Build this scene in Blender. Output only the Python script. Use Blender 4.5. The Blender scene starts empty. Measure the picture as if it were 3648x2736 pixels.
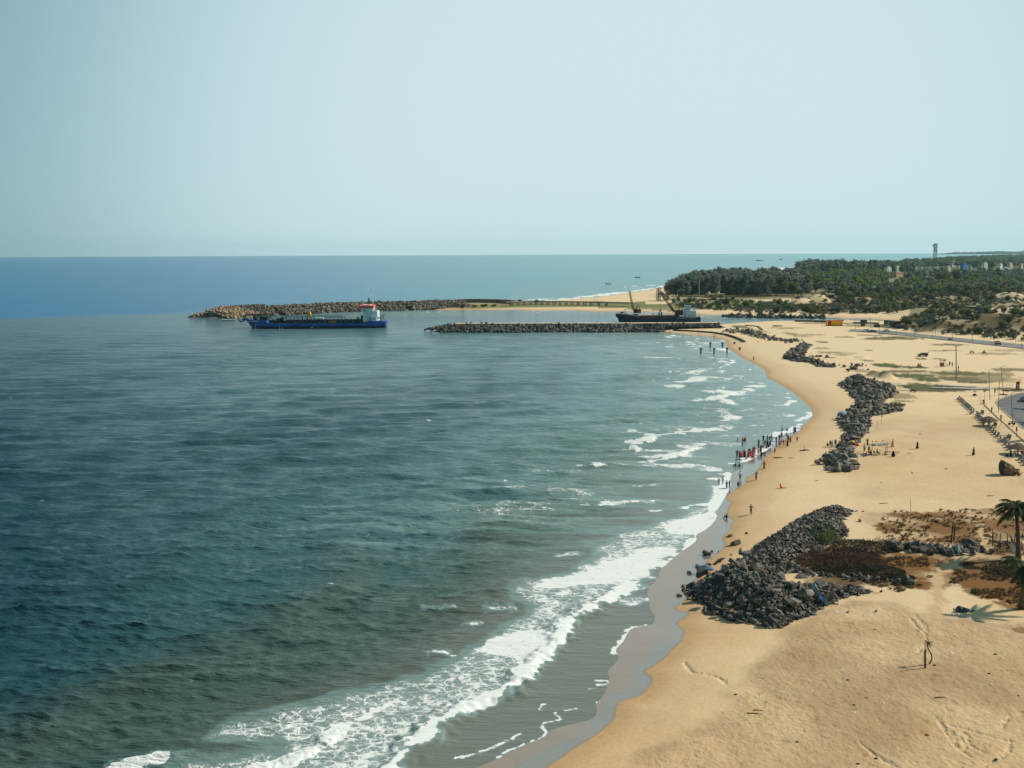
import bpy, bmesh, math, random
import numpy as np
from mathutils import Vector, Matrix, noise as mnoise
SC = bpy.context.scene
R = math.radians
# ------------------------------------------------------------------ camera
CAM_H, FPX = 45.0, 3580.0
PITCH = math.atan((1368 - 894) / FPX)
ROLL = R(-0.235)
cam = bpy.data.objects.new('camera', bpy.data.cameras.new('camera'))
SC.collection.objects.link(cam)
SC.camera = cam
CM = Matrix.Rotation(R(90) - PITCH, 3, 'X') @ Matrix.Rotation(ROLL, 3, 'Z')
cam.matrix_world = Matrix.Translation((0, 0, CAM_H)) @ CM.to_4x4()
cam.data.sensor_width = 36.0
cam.data.lens = 36.0 * FPX / 3648.0
cam.data.clip_start = 1.0
cam.data.clip_end = 60000.0
# ------------------------------------------------------------------ light
SUN_AZ, SUN_EL = R(74), R(38)           # azimuth clockwise from +Y (the view direction)
sun_dir = Vector((math.sin(SUN_AZ) * math.cos(SUN_EL), math.cos(SUN_AZ) * math.cos(SUN_EL), math.sin(SUN_EL)))
sl = bpy.data.lights.new('sun', 'SUN')
sl.energy = 4.9
sl.angle = R(0.5)
sl.color = (1.0, 0.90, 0.77)
so = bpy.data.objects.new('sun', sl)
SC.collection.objects.link(so)
so.rotation_euler = sun_dir.to_track_quat('Z', 'Y').to_euler()
world = bpy.data.worlds.new('World')
SC.world = world
world.use_nodes = True
wt = world.node_tree
for n in list(wt.nodes):
    wt.nodes.remove(n)
def wn(t, **k):
    n = wt.nodes.new(t)
    for a, b in k.items():
        setattr(n, a, b)
    return n
w_out = wn('ShaderNodeOutputWorld')
w_bg = wn('ShaderNodeBackground')
w_sky = wn('ShaderNodeTexSky', sky_type='NISHITA', sun_disc=False, sun_elevation=SUN_EL, sun_rotation=SUN_AZ,
           altitude=40.0, air_density=1.0, dust_density=1.0, ozone_density=1.5)
w_tc = wn('ShaderNodeTexCoord')
# a hazy tropical sky: the blue of the clear-air model is veiled towards the horizon and round one bright patch of haze
w_dot = wn('ShaderNodeVectorMath', operation='DOT_PRODUCT')
hz = Vector((0.13, 1.0, 0.05)).normalized()
w_dot.inputs[1].default_value = hz
w_nrm = wn('ShaderNodeVectorMath', operation='NORMALIZE')
wt.links.new(w_tc.outputs['Generated'], w_nrm.inputs[0])
wt.links.new(w_nrm.outputs[0], w_dot.inputs[0])
w_map = wn('ShaderNodeMapRange', interpolation_type='SMOOTHERSTEP')
w_map.inputs['From Min'].default_value = 0.77
w_map.inputs['From Max'].default_value = 1.004
w_map.inputs['To Min'].default_value = 0.0
w_map.inputs['To Max'].default_value = 1.0
wt.links.new(w_dot.outputs['Value'], w_map.inputs['Value'])
w_tint = wn('ShaderNodeMix', data_type='RGBA', blend_type='MULTIPLY')
w_tint.inputs[0].default_value = 1.0
w_tint.inputs[7].default_value = (0.62, 0.86, 0.72, 1)
wt.links.new(w_sky.outputs[0], w_tint.inputs[6])
w_veil = wn('ShaderNodeMix', data_type='RGBA', blend_type='MIX')
w_vm = wn('ShaderNodeMapRange', interpolation_type='SMOOTHSTEP')
for i_, v_ in ((1, .40), (2, .82), (3, .22), (4, .8)): w_vm.inputs[i_].default_value = v_
wt.links.new(w_dot.outputs['Value'], w_vm.inputs[0])
wt.links.new(w_vm.outputs[0], w_veil.inputs[0])
w_veil.inputs[7].default_value = (2.6, 4.5, 5.3, 1)
wt.links.new(w_tint.outputs[2], w_veil.inputs[6])
w_mix = wn('ShaderNodeMix', data_type='RGBA', blend_type='MIX')
w_mix.inputs[7].default_value = (6.2, 8.0, 8.4, 1)
w_fac = wn('ShaderNodeMath', operation='MULTIPLY')
w_fac.inputs[1].default_value = 0.97
wt.links.new(w_map.outputs[0], w_fac.inputs[0])
wt.links.new(w_fac.outputs[0], w_mix.inputs[0])
wt.links.new(w_veil.outputs[2], w_mix.inputs[6])
wt.links.new(w_mix.outputs[2], w_bg.inputs['Color'])
w_bg.inputs['Strength'].default_value = 0.10
wt.links.new(w_bg.outputs[0], w_out.inputs['Surface'])
SC.view_settings.view_transform = 'Standard'
SC.view_settings.look = 'None'
SC.view_settings.exposure = 0.0
SC.view_settings.gamma = 1.0
SC.render.engine = 'CYCLES'
SC.cycles.max_bounces = 5
SC.cycles.diffuse_bounces = 2
SC.cycles.glossy_bounces = 2
SC.cycles.transmission_bounces = 2
SC.cycles.volume_bounces = 0
SC.cycles.transparent_max_bounces = 6
SC.cycles.caustics_reflective = False
SC.cycles.caustics_refractive = False
SC.cycles.sample_clamp_indirect = 4.0
# ------------------------------------------------------------------ helpers
C = bpy.data.collections.new('scene')
SC.collection.children.link(C)
def ray(px, py):
    return CM @ Vector(((px - 1824) / FPX, -(py - 1368) / FPX, -1.0))
def at0(px, py, z=0.0):
    """point of the level z seen at a pixel of the 3648 x 2736 photograph"""
    d = ray(px, py)
    t = (z - CAM_H) / d.z
    return (d.x * t, d.y * t)
def lerp(a, b, t):
    return a + (b - a) * t
def sstep(a, b, x):
    t = np.clip((x - a) / (b - a), 0, 1)
    return t * t * (3 - 2 * t)
def hash2(i, j, s):
    n = (i.astype(np.int64) * 374761393 + j.astype(np.int64) * 668265263 + s * 1274126177) & 0xffffffff
    n = ((n ^ (n >> 13)) * 1274126177) & 0xffffffff
    n = n ^ (n >> 16)
    return (n & 0xffff).astype(np.float32) / 65535.0
def vnoise(x, y, s=0):
    xi, yi = np.floor(x), np.floor(y)
    fx, fy = (x - xi).astype(np.float32), (y - yi).astype(np.float32)
    fx = fx * fx * (3 - 2 * fx)
    fy = fy * fy * (3 - 2 * fy)
    xi = xi.astype(np.int64)
    yi = yi.astype(np.int64)
    a, b = hash2(xi, yi, s), hash2(xi + 1, yi, s)
    c, d = hash2(xi, yi + 1, s), hash2(xi + 1, yi + 1, s)
    return (a + (b - a) * fx) * (1 - fy) + (c + (d - c) * fx) * fy
def fbm(x, y, s=0, o=4):
    t, a, n = 0, 1.0, 0
    for k in range(o):
        t = t + a * vnoise(x * 2 ** k + 17.3 * k, y * 2 ** k - 9.1 * k, s + k)
        n += a
        a *= 0.5
    return t / n - 0.5
def inside(x, y, poly):
    r = np.zeros(x.shape, bool)
    n = len(poly)
    for i in range(n):
        x0, y0 = poly[i]
        x1, y1 = poly[(i + 1) % n]
        if y0 == y1:
            continue
        c = ((y0 > y) != (y1 > y)) & (x < (x1 - x0) * (y - y0) / (y1 - y0) + x0)
        r ^= c
    return r
def pdist(x, y, poly, closed=False):
    d = np.full(x.shape, 1e18, np.float64)
    n = len(poly)
    for i in range(n if closed else n - 1):
        x0, y0 = poly[i]
        x1, y1 = poly[(i + 1) % n]
        dx, dy = x1 - x0, y1 - y0
        L = dx * dx + dy * dy + 1e-9
        t = np.clip(((x - x0) * dx + (y - y0) * dy) / L, 0, 1)
        e = (x - x0 - t * dx) ** 2 + (y - y0 - t * dy) ** 2
        np.minimum(d, e, out=d)
    return np.sqrt(d)
def smooth_poly(p, it=1, closed=False):
    for _ in range(it):
        q = []
        n = len(p)
        for i in range(n if closed else n - 1):
            a, b = p[i], p[(i + 1) % n]
            q += [(a[0] * .75 + b[0] * .25, a[1] * .75 + b[1] * .25), (a[0] * .25 + b[0] * .75, a[1] * .25 + b[1] * .75)]
        if not closed:
            q = [p[0]] + q + [p[-1]]
        p = q
    return p
W = lambda pts, z=0.0: [at0(a, b, z) for a, b in pts]
# ------------------------------------------------------------------ shore lines (pixels of the photograph on the sea level)
LINE_B = [(1560, 2830), (1650, 2752), (1769, 2706), (1829, 2671), (1885, 2646), (1940, 2626), (1952, 2604), (2030, 2580), (2105, 2566),
 (2128, 2540), (2122, 2505), (2150, 2480), (2165, 2440), (2172, 2412), (2160, 2395), (2200, 2355), (2205, 2335), (2190, 2318), (2205, 2300),
 (2222, 2283), (2235, 2255), (2250, 2237), (2293, 2230), (2330, 2222), (2335, 2190), (2318, 2177), (2313, 2142), (2303, 2101), (2345, 2060),
 (2350, 2030), (2385, 2005), (2420, 1970), (2453, 1948), (2484, 1924), (2475, 1906), (2523, 1882), (2557, 1842), (2548, 1827), (2560, 1809),
 (2578, 1779), (2590, 1758), (2606, 1728), (2600, 1700), (2612, 1680), (2652, 1667), (2645, 1652), (2687, 1632), (2746, 1596), (2768, 1571),
 (2824, 1543), (2855, 1528), (2849, 1518), (2887, 1495), (2897, 1478), (2880, 1450), (2831, 1408), (2801, 1384), (2752, 1357), (2720, 1343),
 (2726, 1322), (2690, 1303), (2650, 1284), (2625, 1272), (2600, 1252), (2580, 1238), (2584, 1225), (2582, 1213), (2536, 1202), (2481, 1197),
 (2400, 1190), (2330, 1184)]
LINE_A = [(1760, 2900), (1870, 2790), (1980, 2716), (2041, 2671), (2076, 2650), (2126, 2620), (2157, 2590), (2188, 2560), (2190, 2525), (2202, 2500),
 (2273, 2487), (2303, 2459), (2322, 2434), (2318, 2411), (2285, 2399), (2333, 2373), (2368, 2348), (2389, 2323), (2429, 2288), (2429, 2268),
 (2441, 2255), (2414, 2232), (2409, 2220), (2452, 2197), (2453, 2187), (2394, 2174), (2424, 2152), (2459, 2127), (2475, 2080), (2500, 2030),
 (2526, 1999), (2578, 1960), (2583, 1935), (2569, 1918), (2608, 1885), (2600, 1870), (2621, 1855), (2593, 1845), (2591, 1809), (2611, 1793),
 (2588, 1782), (2589, 1766), (2619, 1746), (2662, 1725), (2654, 1705), (2692, 1688), (2710, 1662), (2722, 1632), (2755, 1605), (2790, 1575),
 (2829, 1546), (2857, 1530), (2852, 1519), (2889, 1496), (2900, 1478), (2886, 1450), (2840, 1408), (2806, 1384), (2756, 1356), (2726, 1343),
 (2732, 1322), (2700, 1303), (2668, 1286), (2641, 1275), (2617, 1256), (2590, 1239), (2588, 1225), (2584, 1212), (2536, 1200), (2481, 1196),
 (2400, 1188), (2330, 1182)]
REST = [(2330, 1166), (2553, 1157), (2648, 1150), (2759, 1144), (2870, 1145), (3000, 1145), (3120, 1147), (3214, 1145),
 (3120, 1139), (2984, 1134), (2933, 1131), (2838, 1130), (2700, 1131), (2640, 1128), (2600, 1126), (2490, 1122), (2400, 1117), (2300, 1112),
 (2100, 1109), (1860, 1106), (1697, 1104), (1550, 1105), (1540, 1080), (1700, 1078), (1850, 1078), (1946, 1073), (2080, 1063), (2150, 1056), (2245, 1042), (2315, 1033),
 (2381, 1022), (2500, 1004), (2600, 987), (2700, 974), (2759, 966), (2822, 953), (2950, 943), (3150, 933), (3330, 924), (3450, 916), (3560, 911), (3640, 909)]
FAR_RIGHT = [(14000, 9500), (14000, -300), (-30, -300), (-20, 30)]
PB = smooth_poly(W(LINE_B), 1) + W(REST) + FAR_RIGHT
PA = smooth_poly(W(LINE_A), 1) + W(REST) + FAR_RIGHT
# hills, dunes and heaps: (px, py of the foot, half width px, half depth m, height m)
HILLS = [(2852, 1087, 54, 13, 5.0), (2912, 1081, 52, 14, 7.0), (3560, 1175, 230, 30, 8.5), (3420, 1180, 150, 22, 6.0), (3230, 1165, 90, 18, 3.0),
 (3620, 1135, 220, 40, 7.0), (3330, 1120, 170, 35, 4.0), (2560, 1085, 120, 25, 2.5), (2450, 1085, 80, 20, 1.8),
 (3600, 1065, 70, 25, 6.0), (3400, 1070, 120, 25, 3.0), (3060, 1075, 100, 30, 3.0), (3110, 1335, 26, 5, 1.6), (3155, 1343, 34, 5, 1.9),
 (3095, 1188, 40, 7, 1.6), (3010, 1142, 200, 6, .8), (3480, 1230, 40, 4, .6), (3070, 1275, 26, 5, .8)]
HILLW = []
for (a, b, hw, hd, hh) in HILLS:
    x, y = at0(a, b, 1.8)
    HILLW.append((x, y, hw * math.hypot(x, y) / FPX, hd, hh))
ROAD_PX = [(3060, 1182), (3140, 1184), (3250, 1193), (3360, 1205), (3450, 1215), (3560, 1228), (3660, 1240), (3800, 1258)]
ROADW = W(ROAD_PX, 1.9)
def height(x, y):
    x = np.asarray(x, np.float64)
    y = np.asarray(y, np.float64)
    sb = pdist(x, y, PB, True)
    sb = np.where(inside(x, y, PB), sb, -sb)
    sa = pdist(x, y, PA, True)
    sa = np.where(inside(x, y, PA), sa, -sa)
    return hmodel(x, y, sb, sa), sb, sa
def hmodel(x, y, sb, sa):
    h = np.where(sb < 0, np.maximum(0.07 * sb, -2.5), 0.035 * np.clip(sb, 0, 9))
    p = np.maximum(sa, 0)
    h = h + 1.55 * (1 - np.exp(-p / 16.0))
    h = h + 0.5 * fbm(x / 31.0, y / 31.0, 3, 3) * sstep(8, 60, sa)
    far = sstep(620, 1100, y) * sstep(5, 60, sa)
    h = h + far * (1.2 + 3.0 * fbm(x / 90.0, y / 90.0, 11, 4))
    hl = np.zeros_like(h)
    for (cx, cy, rx, ry, hh) in HILLW:
        q = np.sqrt(((x - cx) / rx) ** 2 + ((y - cy) / ry) ** 2)
        q = q + 0.35 * (vnoise(x / 9.0, y / 9.0, 5) - .5)
        hl = np.maximum(hl, hh * (1 - sstep(0.15, 1.05, q)))
    rd = sstep(7, 13, pdist(x, y, ROADW))
    h = h + hl * sstep(2, 10, sa) * rd
    return h
def hz1(x, y):
    return float(height(np.array([x]), np.array([y]))[0][0])
def g(px, py, dz=0.0):
    """the point of the ground seen at a pixel"""
    z = 1.5
    for _ in range(7):
        x, y = at0(px, py, z)
        z = lerp(z, max(hz1(x, y), 0.0), 0.8)
    return Vector((x, y, z + dz))
def mpp(p):
    """metres per pixel at a point"""
    f = CM @ Vector((0, 0, -1))
    return (Vector(p) - Vector((0, 0, CAM_H))).dot(f) / FPX
# ------------------------------------------------------------------ materials
MATS = {}
def mat(name, col=(.5, .5, .5), rough=.8, metal=0.0, var=0.0, vscale=3.0, bump=0.0, bscale=20.0, spec=0.3, col2=None, coord='Object', emit=None):
    if name in MATS:
        return MATS[name]
    m = bpy.data.materials.new(name)
    m.use_nodes = True
    t = m.node_tree
    b = t.nodes['Principled BSDF']
    b.inputs['Base Color'].default_value = (*col, 1)
    b.inputs['Roughness'].default_value = rough
    b.inputs['Metallic'].default_value = metal
    b.inputs['Specular IOR Level'].default_value = spec
    if var > 0 or bump > 0 or col2:
        tc = t.nodes.new('ShaderNodeTexCoord')
        nz = t.nodes.new('ShaderNodeTexNoise')
        nz.inputs['Scale'].default_value = vscale
        nz.inputs['Detail'].default_value = 4
        t.links.new(tc.outputs[coord], nz.inputs['Vector'])
        if var > 0 or col2:
            rp = t.nodes.new('ShaderNodeValToRGB')
            c2 = col2 or tuple(c * (1 - var) for c in col)
            c1 = col if col2 else tuple(min(1, c * (1 + var)) for c in col)
            rp.color_ramp.elements[0].color = (*c2, 1)
            rp.color_ramp.elements[0].position = .36
            rp.color_ramp.elements[1].color = (*c1, 1)
            rp.color_ramp.elements[1].position = .64
            t.links.new(nz.outputs['Fac'], rp.inputs[0])
            t.links.new(rp.outputs[0], b.inputs['Base Color'])
        if bump > 0:
            n2 = t.nodes.new('ShaderNodeTexNoise')
            n2.inputs['Scale'].default_value = bscale
            n2.inputs['Detail'].default_value = 3
            t.links.new(tc.outputs[coord], n2.inputs['Vector'])
            bp = t.nodes.new('ShaderNodeBump')
            bp.inputs['Strength'].default_value = bump
            bp.inputs['Distance'].default_value = .05
            t.links.new(n2.outputs['Fac'], bp.inputs['Height'])
            t.links.new(bp.outputs[0], b.inputs['Normal'])
    MATS[name] = m
    return m
def tag(o, label=None, cat=None, group=None, kind=None):
    if label: o['label'] = label
    if cat: o['category'] = cat
    if group: o['group'] = group
    if kind: o['kind'] = kind
    return o
def mesh_np(name, verts, faces, smooth=False):
    """verts (n,3), faces (m,4) or (m,3) arrays"""
    me = bpy.data.meshes.new(name)
    nv, nf, k = len(verts), len(faces), faces.shape[1]
    me.vertices.add(nv)
    me.vertices.foreach_set('co', np.ascontiguousarray(verts, np.float32).ravel())
    me.loops.add(nf * k)
    me.polygons.add(nf)
    me.loops.foreach_set('vertex_index', np.ascontiguousarray(faces, np.int32).ravel())
    me.polygons.foreach_set('loop_start', np.arange(0, nf * k, k, dtype=np.int32))
    me.polygons.foreach_set('use_smooth', np.full(nf, smooth, bool))
    me.update(calc_edges=True)
    return me
def add_attr(me, name, arr):
    if arr.ndim == 2:
        a = me.color_attributes.new(name, 'FLOAT_COLOR', 'POINT')
        c = np.ones((len(arr), 4), np.float32)
        c[:, :3] = arr
        a.data.foreach_set('color', c.ravel())
    else:
        a = me.attributes.new(name, 'FLOAT', 'POINT')
        a.data.foreach_set('value', arr.astype(np.float32))
def link(o, parent=None):
    C.objects.link(o)
    if parent: o.parent = parent
    return o
# ------------------------------------------------------------------ the two great sheets: ground and sea
def polar(ncol, nrow, a0, a1, edge, r_far, tan_max=0.74, tan_min=None):
    az = np.concatenate([np.linspace(-edge, a0, 40, endpoint=False), np.linspace(a0, a1, ncol), np.linspace(a1, edge, 41)[1:]])
    tmin = CAM_H / r_far
    tn = np.concatenate([np.array([4.5, 2.5, 1.6, 1.2, .95, .82]), np.linspace(tan_max, tmin, nrow)])
    r = CAM_H / tn
    A, RR = np.meshgrid(az, r)
    x = (RR * np.sin(A)).ravel()
    y = (RR * np.cos(A)).ravel()
    nr, nc = A.shape
    i = np.arange(nr * nc).reshape(nr, nc)
    f = np.stack([i[:-1, :-1], i[:-1, 1:], i[1:, 1:], i[1:, :-1]], -1).reshape(-1, 4)[:, ::-1]
    return x, y, f, RR.ravel()
foam_ref = [None]
def band(arr, x, y, pts, width, val=1.0, soft=0.5, z=0.0, w2=None):
    """raise arr along a line; pts in pixels, width in metres (to w2 at its end)"""
    p = smooth_poly(W(pts, z), 2)
    px, py = [a for a, b in p], [b for a, b in p]
    m = (x > min(px) - width * 2) & (x < max(px) + width * 2) & (y > min(py) - width * 2) & (y < max(py) + width * 2)
    xs, ys = x[m], y[m]
    if not len(xs): return
    d = pdist(xs, ys, p)
    d = d + width * 1.1 * (vnoise(xs / (width * 1.3), ys / (width * 1.3), 40) - 0.5) + width * .6 * (vnoise(xs / (width * .35), ys / (width * .35), 42) - 0.5)
    v = val * (1 - sstep(width * (1 - soft), width, d)) * (.78 + .44 * vnoise(xs / (width * .6), ys / (width * .6), 43) if val > .5 and arr is foam_ref[0] else 1)
    v = np.minimum(v, 1)
    arr[m] = np.maximum(arr[m], v)
def area(arr, x, y, pts, val, soft, z=0.0, mode='max'):
    p = smooth_poly(W(pts, z), 1, True)
    px, py = [a for a, b in p], [b for a, b in p]
    m = (x > min(px) - soft) & (x < max(px) + soft) & (y > min(py) - soft) & (y < max(py) + soft)
    xs, ys = x[m], y[m]
    if not len(xs): return
    d = pdist(xs, ys, p, True)
    d = np.where(inside(xs, ys, p), d, -d)
    d = d + soft * 1.2 * (fbm(xs / (soft * 1.5), ys / (soft * 1.5), 41, 3))
    v = val * sstep(-soft * .5, soft * .5, d)
    arr[m] = np.maximum(arr[m], v) if mode == 'max' else lerp(arr[m], val, v / max(val, 1e-6))
# ---- ground
x, y, f, rr = polar(900, 900, R(-8), R(30), R(62), 11800)
cells = [(x[i:i + 200000], y[i:i + 200000]) for i in range(0, len(x), 200000)]
h = np.empty(len(x)); sb = np.empty(len(x)); sa = np.empty(len(x))
i0 = 0
for cx, cy in cells:
    n = len(cx)
    h[i0:i0 + n], sb[i0:i0 + n], sa[i0:i0 + n] = height(cx, cy)
    i0 += n
# far bluffs along the coast on the right
farm = sstep(3800, 5200, y) * sstep(0, 300, sa)
h = h * (1 - farm * .6)
SAND = np.array([0.60, 0.43, 0.242])
DRYPALE = np.array([0.675, 0.525, 0.33])
DAMP = np.array([0.46, 0.29, 0.14])
WETC = np.array([0.235, 0.155, 0.090])
ROUGHC = np.array([0.50, 0.35, 0.19])
BROWN = np.array([0.175, 0.085, 0.028])
GREEN = np.array([0.075, 0.09, 0.032])
OLIVE = np.array([0.15, 0.125, 0.06])
SCRUB = np.array([0.15, 0.14, 0.07])
col = np.tile(SAND, (len(x), 1)).astype(np.float32)
def tint(mask, c):
    global col
    col = col * (1 - mask[:, None]) + c * mask[:, None]
n1 = fbm(x / 14, y / 14, 21, 4)
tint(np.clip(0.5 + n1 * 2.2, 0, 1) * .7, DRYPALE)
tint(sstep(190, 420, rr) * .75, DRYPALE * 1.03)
rough = np.zeros(len(x))
area(rough, x, y, [(2120, 3000), (2235, 2736), (2330, 2640), (2460, 2580), (2570, 2540), (2640, 2470), (2700, 2380), (2800, 2260), (2930, 2200), (3100, 2150), (3400, 2230), (3750, 2240), (3900, 3000)], 1.0, 4.0, 1.4)
rough2 = np.zeros(len(x))
area(rough2, x, y, [(2990, 1560), (3200, 1470), (3700, 1500), (3750, 2150), (3350, 2010), (3180, 1900), (3050, 1850), (3010, 1700)], 0.34, 5.0, 1.4)
rough = np.maximum(rough, rough2)
tint(rough * (0.40 + 0.6 * np.clip(0.5 + 2.5 * fbm(x / 7, y / 7, 31, 4), 0, 1)) * .95, ROUGHC * .92)
dark = rough * sstep(0.02, 0.30, fbm(x / 11 + 3, y / 11, 37, 4) + 0.10)
wr = 4 * rough * (1 - rough) * (rr < 175) * np.clip(.5 + 3 * fbm(x / 3, y / 3, 38, 3), 0, 1)
tint(wr * .5, np.array([.27, .19, .11]))
tint(dark * .55, np.array([0.31, 0.20, 0.10]))
tint((1 - sstep(0.5, 3.5, sa)) * .8, DAMP)
tint((1 - sstep(3, 12, sa + 4 * fbm(x / 5, y / 5, 33))) * .35, DAMP)
# grass, scrub and stained ground
MARK = [  # px, py, half width px, half height px, colour, strength
 (3300, 1380, 95, 14, GREEN, .95), (3215, 1340, 120, 9, GREEN, .8), (3160, 1303, 45, 9, GREEN, .85), (3250, 1310, 50, 5, GREEN, .8), (3220, 1325, 95, 5, OLIVE, .8),
 (3420, 1332, 90, 8, GREEN, .8), (3300, 1352, 40, 9, GREEN, .9), (3400, 1350, 90, 7, OLIVE, .8), (3470, 1362, 60, 7, np.array([.10, .08, .045]), .9), (3480, 1345, 130, 22, OLIVE, .45),
 (3180, 1208, 95, 6, OLIVE, .9), (3200, 1203, 60, 3, GREEN, .7), (3100, 1196, 45, 2, OLIVE, .8), (3015, 1202, 36, 2, OLIVE, .8), (2930, 1220, 20, 3, OLIVE, .9), (3380, 1230, 55, 3, OLIVE, .8), (3370, 1250, 45, 2, OLIVE, .8),
 (3095, 1250, 16, 2, OLIVE, .8), (3280, 1281, 18, 3, GREEN, .8), (3345, 1282, 22, 3, GREEN, .8), (3090, 1287, 20, 3, GREEN, .6), (2960, 1257, 50, 4, OLIVE, .6), (3000, 1265, 30, 3, OLIVE, .6), (3030, 1259, 20, 2, OLIVE, .6),
 (2930, 1242, 30, 3, OLIVE, .6), (2900, 1194, 45, 3, OLIVE, .5), (2820, 1190, 25, 6, OLIVE, .6), (2860, 1199, 30, 3, OLIVE, .5), (3600, 1320, 60, 6, OLIVE, .7), (3560, 1335, 55, 8, OLIVE, .6),
 (3540, 1262, 90, 4, OLIVE, .5), (3600, 1250, 70, 4, BROWN, .4), (3190, 1190, 60, 5, OLIVE, .5),
 (3330, 1392, 120, 6, np.array([.12, .09, .05]), .8), (3600, 1392, 60, 8, OLIVE, .8), (3200, 1410, 60, 12, OLIVE, .55), (3210, 1429, 35, 4, OLIVE, .6), (3190, 1446, 28, 6, GREEN, .75),
 (3060, 1320, 30, 8, OLIVE, .5), (2800, 1170, 60, 3, GREEN, .5), (2700, 1180, 25, 6, GREEN, .6),
 (3480, 1350, 110, 12, OLIVE, .35), (2640, 1165, 28, 7, OLIVE, .8), (2960, 1152, 110, 4, SCRUB, .7), (3090, 1160, 90, 6, SCRUB, .6), (3200, 1165, 80, 6, SCRUB, .6),
 (3160, 1880, 45, 20, BROWN, .8), (3250, 1835, 95, 12, BROWN, .75), (3400, 1880, 120, 28, BROWN, .75), (3440, 1925, 90, 18, BROWN, .85), (3380, 1835, 90, 14, BROWN, .6), (3600, 1880, 90, 35, BROWN, .65), (3560, 1830, 80, 16, BROWN, .5),
 (3350, 1925, 60, 8, BROWN, .8), (3200, 1925, 70, 6, BROWN, .6), (3020, 2060, 100, 40, np.array([.10, .06, .03]), .8), (3220, 2010, 130, 34, BROWN, .85), (3200, 2060, 90, 30, BROWN, .8), (3290, 2085, 60, 16, BROWN, .8), (3420, 2000, 60, 14, BROWN, .7),
 (3560, 2030, 120, 34, np.array([.10, .065, .03]), .8), (3560, 2100, 110, 45, BROWN, .85), (3450, 2080, 40, 18, BROWN, .8), (3610, 2150, 60, 30, BROWN, .75), (3480, 2110, 50, 20, BROWN, .7),
 (2920, 2060, 60, 14, np.array([.2, .13, .07]), .5), (3640, 2250, 30, 12, BROWN, .6), (3420, 1885, 200, 50, BROWN, .45), (3300, 2030, 180, 60, BROWN, .6), (3560, 2080, 150, 75, BROWN, .6), (3180, 1985, 150, 22, BROWN, .6), (3540, 1950, 110, 30, BROWN, .7), (3000, 2010, 120, 45, BROWN, .6), (3340, 2405, 22, 5, BROWN, .35)]
for (a, b, hw, hh, cc, st) in MARK:
    cx, cy = at0(a, b, 1.6)
    y0, y1 = at0(a, b + hh, 1.6)[1], at0(a, b - hh, 1.6)[1]
    rx, ry = hw * math.hypot(cx, cy) / FPX, max((y1 - y0) / 2, .4)
    m = (np.abs(x - cx) < rx * 1.6) & (np.abs(y - cy) < ry * 1.6)
    xs, ys = x[m], y[m]
    q = np.sqrt(((xs - cx) / rx) ** 2 + ((ys - cy) / ry) ** 2)
    sc = max(rx, ry) * .25
    q = q + .9 * fbm(xs / sc, ys / (sc * max(.3, min(1, ry / rx * 1.5))), 51, 4) + .5 * fbm(xs / 1.2, ys / 1.2, 52, 2)
    k = np.minimum((1 - sstep(.75, 1.15, q)) * st * 1.2, .97)
    col[m] = col[m] * (1 - k[:, None]) + cc * k[:, None]
path = np.zeros(len(x))
band(path, x, y, [(3330, 2250), (3340, 2150), (3340, 2080), (3330, 2050), (3400, 2000), (3480, 1970), (3520, 1930), (3490, 1880), (3470, 1840)], 1.3, .95, .6, 1.6)
tint(path * (rough * 0 + 1), SAND * .86)
# land north of the channel
north = ((y > 735) | ((x > 215) & (y > 640))) * sstep(2, 6, sa)
nx = np.clip(0.5 + 3.2 * fbm(x / 26, y / 40, 61, 4), 0, 1)
spit = inside(x, y, W([(1500, 1110), (2000, 1109), (2300, 1112), (2500, 1123), (2660, 1128), (2560, 1118), (2300, 1103), (2060, 1096), (1800, 1098), (1540, 1098)], 1.))
sandy = inside(x, y, W([(1900, 1075), (2340, 1020), (2420, 1018), (2420, 1062), (2340, 1076), (2250, 1082), (2100, 1080), (1950, 1079)], 1.))
sandy |= inside(x, y, W([(2300, 1071), (2900, 1062), (2900, 1070), (2300, 1080)], 3.))
sandy |= inside(x, y, W([(2980, 1118), (3246, 1117), (3230, 1144), (2930, 1130)], 1.2))
nm = north * (1 - spit * 1.0) * (1 - sandy * 1.0)
tint(nm * (.80 + .2 * nx), SCRUB * 1.1)
tint(nm * sstep(.55, .8, np.clip(.5 + 2.5 * fbm(x / 40 + 5, y / 60, 63, 4), 0, 1)) * (y < 1150) * .55, DRYPALE * .62)
tint((y > 1500) * north * .8, np.array([.05, .065, .03]))
tint(nm * (1 - sstep(15, 40, np.abs(y - 790))) * (x < 190) * (x > -40) * .75, np.array([.14, .17, .05]))
for (cx, cy, rx, ry, hh) in HILLW[:2] + HILLW[9:10]:
    q = np.sqrt(((x - cx) / rx) ** 2 + ((y - cy) / ry) ** 2)
    tint((1 - sstep(.8, 1.1, q)) * .95, DRYPALE * .95)
for (cx, cy, rx, ry, hh) in HILLW[2:5]:
    q = np.sqrt(((x - cx) / rx) ** 2 + ((y - cy) / ry) ** 2) + .8 * fbm(x / 12, y / 12, 71)
    tint((1 - sstep(.8, 1.1, q)) * .9, OLIVE * .8)
    tint((1 - sstep(.2, .45, q)) * .55, DRYPALE * .7)
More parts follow.
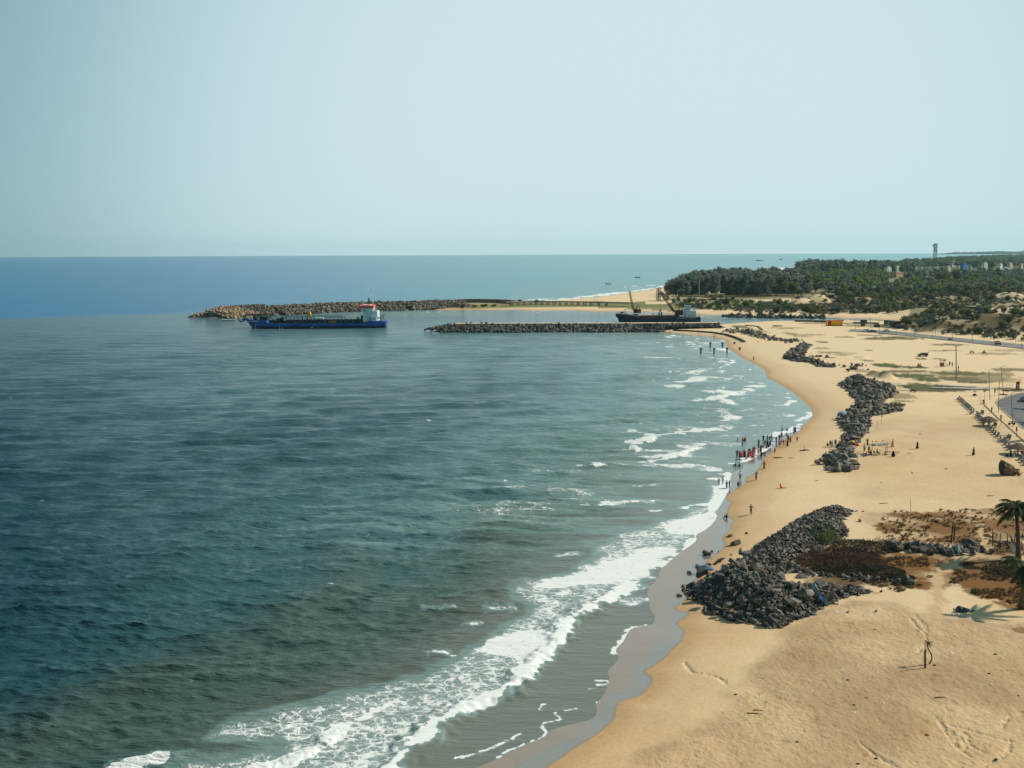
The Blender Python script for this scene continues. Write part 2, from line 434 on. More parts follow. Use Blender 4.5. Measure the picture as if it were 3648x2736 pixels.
# low ripples and footprints as real relief, near the camera
rel = rough * 0.05 * fbm(x / .55, y / .8, 77, 2) + rough * .10 * fbm(x / 1.9, y / 2.3, 78, 3)
h = h + np.where(rr < 260, rel * 1.4, 0) + .02 * fbm(x / 3, y / 3, 79, 2) * sstep(2, 8, sa)
trk = np.zeros(len(x))
for t in ([(3255, 2195), (3290, 2230), (3300, 2250)], [(3258, 2190), (3300, 2235)], [(3245, 2205), (3262, 2230), (3300, 2260), (3303, 2290), (3280, 2310), (3268, 2325)],
          [(2440, 2330), (2460, 2370), (2520, 2378), (2570, 2395), (2590, 2420)],
          [(3380, 2585), (3480, 2610), (3600, 2645)], [(3400, 2640), (3440, 2600), (3450, 2660), (3500, 2680)], [(3340, 2560), (3400, 2660), (3460, 2700)], [(3570, 2600), (3585, 2560), (3640, 2545)],
          [(3060, 2640), (3120, 2690), (3190, 2730)], [(3600, 2640), (3580, 2700), (3500, 2730)], [(3380, 2610), (3440, 2640), (3430, 2680)]):
    band(trk, x, y, t, .33, 1, .9, 1.5)
h = h - trk * .12
tint(trk * .35, DRYPALE)
wet = 1 - sstep(-.25, .3, sa)
tint(wet, WETC)
film_sheen = wet * (1 - sstep(.6, 2.6, -sa + 3.0 * fbm(x / 4, y / 7, 81, 3)))
film_sheen = np.maximum(film_sheen, wet * sstep(150, 190, rr) * .9)
tint(film_sheen, np.array([.19, .17, .135]))  # greyer base colour, partly standing in for sky mirrored in the water film
keep = (h > -1.0)
fk = keep[f].any(1)
used = np.zeros(len(x), bool)
used[f[fk].ravel()] = True
idx = np.cumsum(used) - 1
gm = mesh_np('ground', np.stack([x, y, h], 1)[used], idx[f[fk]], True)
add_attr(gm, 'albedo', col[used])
add_attr(gm, 'wet', wet[used])
add_attr(gm, 'rough_sand', rough[used])
m = bpy.data.materials.new('sand_and_soil')
m.use_nodes = True
t = m.node_tree
bs = t.nodes['Principled BSDF']
def N(t, typ, **k):
    n = t.nodes.new(typ)
    for a, b in k.items(): setattr(n, a, b)
    return n
def attr(t, name):
    n = N(t, 'ShaderNodeAttribute', attribute_name=name)
    return n
def mathn(t, op, a, b=None, c=None, clamp=False):
    n = N(t, 'ShaderNodeMath', operation=op, use_clamp=clamp)
    for i, v in enumerate((a, b, c)):
        if v is None: continue
        if isinstance(v, (int, float)): n.inputs[i].default_value = v
        else: t.links.new(v, n.inputs[i])
    return n.outputs[0]
def mixc(t, fac, a, b, mode='MIX'):
    n = N(t, 'ShaderNodeMix', data_type='RGBA', blend_type=mode)
    for i, v in ((0, fac), (6, a), (7, b)):
        if isinstance(v, (int, float)): n.inputs[i].default_value = v
        elif isinstance(v, tuple): n.inputs[i].default_value = (*v, 1)
        else: t.links.new(v, n.inputs[i])
    return n.outputs[2]
def noise(t, vec, scale, detail=3, rough_=.5, dist=0.0, out='Fac'):
    n = N(t, 'ShaderNodeTexNoise')
    n.inputs['Scale'].default_value = scale
    n.inputs['Detail'].default_value = detail
    n.inputs['Roughness'].default_value = rough_
    n.inputs['Distortion'].default_value = dist
    t.links.new(vec, n.inputs['Vector'])
    return n.outputs[out]
def mapping(t, vec, scale=(1, 1, 1), rot=0.0):
    n = N(t, 'ShaderNodeMapping')
    n.inputs['Scale'].default_value = scale
    n.inputs['Rotation'].default_value = (0, 0, rot)
    t.links.new(vec, n.inputs['Vector'])
    return n.outputs[0]
def mrange(t, v, a, b, c=0.0, d=1.0, smooth=True):
    n = N(t, 'ShaderNodeMapRange', interpolation_type='SMOOTHSTEP' if smooth else 'LINEAR')
    for i, q in enumerate((v, a, b, c, d)):
        if isinstance(q, (int, float)): n.inputs[i].default_value = q
        else: t.links.new(q, n.inputs[i])
    return n.outputs[0]
tc = N(t, 'ShaderNodeTexCoord').outputs['Object']
al, wt_, rg = attr(t, 'albedo').outputs['Color'], attr(t, 'wet').outputs['Fac'], attr(t, 'rough_sand').outputs['Fac']
fine = noise(t, tc, 2.2, 5, .65)
spk = noise(t, mapping(t, tc, (1, .6, 1), .5), 1.1, 4, .7)
c1 = mixc(t, mathn(t, 'MULTIPLY', mrange(t, fine, .42, .72), .26), al, mixc(t, 1.0, al, (.50, .44, .38), 'MULTIPLY'))
c1 = mixc(t, mathn(t, 'MULTIPLY', mrange(t, spk, .56, .70), mathn(t, 'MULTIPLY', rg, .6)), c1, (.24, .145, .07))
c1 = mixc(t, mathn(t, 'MULTIPLY', mrange(t, noise(t, tc, 7.0, 2), .66, .74), mathn(t, 'MULTIPLY', mathn(t, 'SUBTRACT', 1.0, wt_), .30)), c1, (.16, .10, .055))
t.links.new(c1, bs.inputs['Base Color'])
rg_ = mathn(t, 'MULTIPLY_ADD', wt_, -0.80, 0.95)
t.links.new(rg_, bs.inputs['Roughness'])
t.links.new(mathn(t, 'MULTIPLY_ADD', wt_, .85, .12), bs.inputs['Specular IOR Level'])
t.links.new(mathn(t, 'MULTIPLY_ADD', wt_, .30, 1.5), bs.inputs['IOR'])
bp = N(t, 'ShaderNodeBump')
bp.inputs['Distance'].default_value = .12
hh = mathn(t, 'ADD', noise(t, mapping(t, tc, (1, .7, 1), .6), 2.6, 4, .6), mathn(t, 'MULTIPLY', noise(t, tc, .7, 3), .8))
t.links.new(hh, bp.inputs['Height'])
t.links.new(mathn(t, 'MULTIPLY', mathn(t, 'MULTIPLY_ADD', rg, .85, .22), mathn(t, 'SUBTRACT', 1.0, wt_)), bp.inputs['Strength'])
t.links.new(bp.outputs[0], bs.inputs['Normal'])
gm.materials.append(m)
ground = link(bpy.data.objects.new('ground', gm))
tag(ground, 'golden beach sand running inland to scrub, dunes and wooded land', 'ground', kind='structure')
del x, y, f, h, sb, sa, col, rough, rough2, dark, n1, nx, north, nm, wet, trk, rel, path, spit, sandy
# ---- sea
x, y, f, rr = polar(1050, 950, R(-30), R(26), R(62), 12000)
sb = np.empty(len(x))
for i in range(0, len(x), 200000):
    s = slice(i, i + 200000)
    d = pdist(x[s], y[s], PB, True)
    sb[s] = np.where(inside(x[s], y[s], PB), d, -d)
dsh = -sb
fk = (dsh[f] > -6).any(1)
z = np.zeros(len(x))
rnd = random.Random(5)
dr = rr * rr / CAM_H * ((0.74 - CAM_H / 12000) / 950)
amp = sstep(3, 45, dsh)
harb = inside(x, y, W([(1540, 1100), (1600, 1165), (2300, 1166), (3300, 1166), (3300, 1100), (2300, 1095)])) * sstep(0, 60, x - at0(1540, 1120)[0])
amp = amp * (1 - .65 * harb)
dxs = np.zeros(len(x)); dys = np.zeros(len(x))
gust = .65 + 1.1 * (vnoise(x / 37, y / 23, 90) * .6 + vnoise(x / 11, y / 9, 91) * .4)
for k in range(46):
    lam = 1.3 * (17 / 1.3) ** (k / 45.0) * rnd.uniform(.9, 1.1)
    th = rnd.gauss(R(-82), R(15 if lam < 6 else 9))
    kx, ky = math.cos(th) * 2 * math.pi / lam, math.sin(th) * 2 * math.pi / lam
    a = 0.024 * lam ** .45
    ph = kx * x + ky * y + rnd.uniform(0, 6.28) + 3.2 * (vnoise(x / (lam * 5), y / (lam * 3), k) - .5)
    w = amp * sstep(1.6, 3.6, lam / np.maximum(dr, .15)) * a
    z += w * np.cos(ph)
    dxs -= w * math.cos(th) * np.sin(ph) * .9
    dys -= w * math.sin(th) * np.sin(ph) * .9
z *= gust
# foam (coverage 0..1), lines and areas read off the photograph
foam = np.zeros(len(x))
crest = np.zeros(len(x))
foam_ref[0] = foam
def Z2(pts, ox, oy, s): return [(ox + a / s, oy + b / s) for a, b in pts]
# main surf belt, near
front = Z2([(180, 1690), (215, 1620), (270, 1570), (330, 1520), (400, 1480), (450, 1440), (480, 1380), (590, 1300), (700, 1240), (830, 1190), (940, 1130), (1080, 1050), (1130, 970), (1220, 890), (1290, 820), (1310, 780), (1385, 730), (1385, 650), (1470, 590), (1560, 550), (1680, 480), (1790, 415), (1880, 370), (1990, 300)], 1300, 1900, 1.984)
front += Z2([(1020, 1560), (1080, 1470), (1250, 1400), (1400, 1310), (1480, 1265)], 1900, 1480, 2.676)
front += Z2([(1565, 1170), (1555, 1130), (1670, 1060), (1750, 970), (1700, 940), (1765, 890), (1810, 800), (1845, 750), (1800, 710), (1840, 640)], 1900, 1480, 2.676)
back = Z2([(1700, 640), (1680, 740), (1640, 860), (1560, 870), (1430, 890), (1480, 930), (1300, 970), (1180, 1030), (1060, 1080), (860, 1130), (700, 1200), (640, 1330), (500, 1450), (360, 1500), (0, 1580)], 1900, 1480, 2.676)
back += Z2([(1150, 320), (1020, 380), (1080, 450), (1180, 520), (1120, 600), (860, 730), (760, 800), (700, 890), (480, 930), (330, 1010), (60, 1080), (0, 1110)], 1300, 1900, 1.984)
back += Z2([(1880, 580), (1660, 650), (1200, 740), (840, 900), (780, 980), (1400, 1040), (1050, 1080), (540, 1110), (480, 1186)], 400, 2200, 2.212) + [(600, 2790), (1300, 2790)]
area(foam, x, y, front + back, .64, 3.0)
# denser parts
area(foam, x, y, Z2([(0, 1659), (0, 1590), (500, 1440), (650, 1330), (760, 1370), (1000, 1280), (1250, 1240), (1480, 1265), (1080, 1470), (1000, 1600)], 1900, 1480, 2.676), .85, 3.0)
area(foam, x, y, Z2([(1180, 1050), (1300, 1000), (1480, 960), (1660, 900), (1700, 700), (1840, 640), (1840, 750), (1765, 890), (1750, 970), (1670, 1060), (1560, 1150), (1300, 1150)], 1900, 1480, 2.676), .86, 2.0)
area(foam, x, y, Z2([(840, 740), (1150, 660), (1385, 640), (1390, 730), (1290, 830), (1200, 900), (1050, 900), (800, 820)], 1300, 1900, 1.984), .84, 2.5)
band(foam, x, y, front[:34], 1.7, .97, .8)
band(crest, x, y, front[:34], 2.2, 1, .9)
band(foam, x, y, front[34:], 1.9, 1, .8)
for pts, wdt, v in [
 (Z2([(1100, 1190), (1300, 1160), (1450, 1110), (1600, 1030), (1700, 960), (1750, 930)], 400, 2200, 2.212), 1.25, 1.0),
 (Z2([(1750, 900), (1850, 850), (1950, 800), (2080, 740), (2212, 660)], 400, 2200, 2.212), .8, .9),
 (Z2([(60, 1200), (180, 1150), (280, 1110), (345, 1090)], 400, 2200, 2.212), 1.1, 1.0),
 (Z2([(0, 1240), (200, 1160), (345, 1130)], 400, 2200, 2.212), .9, 1.0),
 (Z2([(440, 495), (560, 480), (600, 490)], 1900, 1480, 2.676), 1.9, 1.0),
 (Z2([(0, 520), (130, 525), (300, 515)], 1900, 1480, 2.676), .9, .62),
 (Z2([(640, 850), (900, 835), (1180, 815)], 1900, 1480, 2.676), 2.0, .78),
 (Z2([(470, 845), (640, 855)], 1900, 1480, 2.676), 1.0, .6),
 (Z2([(1155, 910), (1200, 905)], 1900, 1480, 2.676), 1.2, .9), (Z2([(990, 680), (1190, 655)], 1900, 1480, 2.676), 1.2, .7),
 (Z2([(1090, 400), (1250, 400), (1400, 370), (1500, 320), (1570, 285)], 1900, 1480, 2.676), 3.0, .92),
 (Z2([(1150, 435), (1350, 400)], 1900, 1480, 2.676), 2.0, .9),
 (Z2([(960, 250), (1060, 240), (1110, 205)], 1900, 1480, 2.676), 2.4, .95),
 (Z2([(1130, 178), (1200, 190), (1380, 178)], 1900, 1480, 2.676), 2.3, 1.0),
 (Z2([(1370, 130), (1550, 105), (1750, 90), (1860, 60)], 1900, 1480, 2.676), 4.0, .78),
 (Z2([(1400, 155), (1700, 140), (1850, 110)], 1900, 1480, 2.676), 2.4, .9),
 (Z2([(975, 320), (1000, 345)], 1900, 1480, 2.676), 1.7, 1.0), (Z2([(970, 270), (995, 272)], 1900, 1480, 2.676), 1.4, 1.0),
 (Z2([(1420, 490), (1560, 480), (1720, 520)], 1900, 1480, 2.676), 2.6, .72), (Z2([(1150, 470), (1400, 480)], 1900, 1480, 2.676), 1.5, .6),
 (Z2([(1830, 465), (1950, 450), (2080, 420), (2141, 400)], 1900, 1480, 2.676), 1.1, 1.0),
 (Z2([(1780, 560), (1870, 560), (1885, 590)], 1900, 1480, 2.676), 1.8, .95), (Z2([(1720, 600), (1840, 620)], 1900, 1480, 2.676), 2.0, .9),
 (Z2([(1400, 550), (1680, 560)], 1900, 1480, 2.676), 1.0, .55), (Z2([(240, 1335), (400, 1310)], 1900, 1480, 2.676), 1.0, .6),
 (Z2([(540, 1085), (740, 1075)], 1900, 1480, 2.676), 1.0, .6), (Z2([(1430, 885), (1540, 850), (1640, 850)], 1900, 1480, 2.676), 1.8, .85),
 (Z2([(900, 530), (1060, 520)], 1300, 1900, 1.984), 1.1, .72), (Z2([(430, 855), (560, 840), (620, 870)], 1300, 1900, 1.984), .7, .7), (Z2([(720, 640), (800, 630)], 1300, 1900, 1.984), .7, .7),
 (Z2([(440, 535), (640, 530)], 1300, 1900, 1.984), .6, .55), (Z2([(1370, 155), (1500, 145)], 1300, 1900, 1.984), .8, .6),
 (Z2([(630, 1590), (740, 1575), (880, 1520), (990, 1475), (1100, 1410)], 1300, 1900, 1.984), .26, .8),
 (Z2([(930, 1590), (1000, 1540), (1160, 1480), (1270, 1435), (1285, 1400), (1240, 1350), (1330, 1325), (1395, 1320), (1340, 1270)], 1300, 1900, 1.984), .26, .85),
 (Z2([(1235, 1240), (1255, 1210)], 1300, 1900, 1.984), .3, .9), (Z2([(1410, 1255), (1500, 1235)], 1300, 1900, 1.984), .25, .9),
 (Z2([(1650, 1070), (1735, 1060), (1710, 1040), (1640, 1040)], 1300, 1900, 1.984), .3, .9), (Z2([(1590, 1100), (1620, 1095)], 1300, 1900, 1.984), .3, 1.0),
 (Z2([(1650, 1195), (1760, 1190)], 1300, 1900, 1.984), .2, .9), (Z2([(1760, 840), (1820, 770), (1850, 710), (1890, 665), (1984, 655)], 1300, 1900, 1.984), .55, .95),
 (Z2([(1850, 490), (1960, 470)], 1300, 1900, 1.984), 1.5, .7), (Z2([(1900, 390), (1984, 370)], 1300, 1900, 1.984), 1.3, .65),
 # the bay farther off
 (Z2([(1000, 350), (1090, 320), (1110, 290)], 2200, 1180, 2.949), 3.0, 1.0), (Z2([(1080, 385), (1150, 350), (1220, 320), (1190, 290)], 2200, 1180, 2.949), 1.6, .95),
 (Z2([(760, 440), (860, 410), (840, 450)], 2200, 1180, 2.949), 4.0, 1.0), (Z2([(700, 525), (780, 520), (860, 500)], 2200, 1180, 2.949), 4.5, 1.0), (Z2([(760, 545), (820, 530)], 2200, 1180, 2.949), 3.5, 1.0),
 (Z2([(870, 415), (950, 435), (1090, 435), (1180, 405)], 2200, 1180, 2.949), 2.0, .95), (Z2([(1075, 520), (1180, 500), (1290, 475)], 2200, 1180, 2.949), 1.8, .95),
 (Z2([(595, 575), (630, 578)], 2200, 1180, 2.949), 2.8, 1.0), (Z2([(405, 550), (425, 550)], 2200, 1180, 2.949), 2.0, 1.0), (Z2([(560, 432), (580, 434)], 2200, 1180, 2.949), 2.4, 1.0), (Z2([(880, 362), (920, 364)], 2200, 1180, 2.949), 1.8, 1.0),
 (Z2([(555, 165), (585, 166)], 2200, 1180, 2.949), 2.8, 1.0), (Z2([(30, 45), (45, 45)], 2200, 1180, 2.949), 3.0, 1.0), (Z2([(765, 132), (785, 134)], 2200, 1180, 2.949), 3.0, 1.0),
 (Z2([(800, 185), (830, 170), (835, 155)], 2200, 1180, 2.949), 2.6, 1.0), (Z2([(740, 163), (800, 160)], 2200, 1180, 2.949), 1.4, .8),
 (Z2([(840, 125), (1000, 130), (1130, 100)], 2200, 1180, 2.949), 2.4, .85), (Z2([(1070, 180), (1120, 190), (1180, 215)], 2200, 1180, 2.949), 4.0, .95), (Z2([(890, 70), (980, 85)], 2200, 1180, 2.949), 1.8, .85),
 (Z2([(620, 60), (700, 65)], 2200, 1180, 2.949), 2.4, .9), (Z2([(430, 25), (640, 48), (850, 55)], 2200, 1180, 2.949), 1.6, .75), (Z2([(900, 265), (950, 262)], 2200, 1180, 2.949), 1.8, .8), (Z2([(1130, 240), (1180, 250)], 2200, 1180, 2.949), 1.5, .85),
 (Z2([(900, 735), (1050, 700), (1200, 680), (1180, 640)], 2200, 1180, 2.949), 4.2, .92), (Z2([(1060, 640), (1250, 640), (1400, 595), (1510, 548)], 2200, 1180, 2.949), 2.8, .95), (Z2([(1130, 730), (1180, 765)], 2200, 1180, 2.949), 2.4, 1.0),
 (Z2([(1040, 600), (1110, 595)], 2200, 1180, 2.949), 1.8, .9), (Z2([(785, 740), (900, 742)], 2200, 1180, 2.949), 1.2, .85), (Z2([(1260, 712), (1320, 708)], 2200, 1180, 2.949), 1.4, .8), (Z2([(1150, 775), (1200, 792)], 2200, 1180, 2.949), 1.3, .8),
 (Z2([(1090, 850), (1130, 875)], 2200, 1180, 2.949), 2.2, 1.0), (Z2([(1130, 905), (1180, 895), (1220, 905)], 2200, 1180, 2.949), 2.6, 1.0), (Z2([(1115, 825), (1135, 828)], 2200, 1180, 2.949), 1.4, 1.0),
 (Z2([(620, 1025), (800, 1010), (1000, 970), (1150, 950)], 2200, 1180, 2.949), 4.4, .80), (Z2([(680, 1060), (1000, 1040), (1130, 1000)], 2200, 1180, 2.949), 2.6, .95),
 (Z2([(370, 1080), (480, 1095), (640, 1080)], 2200, 1180, 2.949), 2.0, 1.0), (Z2([(200, 1175), (290, 1160), (350, 1110)], 2200, 1180, 2.949), 2.0, .95),
 (Z2([(1430, 885), (1600, 870), (1800, 885)], 2200, 1180, 2.949), 2.4, .76), (Z2([(1280, 820), (1500, 840), (1730, 850)], 2200, 1180, 2.949), 2.2, .66), (Z2([(1330, 1000), (1500, 990), (1680, 985)], 2200, 1180, 2.949), 1.4, .72),
 (Z2([(1380, 400), (1450, 395), (1540, 410)], 2200, 1180, 2.949), 1.4, .85), (Z2([(1400, 380), (1430, 378)], 2200, 1180, 2.949), 1.2, .9), (Z2([(1220, 400), (1400, 405)], 2200, 1180, 2.949), 2.0, .6), (Z2([(1470, 470), (1530, 468)], 2200, 1180, 2.949), 1.0, .9), (Z2([(1330, 505), (1500, 510)], 2200, 1180, 2.949), 1.1, .7), (Z2([(1370, 535), (1420, 530)], 2200, 1180, 2.949), .9, .8),
 (Z2([(1670, 785), (1780, 780), (1820, 740), (1850, 725), (1790, 695)], 2200, 1180, 2.949), 1.3, .95), (Z2([(1910, 940), (1960, 915), (2050, 875)], 2200, 1180, 2.949), 2.2, 1.0), (Z2([(1990, 853), (2040, 868)], 2200, 1180, 2.949), 1.0, 1.0),
 (Z2([(1810, 1030), (1880, 1000), (1940, 980)], 2200, 1180, 2.949), 1.3, 1.0), (Z2([(1650, 1100), (1750, 1070), (1800, 1060), (1930, 1045)], 2200, 1180, 2.949), 2.2, 1.0), (Z2([(1530, 1230), (1600, 1190), (1650, 1160), (1680, 1130)], 2200, 1180, 2.949), 1.6, .95),
 (Z2([(1450, 1290), (1560, 1240), (1600, 1210)], 2200, 1180, 2.949), 2.0, .9), (Z2([(1340, 1340), (1430, 1310)], 2200, 1180, 2.949), 1.3, .95), (Z2([(1790, 650), (1775, 660)], 2200, 1180, 2.949), .6, .9), (Z2([(1680, 600), (1690, 590)], 2200, 1180, 2.949), .6, 1.0),
 (Z2([(2200, 660), (1900, 645)], 1300, 1250, 4.), 0.01, .1),
 # surf on the far beach
 ([(1925, 1073), (2000, 1068), (2080, 1058), (2160, 1050), (2245, 1038), (2315, 1029), (2381, 1019)], 11, .97), ([(2000, 1062), (2080, 1056), (2160, 1046)], 10, .8),
 ([(2155, 1034), (2190, 1034)], 7, 1.0), ([(2295, 1018), (2340, 1015)], 10, 1.0), ([(2340, 1013), (2380, 1012)], 9, 1.0), ([(2250, 1027), (2320, 1022)], 7, .8), ([(2213, 1022), (2220, 1022)], 6, 1), ([(2260, 1019), (2272, 1019)], 6, 1), ([(1885, 1069), (1905, 1067)], 8, 1.), ([(1935, 1066), (1975, 1063)], 9, .9), ([(2168, 1013), (2172, 1013)], 6, 1),
 ([(2758, 968), (2822, 955), (2790, 953)], 30, 1.0), ([(2805, 953), (2835, 953)], 40, 1.), ([(2670, 952), (2720, 951)], 14, .8), ([(2750, 968), (2770, 966)], 26, 1), ([(3468, 901.5), (3600, 900.5)], 500, .8)]:
    band(foam, x, y, pts, wdt * 1.25, v, .85)
    if wdt > 1.2 and wdt < 5: band(crest, x, y, pts, wdt * .8, v * .5, .9)
foam *= 1 - .93 * (1 - sstep(0, 1, dsh + 1.5))
# scattered whitecaps
for k in range(90):
    a, b = rnd.uniform(0, 2500), 930 + 1250 * rnd.random() ** 1.5
    if rnd.random() > .6: continue
    cx, cy = at0(a, b)
    s = .22 + math.hypot(cx, cy) / 1300 * rnd.uniform(.5, 1.2)
    m = (np.abs(x - cx) < s * 3) & (np.abs(y - cy) < s * 4)
    if m.any() and dsh[m].min() > 15:
        q = np.sqrt(((x[m] - cx) / (s * 1.9)) ** 2 + ((y[m] - cy) / (s)) ** 2)
        foam[m] = np.maximum(foam[m], rnd.uniform(.8, 1) * (1 - sstep(.3, 1.1, q)))
broad = sstep(0, 1, np.clip(1 - dsh / 95, 0, 1)) * (y < 800)
brk = sstep(190, 300, rr) * (y < 760)
foam = foam * (1 - brk * .55 * np.clip(1.25 - 2.2 * vnoise(x / 9, y / 3.6, 130) * (.5 + vnoise(x / 4, y / 2, 131)), 0, 1))
stk = (1 - np.abs(2 * vnoise(x / 15 + .15 * y, y / 4.2, 132) - 1)) ** 3 * (.35 + vnoise(x / 30, y / 14, 133))
stk = stk * (1 - sstep(25, 75, dsh)) * sstep(2, 8, dsh) * sstep(120, 190, rr)
foam = np.maximum(foam, np.where(y < 760, .74 * stk, 0))
foam = np.maximum(foam, broad * np.clip(.32 + .7 * fbm(x / 18, y / 9, 95, 3), 0, .5) * sstep(150, 260, rr))
z += crest * .42 * sstep(2, 9, dsh)
swp = 2 * math.pi * (dsh + 16 * (vnoise(x / 42, y / 42, 120) - .5)) / 24.0
sw = (.5 + .5 * np.cos(swp)) ** 2.2 * (.35 + .9 * vnoise(x / 19, y / 19, 121)) * sstep(12, 30, dsh) * (1 - sstep(110, 200, dsh)) * (1 - sstep(300, 500, rr))
z += .40 * sw
# colours of the water body
deep_vignette = np.array([.002, .022, .040]); green = np.array([.016, .060, .055]); teal = np.array([.19, .31, .30]); silt = np.array([.135, .125, .08]); blue = np.array([.000, .115, .27]); grey = np.array([.078, .165, .182])
turq = np.array([.10, .30, .34])
cw = np.tile(grey, (len(x), 1))
def tw(mk, c):
    global cw
    cw = cw * (1 - mk[:, None]) + c * mk[:, None]
azs = np.arctan2(x, y)
tw(np.maximum((1 - sstep(R(-30), R(-6), azs)) * .85, sstep(45, 120, dsh) * (1 - sstep(130, 420, rr)) * .85), deep_vignette * 1.5)  # deep-water tone; its bearing term also paints lens darkening on the left
nse = fbm(x / 24, y / 16, 97, 4)
tw(sstep(0, 1, np.clip(1 - (dsh + 35 * nse) / 95, 0, 1)) * (1 - sstep(230, 380, rr)), green * 1.5)
tw(sstep(0, 1, np.clip(1 - (dsh + 30 * nse) / 115, 0, 1)) * sstep(140, 330, rr) * (rr < 760), teal)
tw(sstep(0, 1, np.clip(1 - (dsh + 46 * nse) / 58, 0, 1)) * (1 - .55 * sstep(150, 300, rr)) * .42, silt)
tw((1 - sstep(6, 30, dsh)) * .8 * (1 - .6 * sstep(180, 300, rr)), np.array([.155, .165, .135]))
tw(np.clip(sw * .5, 0, .35) * (1 - sstep(30, 60, dsh)), silt * .6)
tw(np.clip(sw * .5, 0, .4) * sstep(50, 90, dsh), green * 1.1)
tw(sstep(.0, .25, foam) * .5, teal)
# beyond the line where the silty water ends: clear blue sea
edge = [at0(a, b) for a, b in [(-2500, 1260), (-900, 1195), (0, 1146), (200, 1139), (400, 1133), (660, 1124)]]
outp = edge + [(at0(660, 1124)[0], at0(660, 1124)[1] + 20), at0(900, 1112), at0(1540, 1085), at0(1700, 1080)] + [(x_, y_) for x_, y_ in [at0(1946, 1073), at0(2381, 1022), at0(2822, 953)]] + [(14000, 9500), (14000, 20000), (-14000, 20000), (-14000, 500)]
mo = inside(x, y, outp)
do = pdist(x, y, edge + [at0(900, 1112), at0(1540, 1085)])
mo = np.where(mo, sstep(0, 60, do + 30 * fbm(x / 60, y / 60, 99)), 0)
azx = np.arctan2(x, y)
oc = blue * (1 - sstep(R(-22), R(10), azx))[:, None] + turq * sstep(R(-22), R(10), azx)[:, None]
cw = cw * (1 - mo[:, None]) + oc * mo[:, None]
tw(sstep(0, 1, np.clip(1 - dsh / 260, 0, 1)) * mo * (azx > 0) * .6, np.array([.16, .27, .26]))
tw(harb * .8, np.array([.035, .085, .11]))
used = np.zeros(len(x), bool)
used[f[fk].ravel()] = True
idx = np.cumsum(used) - 1
calm = 1 - .80 * (1 - sstep(1, 30, dsh))
sm = mesh_np('sea', np.stack([x + dxs, y + dys, z], 1)[used], idx[f[fk]], True)
add_attr(sm, 'body', cw[used].astype(np.float32))
add_attr(sm, 'foam', foam[used])
add_attr(sm, 'gloss', (.74 - .64 * mo)[used])
add_attr(sm, 'far_swell', sstep(180, 450, rr)[used])
add_attr(sm, 'chop', ((1 - .55 * harb) * calm)[used])
m = bpy.data.materials.new('sea_water')
m.use_nodes = True
t = m.node_tree
bs = t.nodes['Principled BSDF']
tc = N(t, 'ShaderNodeTexCoord').outputs['Object']
body, fm, chop = attr(t, 'body').outputs['Color'], attr(t, 'foam').outputs['Fac'], attr(t, 'chop').outputs['Fac']
# lace of foam: distorted cells, thinning with coverage
dv = N(t, 'ShaderNodeVectorMath', operation='MULTIPLY_ADD')
t.links.new(noise(t, tc, .9, 3, .6, out='Color'), dv.inputs[0])
dv.inputs[1].default_value = (1.9, 1.9, 0)
t.links.new(tc, dv.inputs[2])
wv = mapping(t, dv.outputs[0], (.75, 1.15, 1), .25)
vo = N(t, 'ShaderNodeTexVoronoi', feature='DISTANCE_TO_EDGE')
vo.inputs['Scale'].default_value = .95
t.links.new(wv, vo.inputs['Vector'])
vo2 = N(t, 'ShaderNodeTexVoronoi', feature='DISTANCE_TO_EDGE')
vo2.inputs['Scale'].default_value = 2.4
t.links.new(wv, vo2.inputs['Vector'])
lace = mathn(t, 'MINIMUM', vo.outputs['Distance'], mathn(t, 'MULTIPLY_ADD', vo2.outputs['Distance'], 1.4, .05))
lace = mathn(t, 'ADD', lace, mathn(t, 'MULTIPLY', mathn(t, 'SUBTRACT', noise(t, tc, .35, 4, .65), .5), .55))
lace = mathn(t, 'ADD', lace, mathn(t, 'MULTIPLY', mathn(t, 'SUBTRACT', noise(t, mapping(t, tc, (.6, 1, 1), .2), 1.7, 4, .7), .5), .42))
thr = mathn(t, 'MULTIPLY_ADD', mathn(t, 'POWER', fm, 2.8), .74, -.15)
mask = mathn(t, 'SUBTRACT', 1.0, mrange(t, mathn(t, 'SUBTRACT', lace, thr), -.08, .09))
mask = mathn(t, 'MULTIPLY', mask, mrange(t, fm, .12, .45))
milk = mathn(t, 'MULTIPLY', mrange(t, mathn(t, 'ADD', fm, mathn(t, 'MULTIPLY', mathn(t, 'SUBTRACT', noise(t, mapping(t, tc, (.5, 1, 1), .2), .6, 4, .65), .5), .8)), .35, 1.0), .28)
bodym = mixc(t, milk, body, (.42, .47, .43))
colw = mixc(t, mask, bodym, (.70, .73, .71))
t.links.new(colw, bs.inputs['Base Color'])
t.links.new(mathn(t, 'MULTIPLY_ADD', mask, .6, .16), bs.inputs['Roughness'])
bs.inputs['IOR'].default_value = 1.33
t.links.new(mathn(t, 'MULTIPLY', mathn(t, 'MULTIPLY_ADD', mask, -.45, .5), attr(t, 'gloss').outputs['Fac']), bs.inputs['Specular IOR Level'])
w1 = noise(t, mapping(t, tc, (.30, 1.4, 1), .10), .85, 4, .62, .3)
w2 = noise(t, mapping(t, tc, (.30, 1.4, 1), -.07), .26, 4, .62, .3)
w3 = noise(t, mapping(t, tc, (.6, 1.2, 1), .1), 3.1, 3, .6)
hh = mathn(t, 'ADD', mathn(t, 'MULTIPLY', w1, .95), mathn(t, 'MULTIPLY', w2, 2.0))
hh = mathn(t, 'ADD', hh, mathn(t, 'MULTIPLY', w3, .16))
w4 = noise(t, mapping(t, tc, (.32, .95, 1), .06), .125, 3, .65, .3)
hh = mathn(t, 'ADD', hh, mathn(t, 'MULTIPLY', mathn(t, 'MULTIPLY', w4, attr(t, 'far_swell').outputs['Fac']), 5.0))
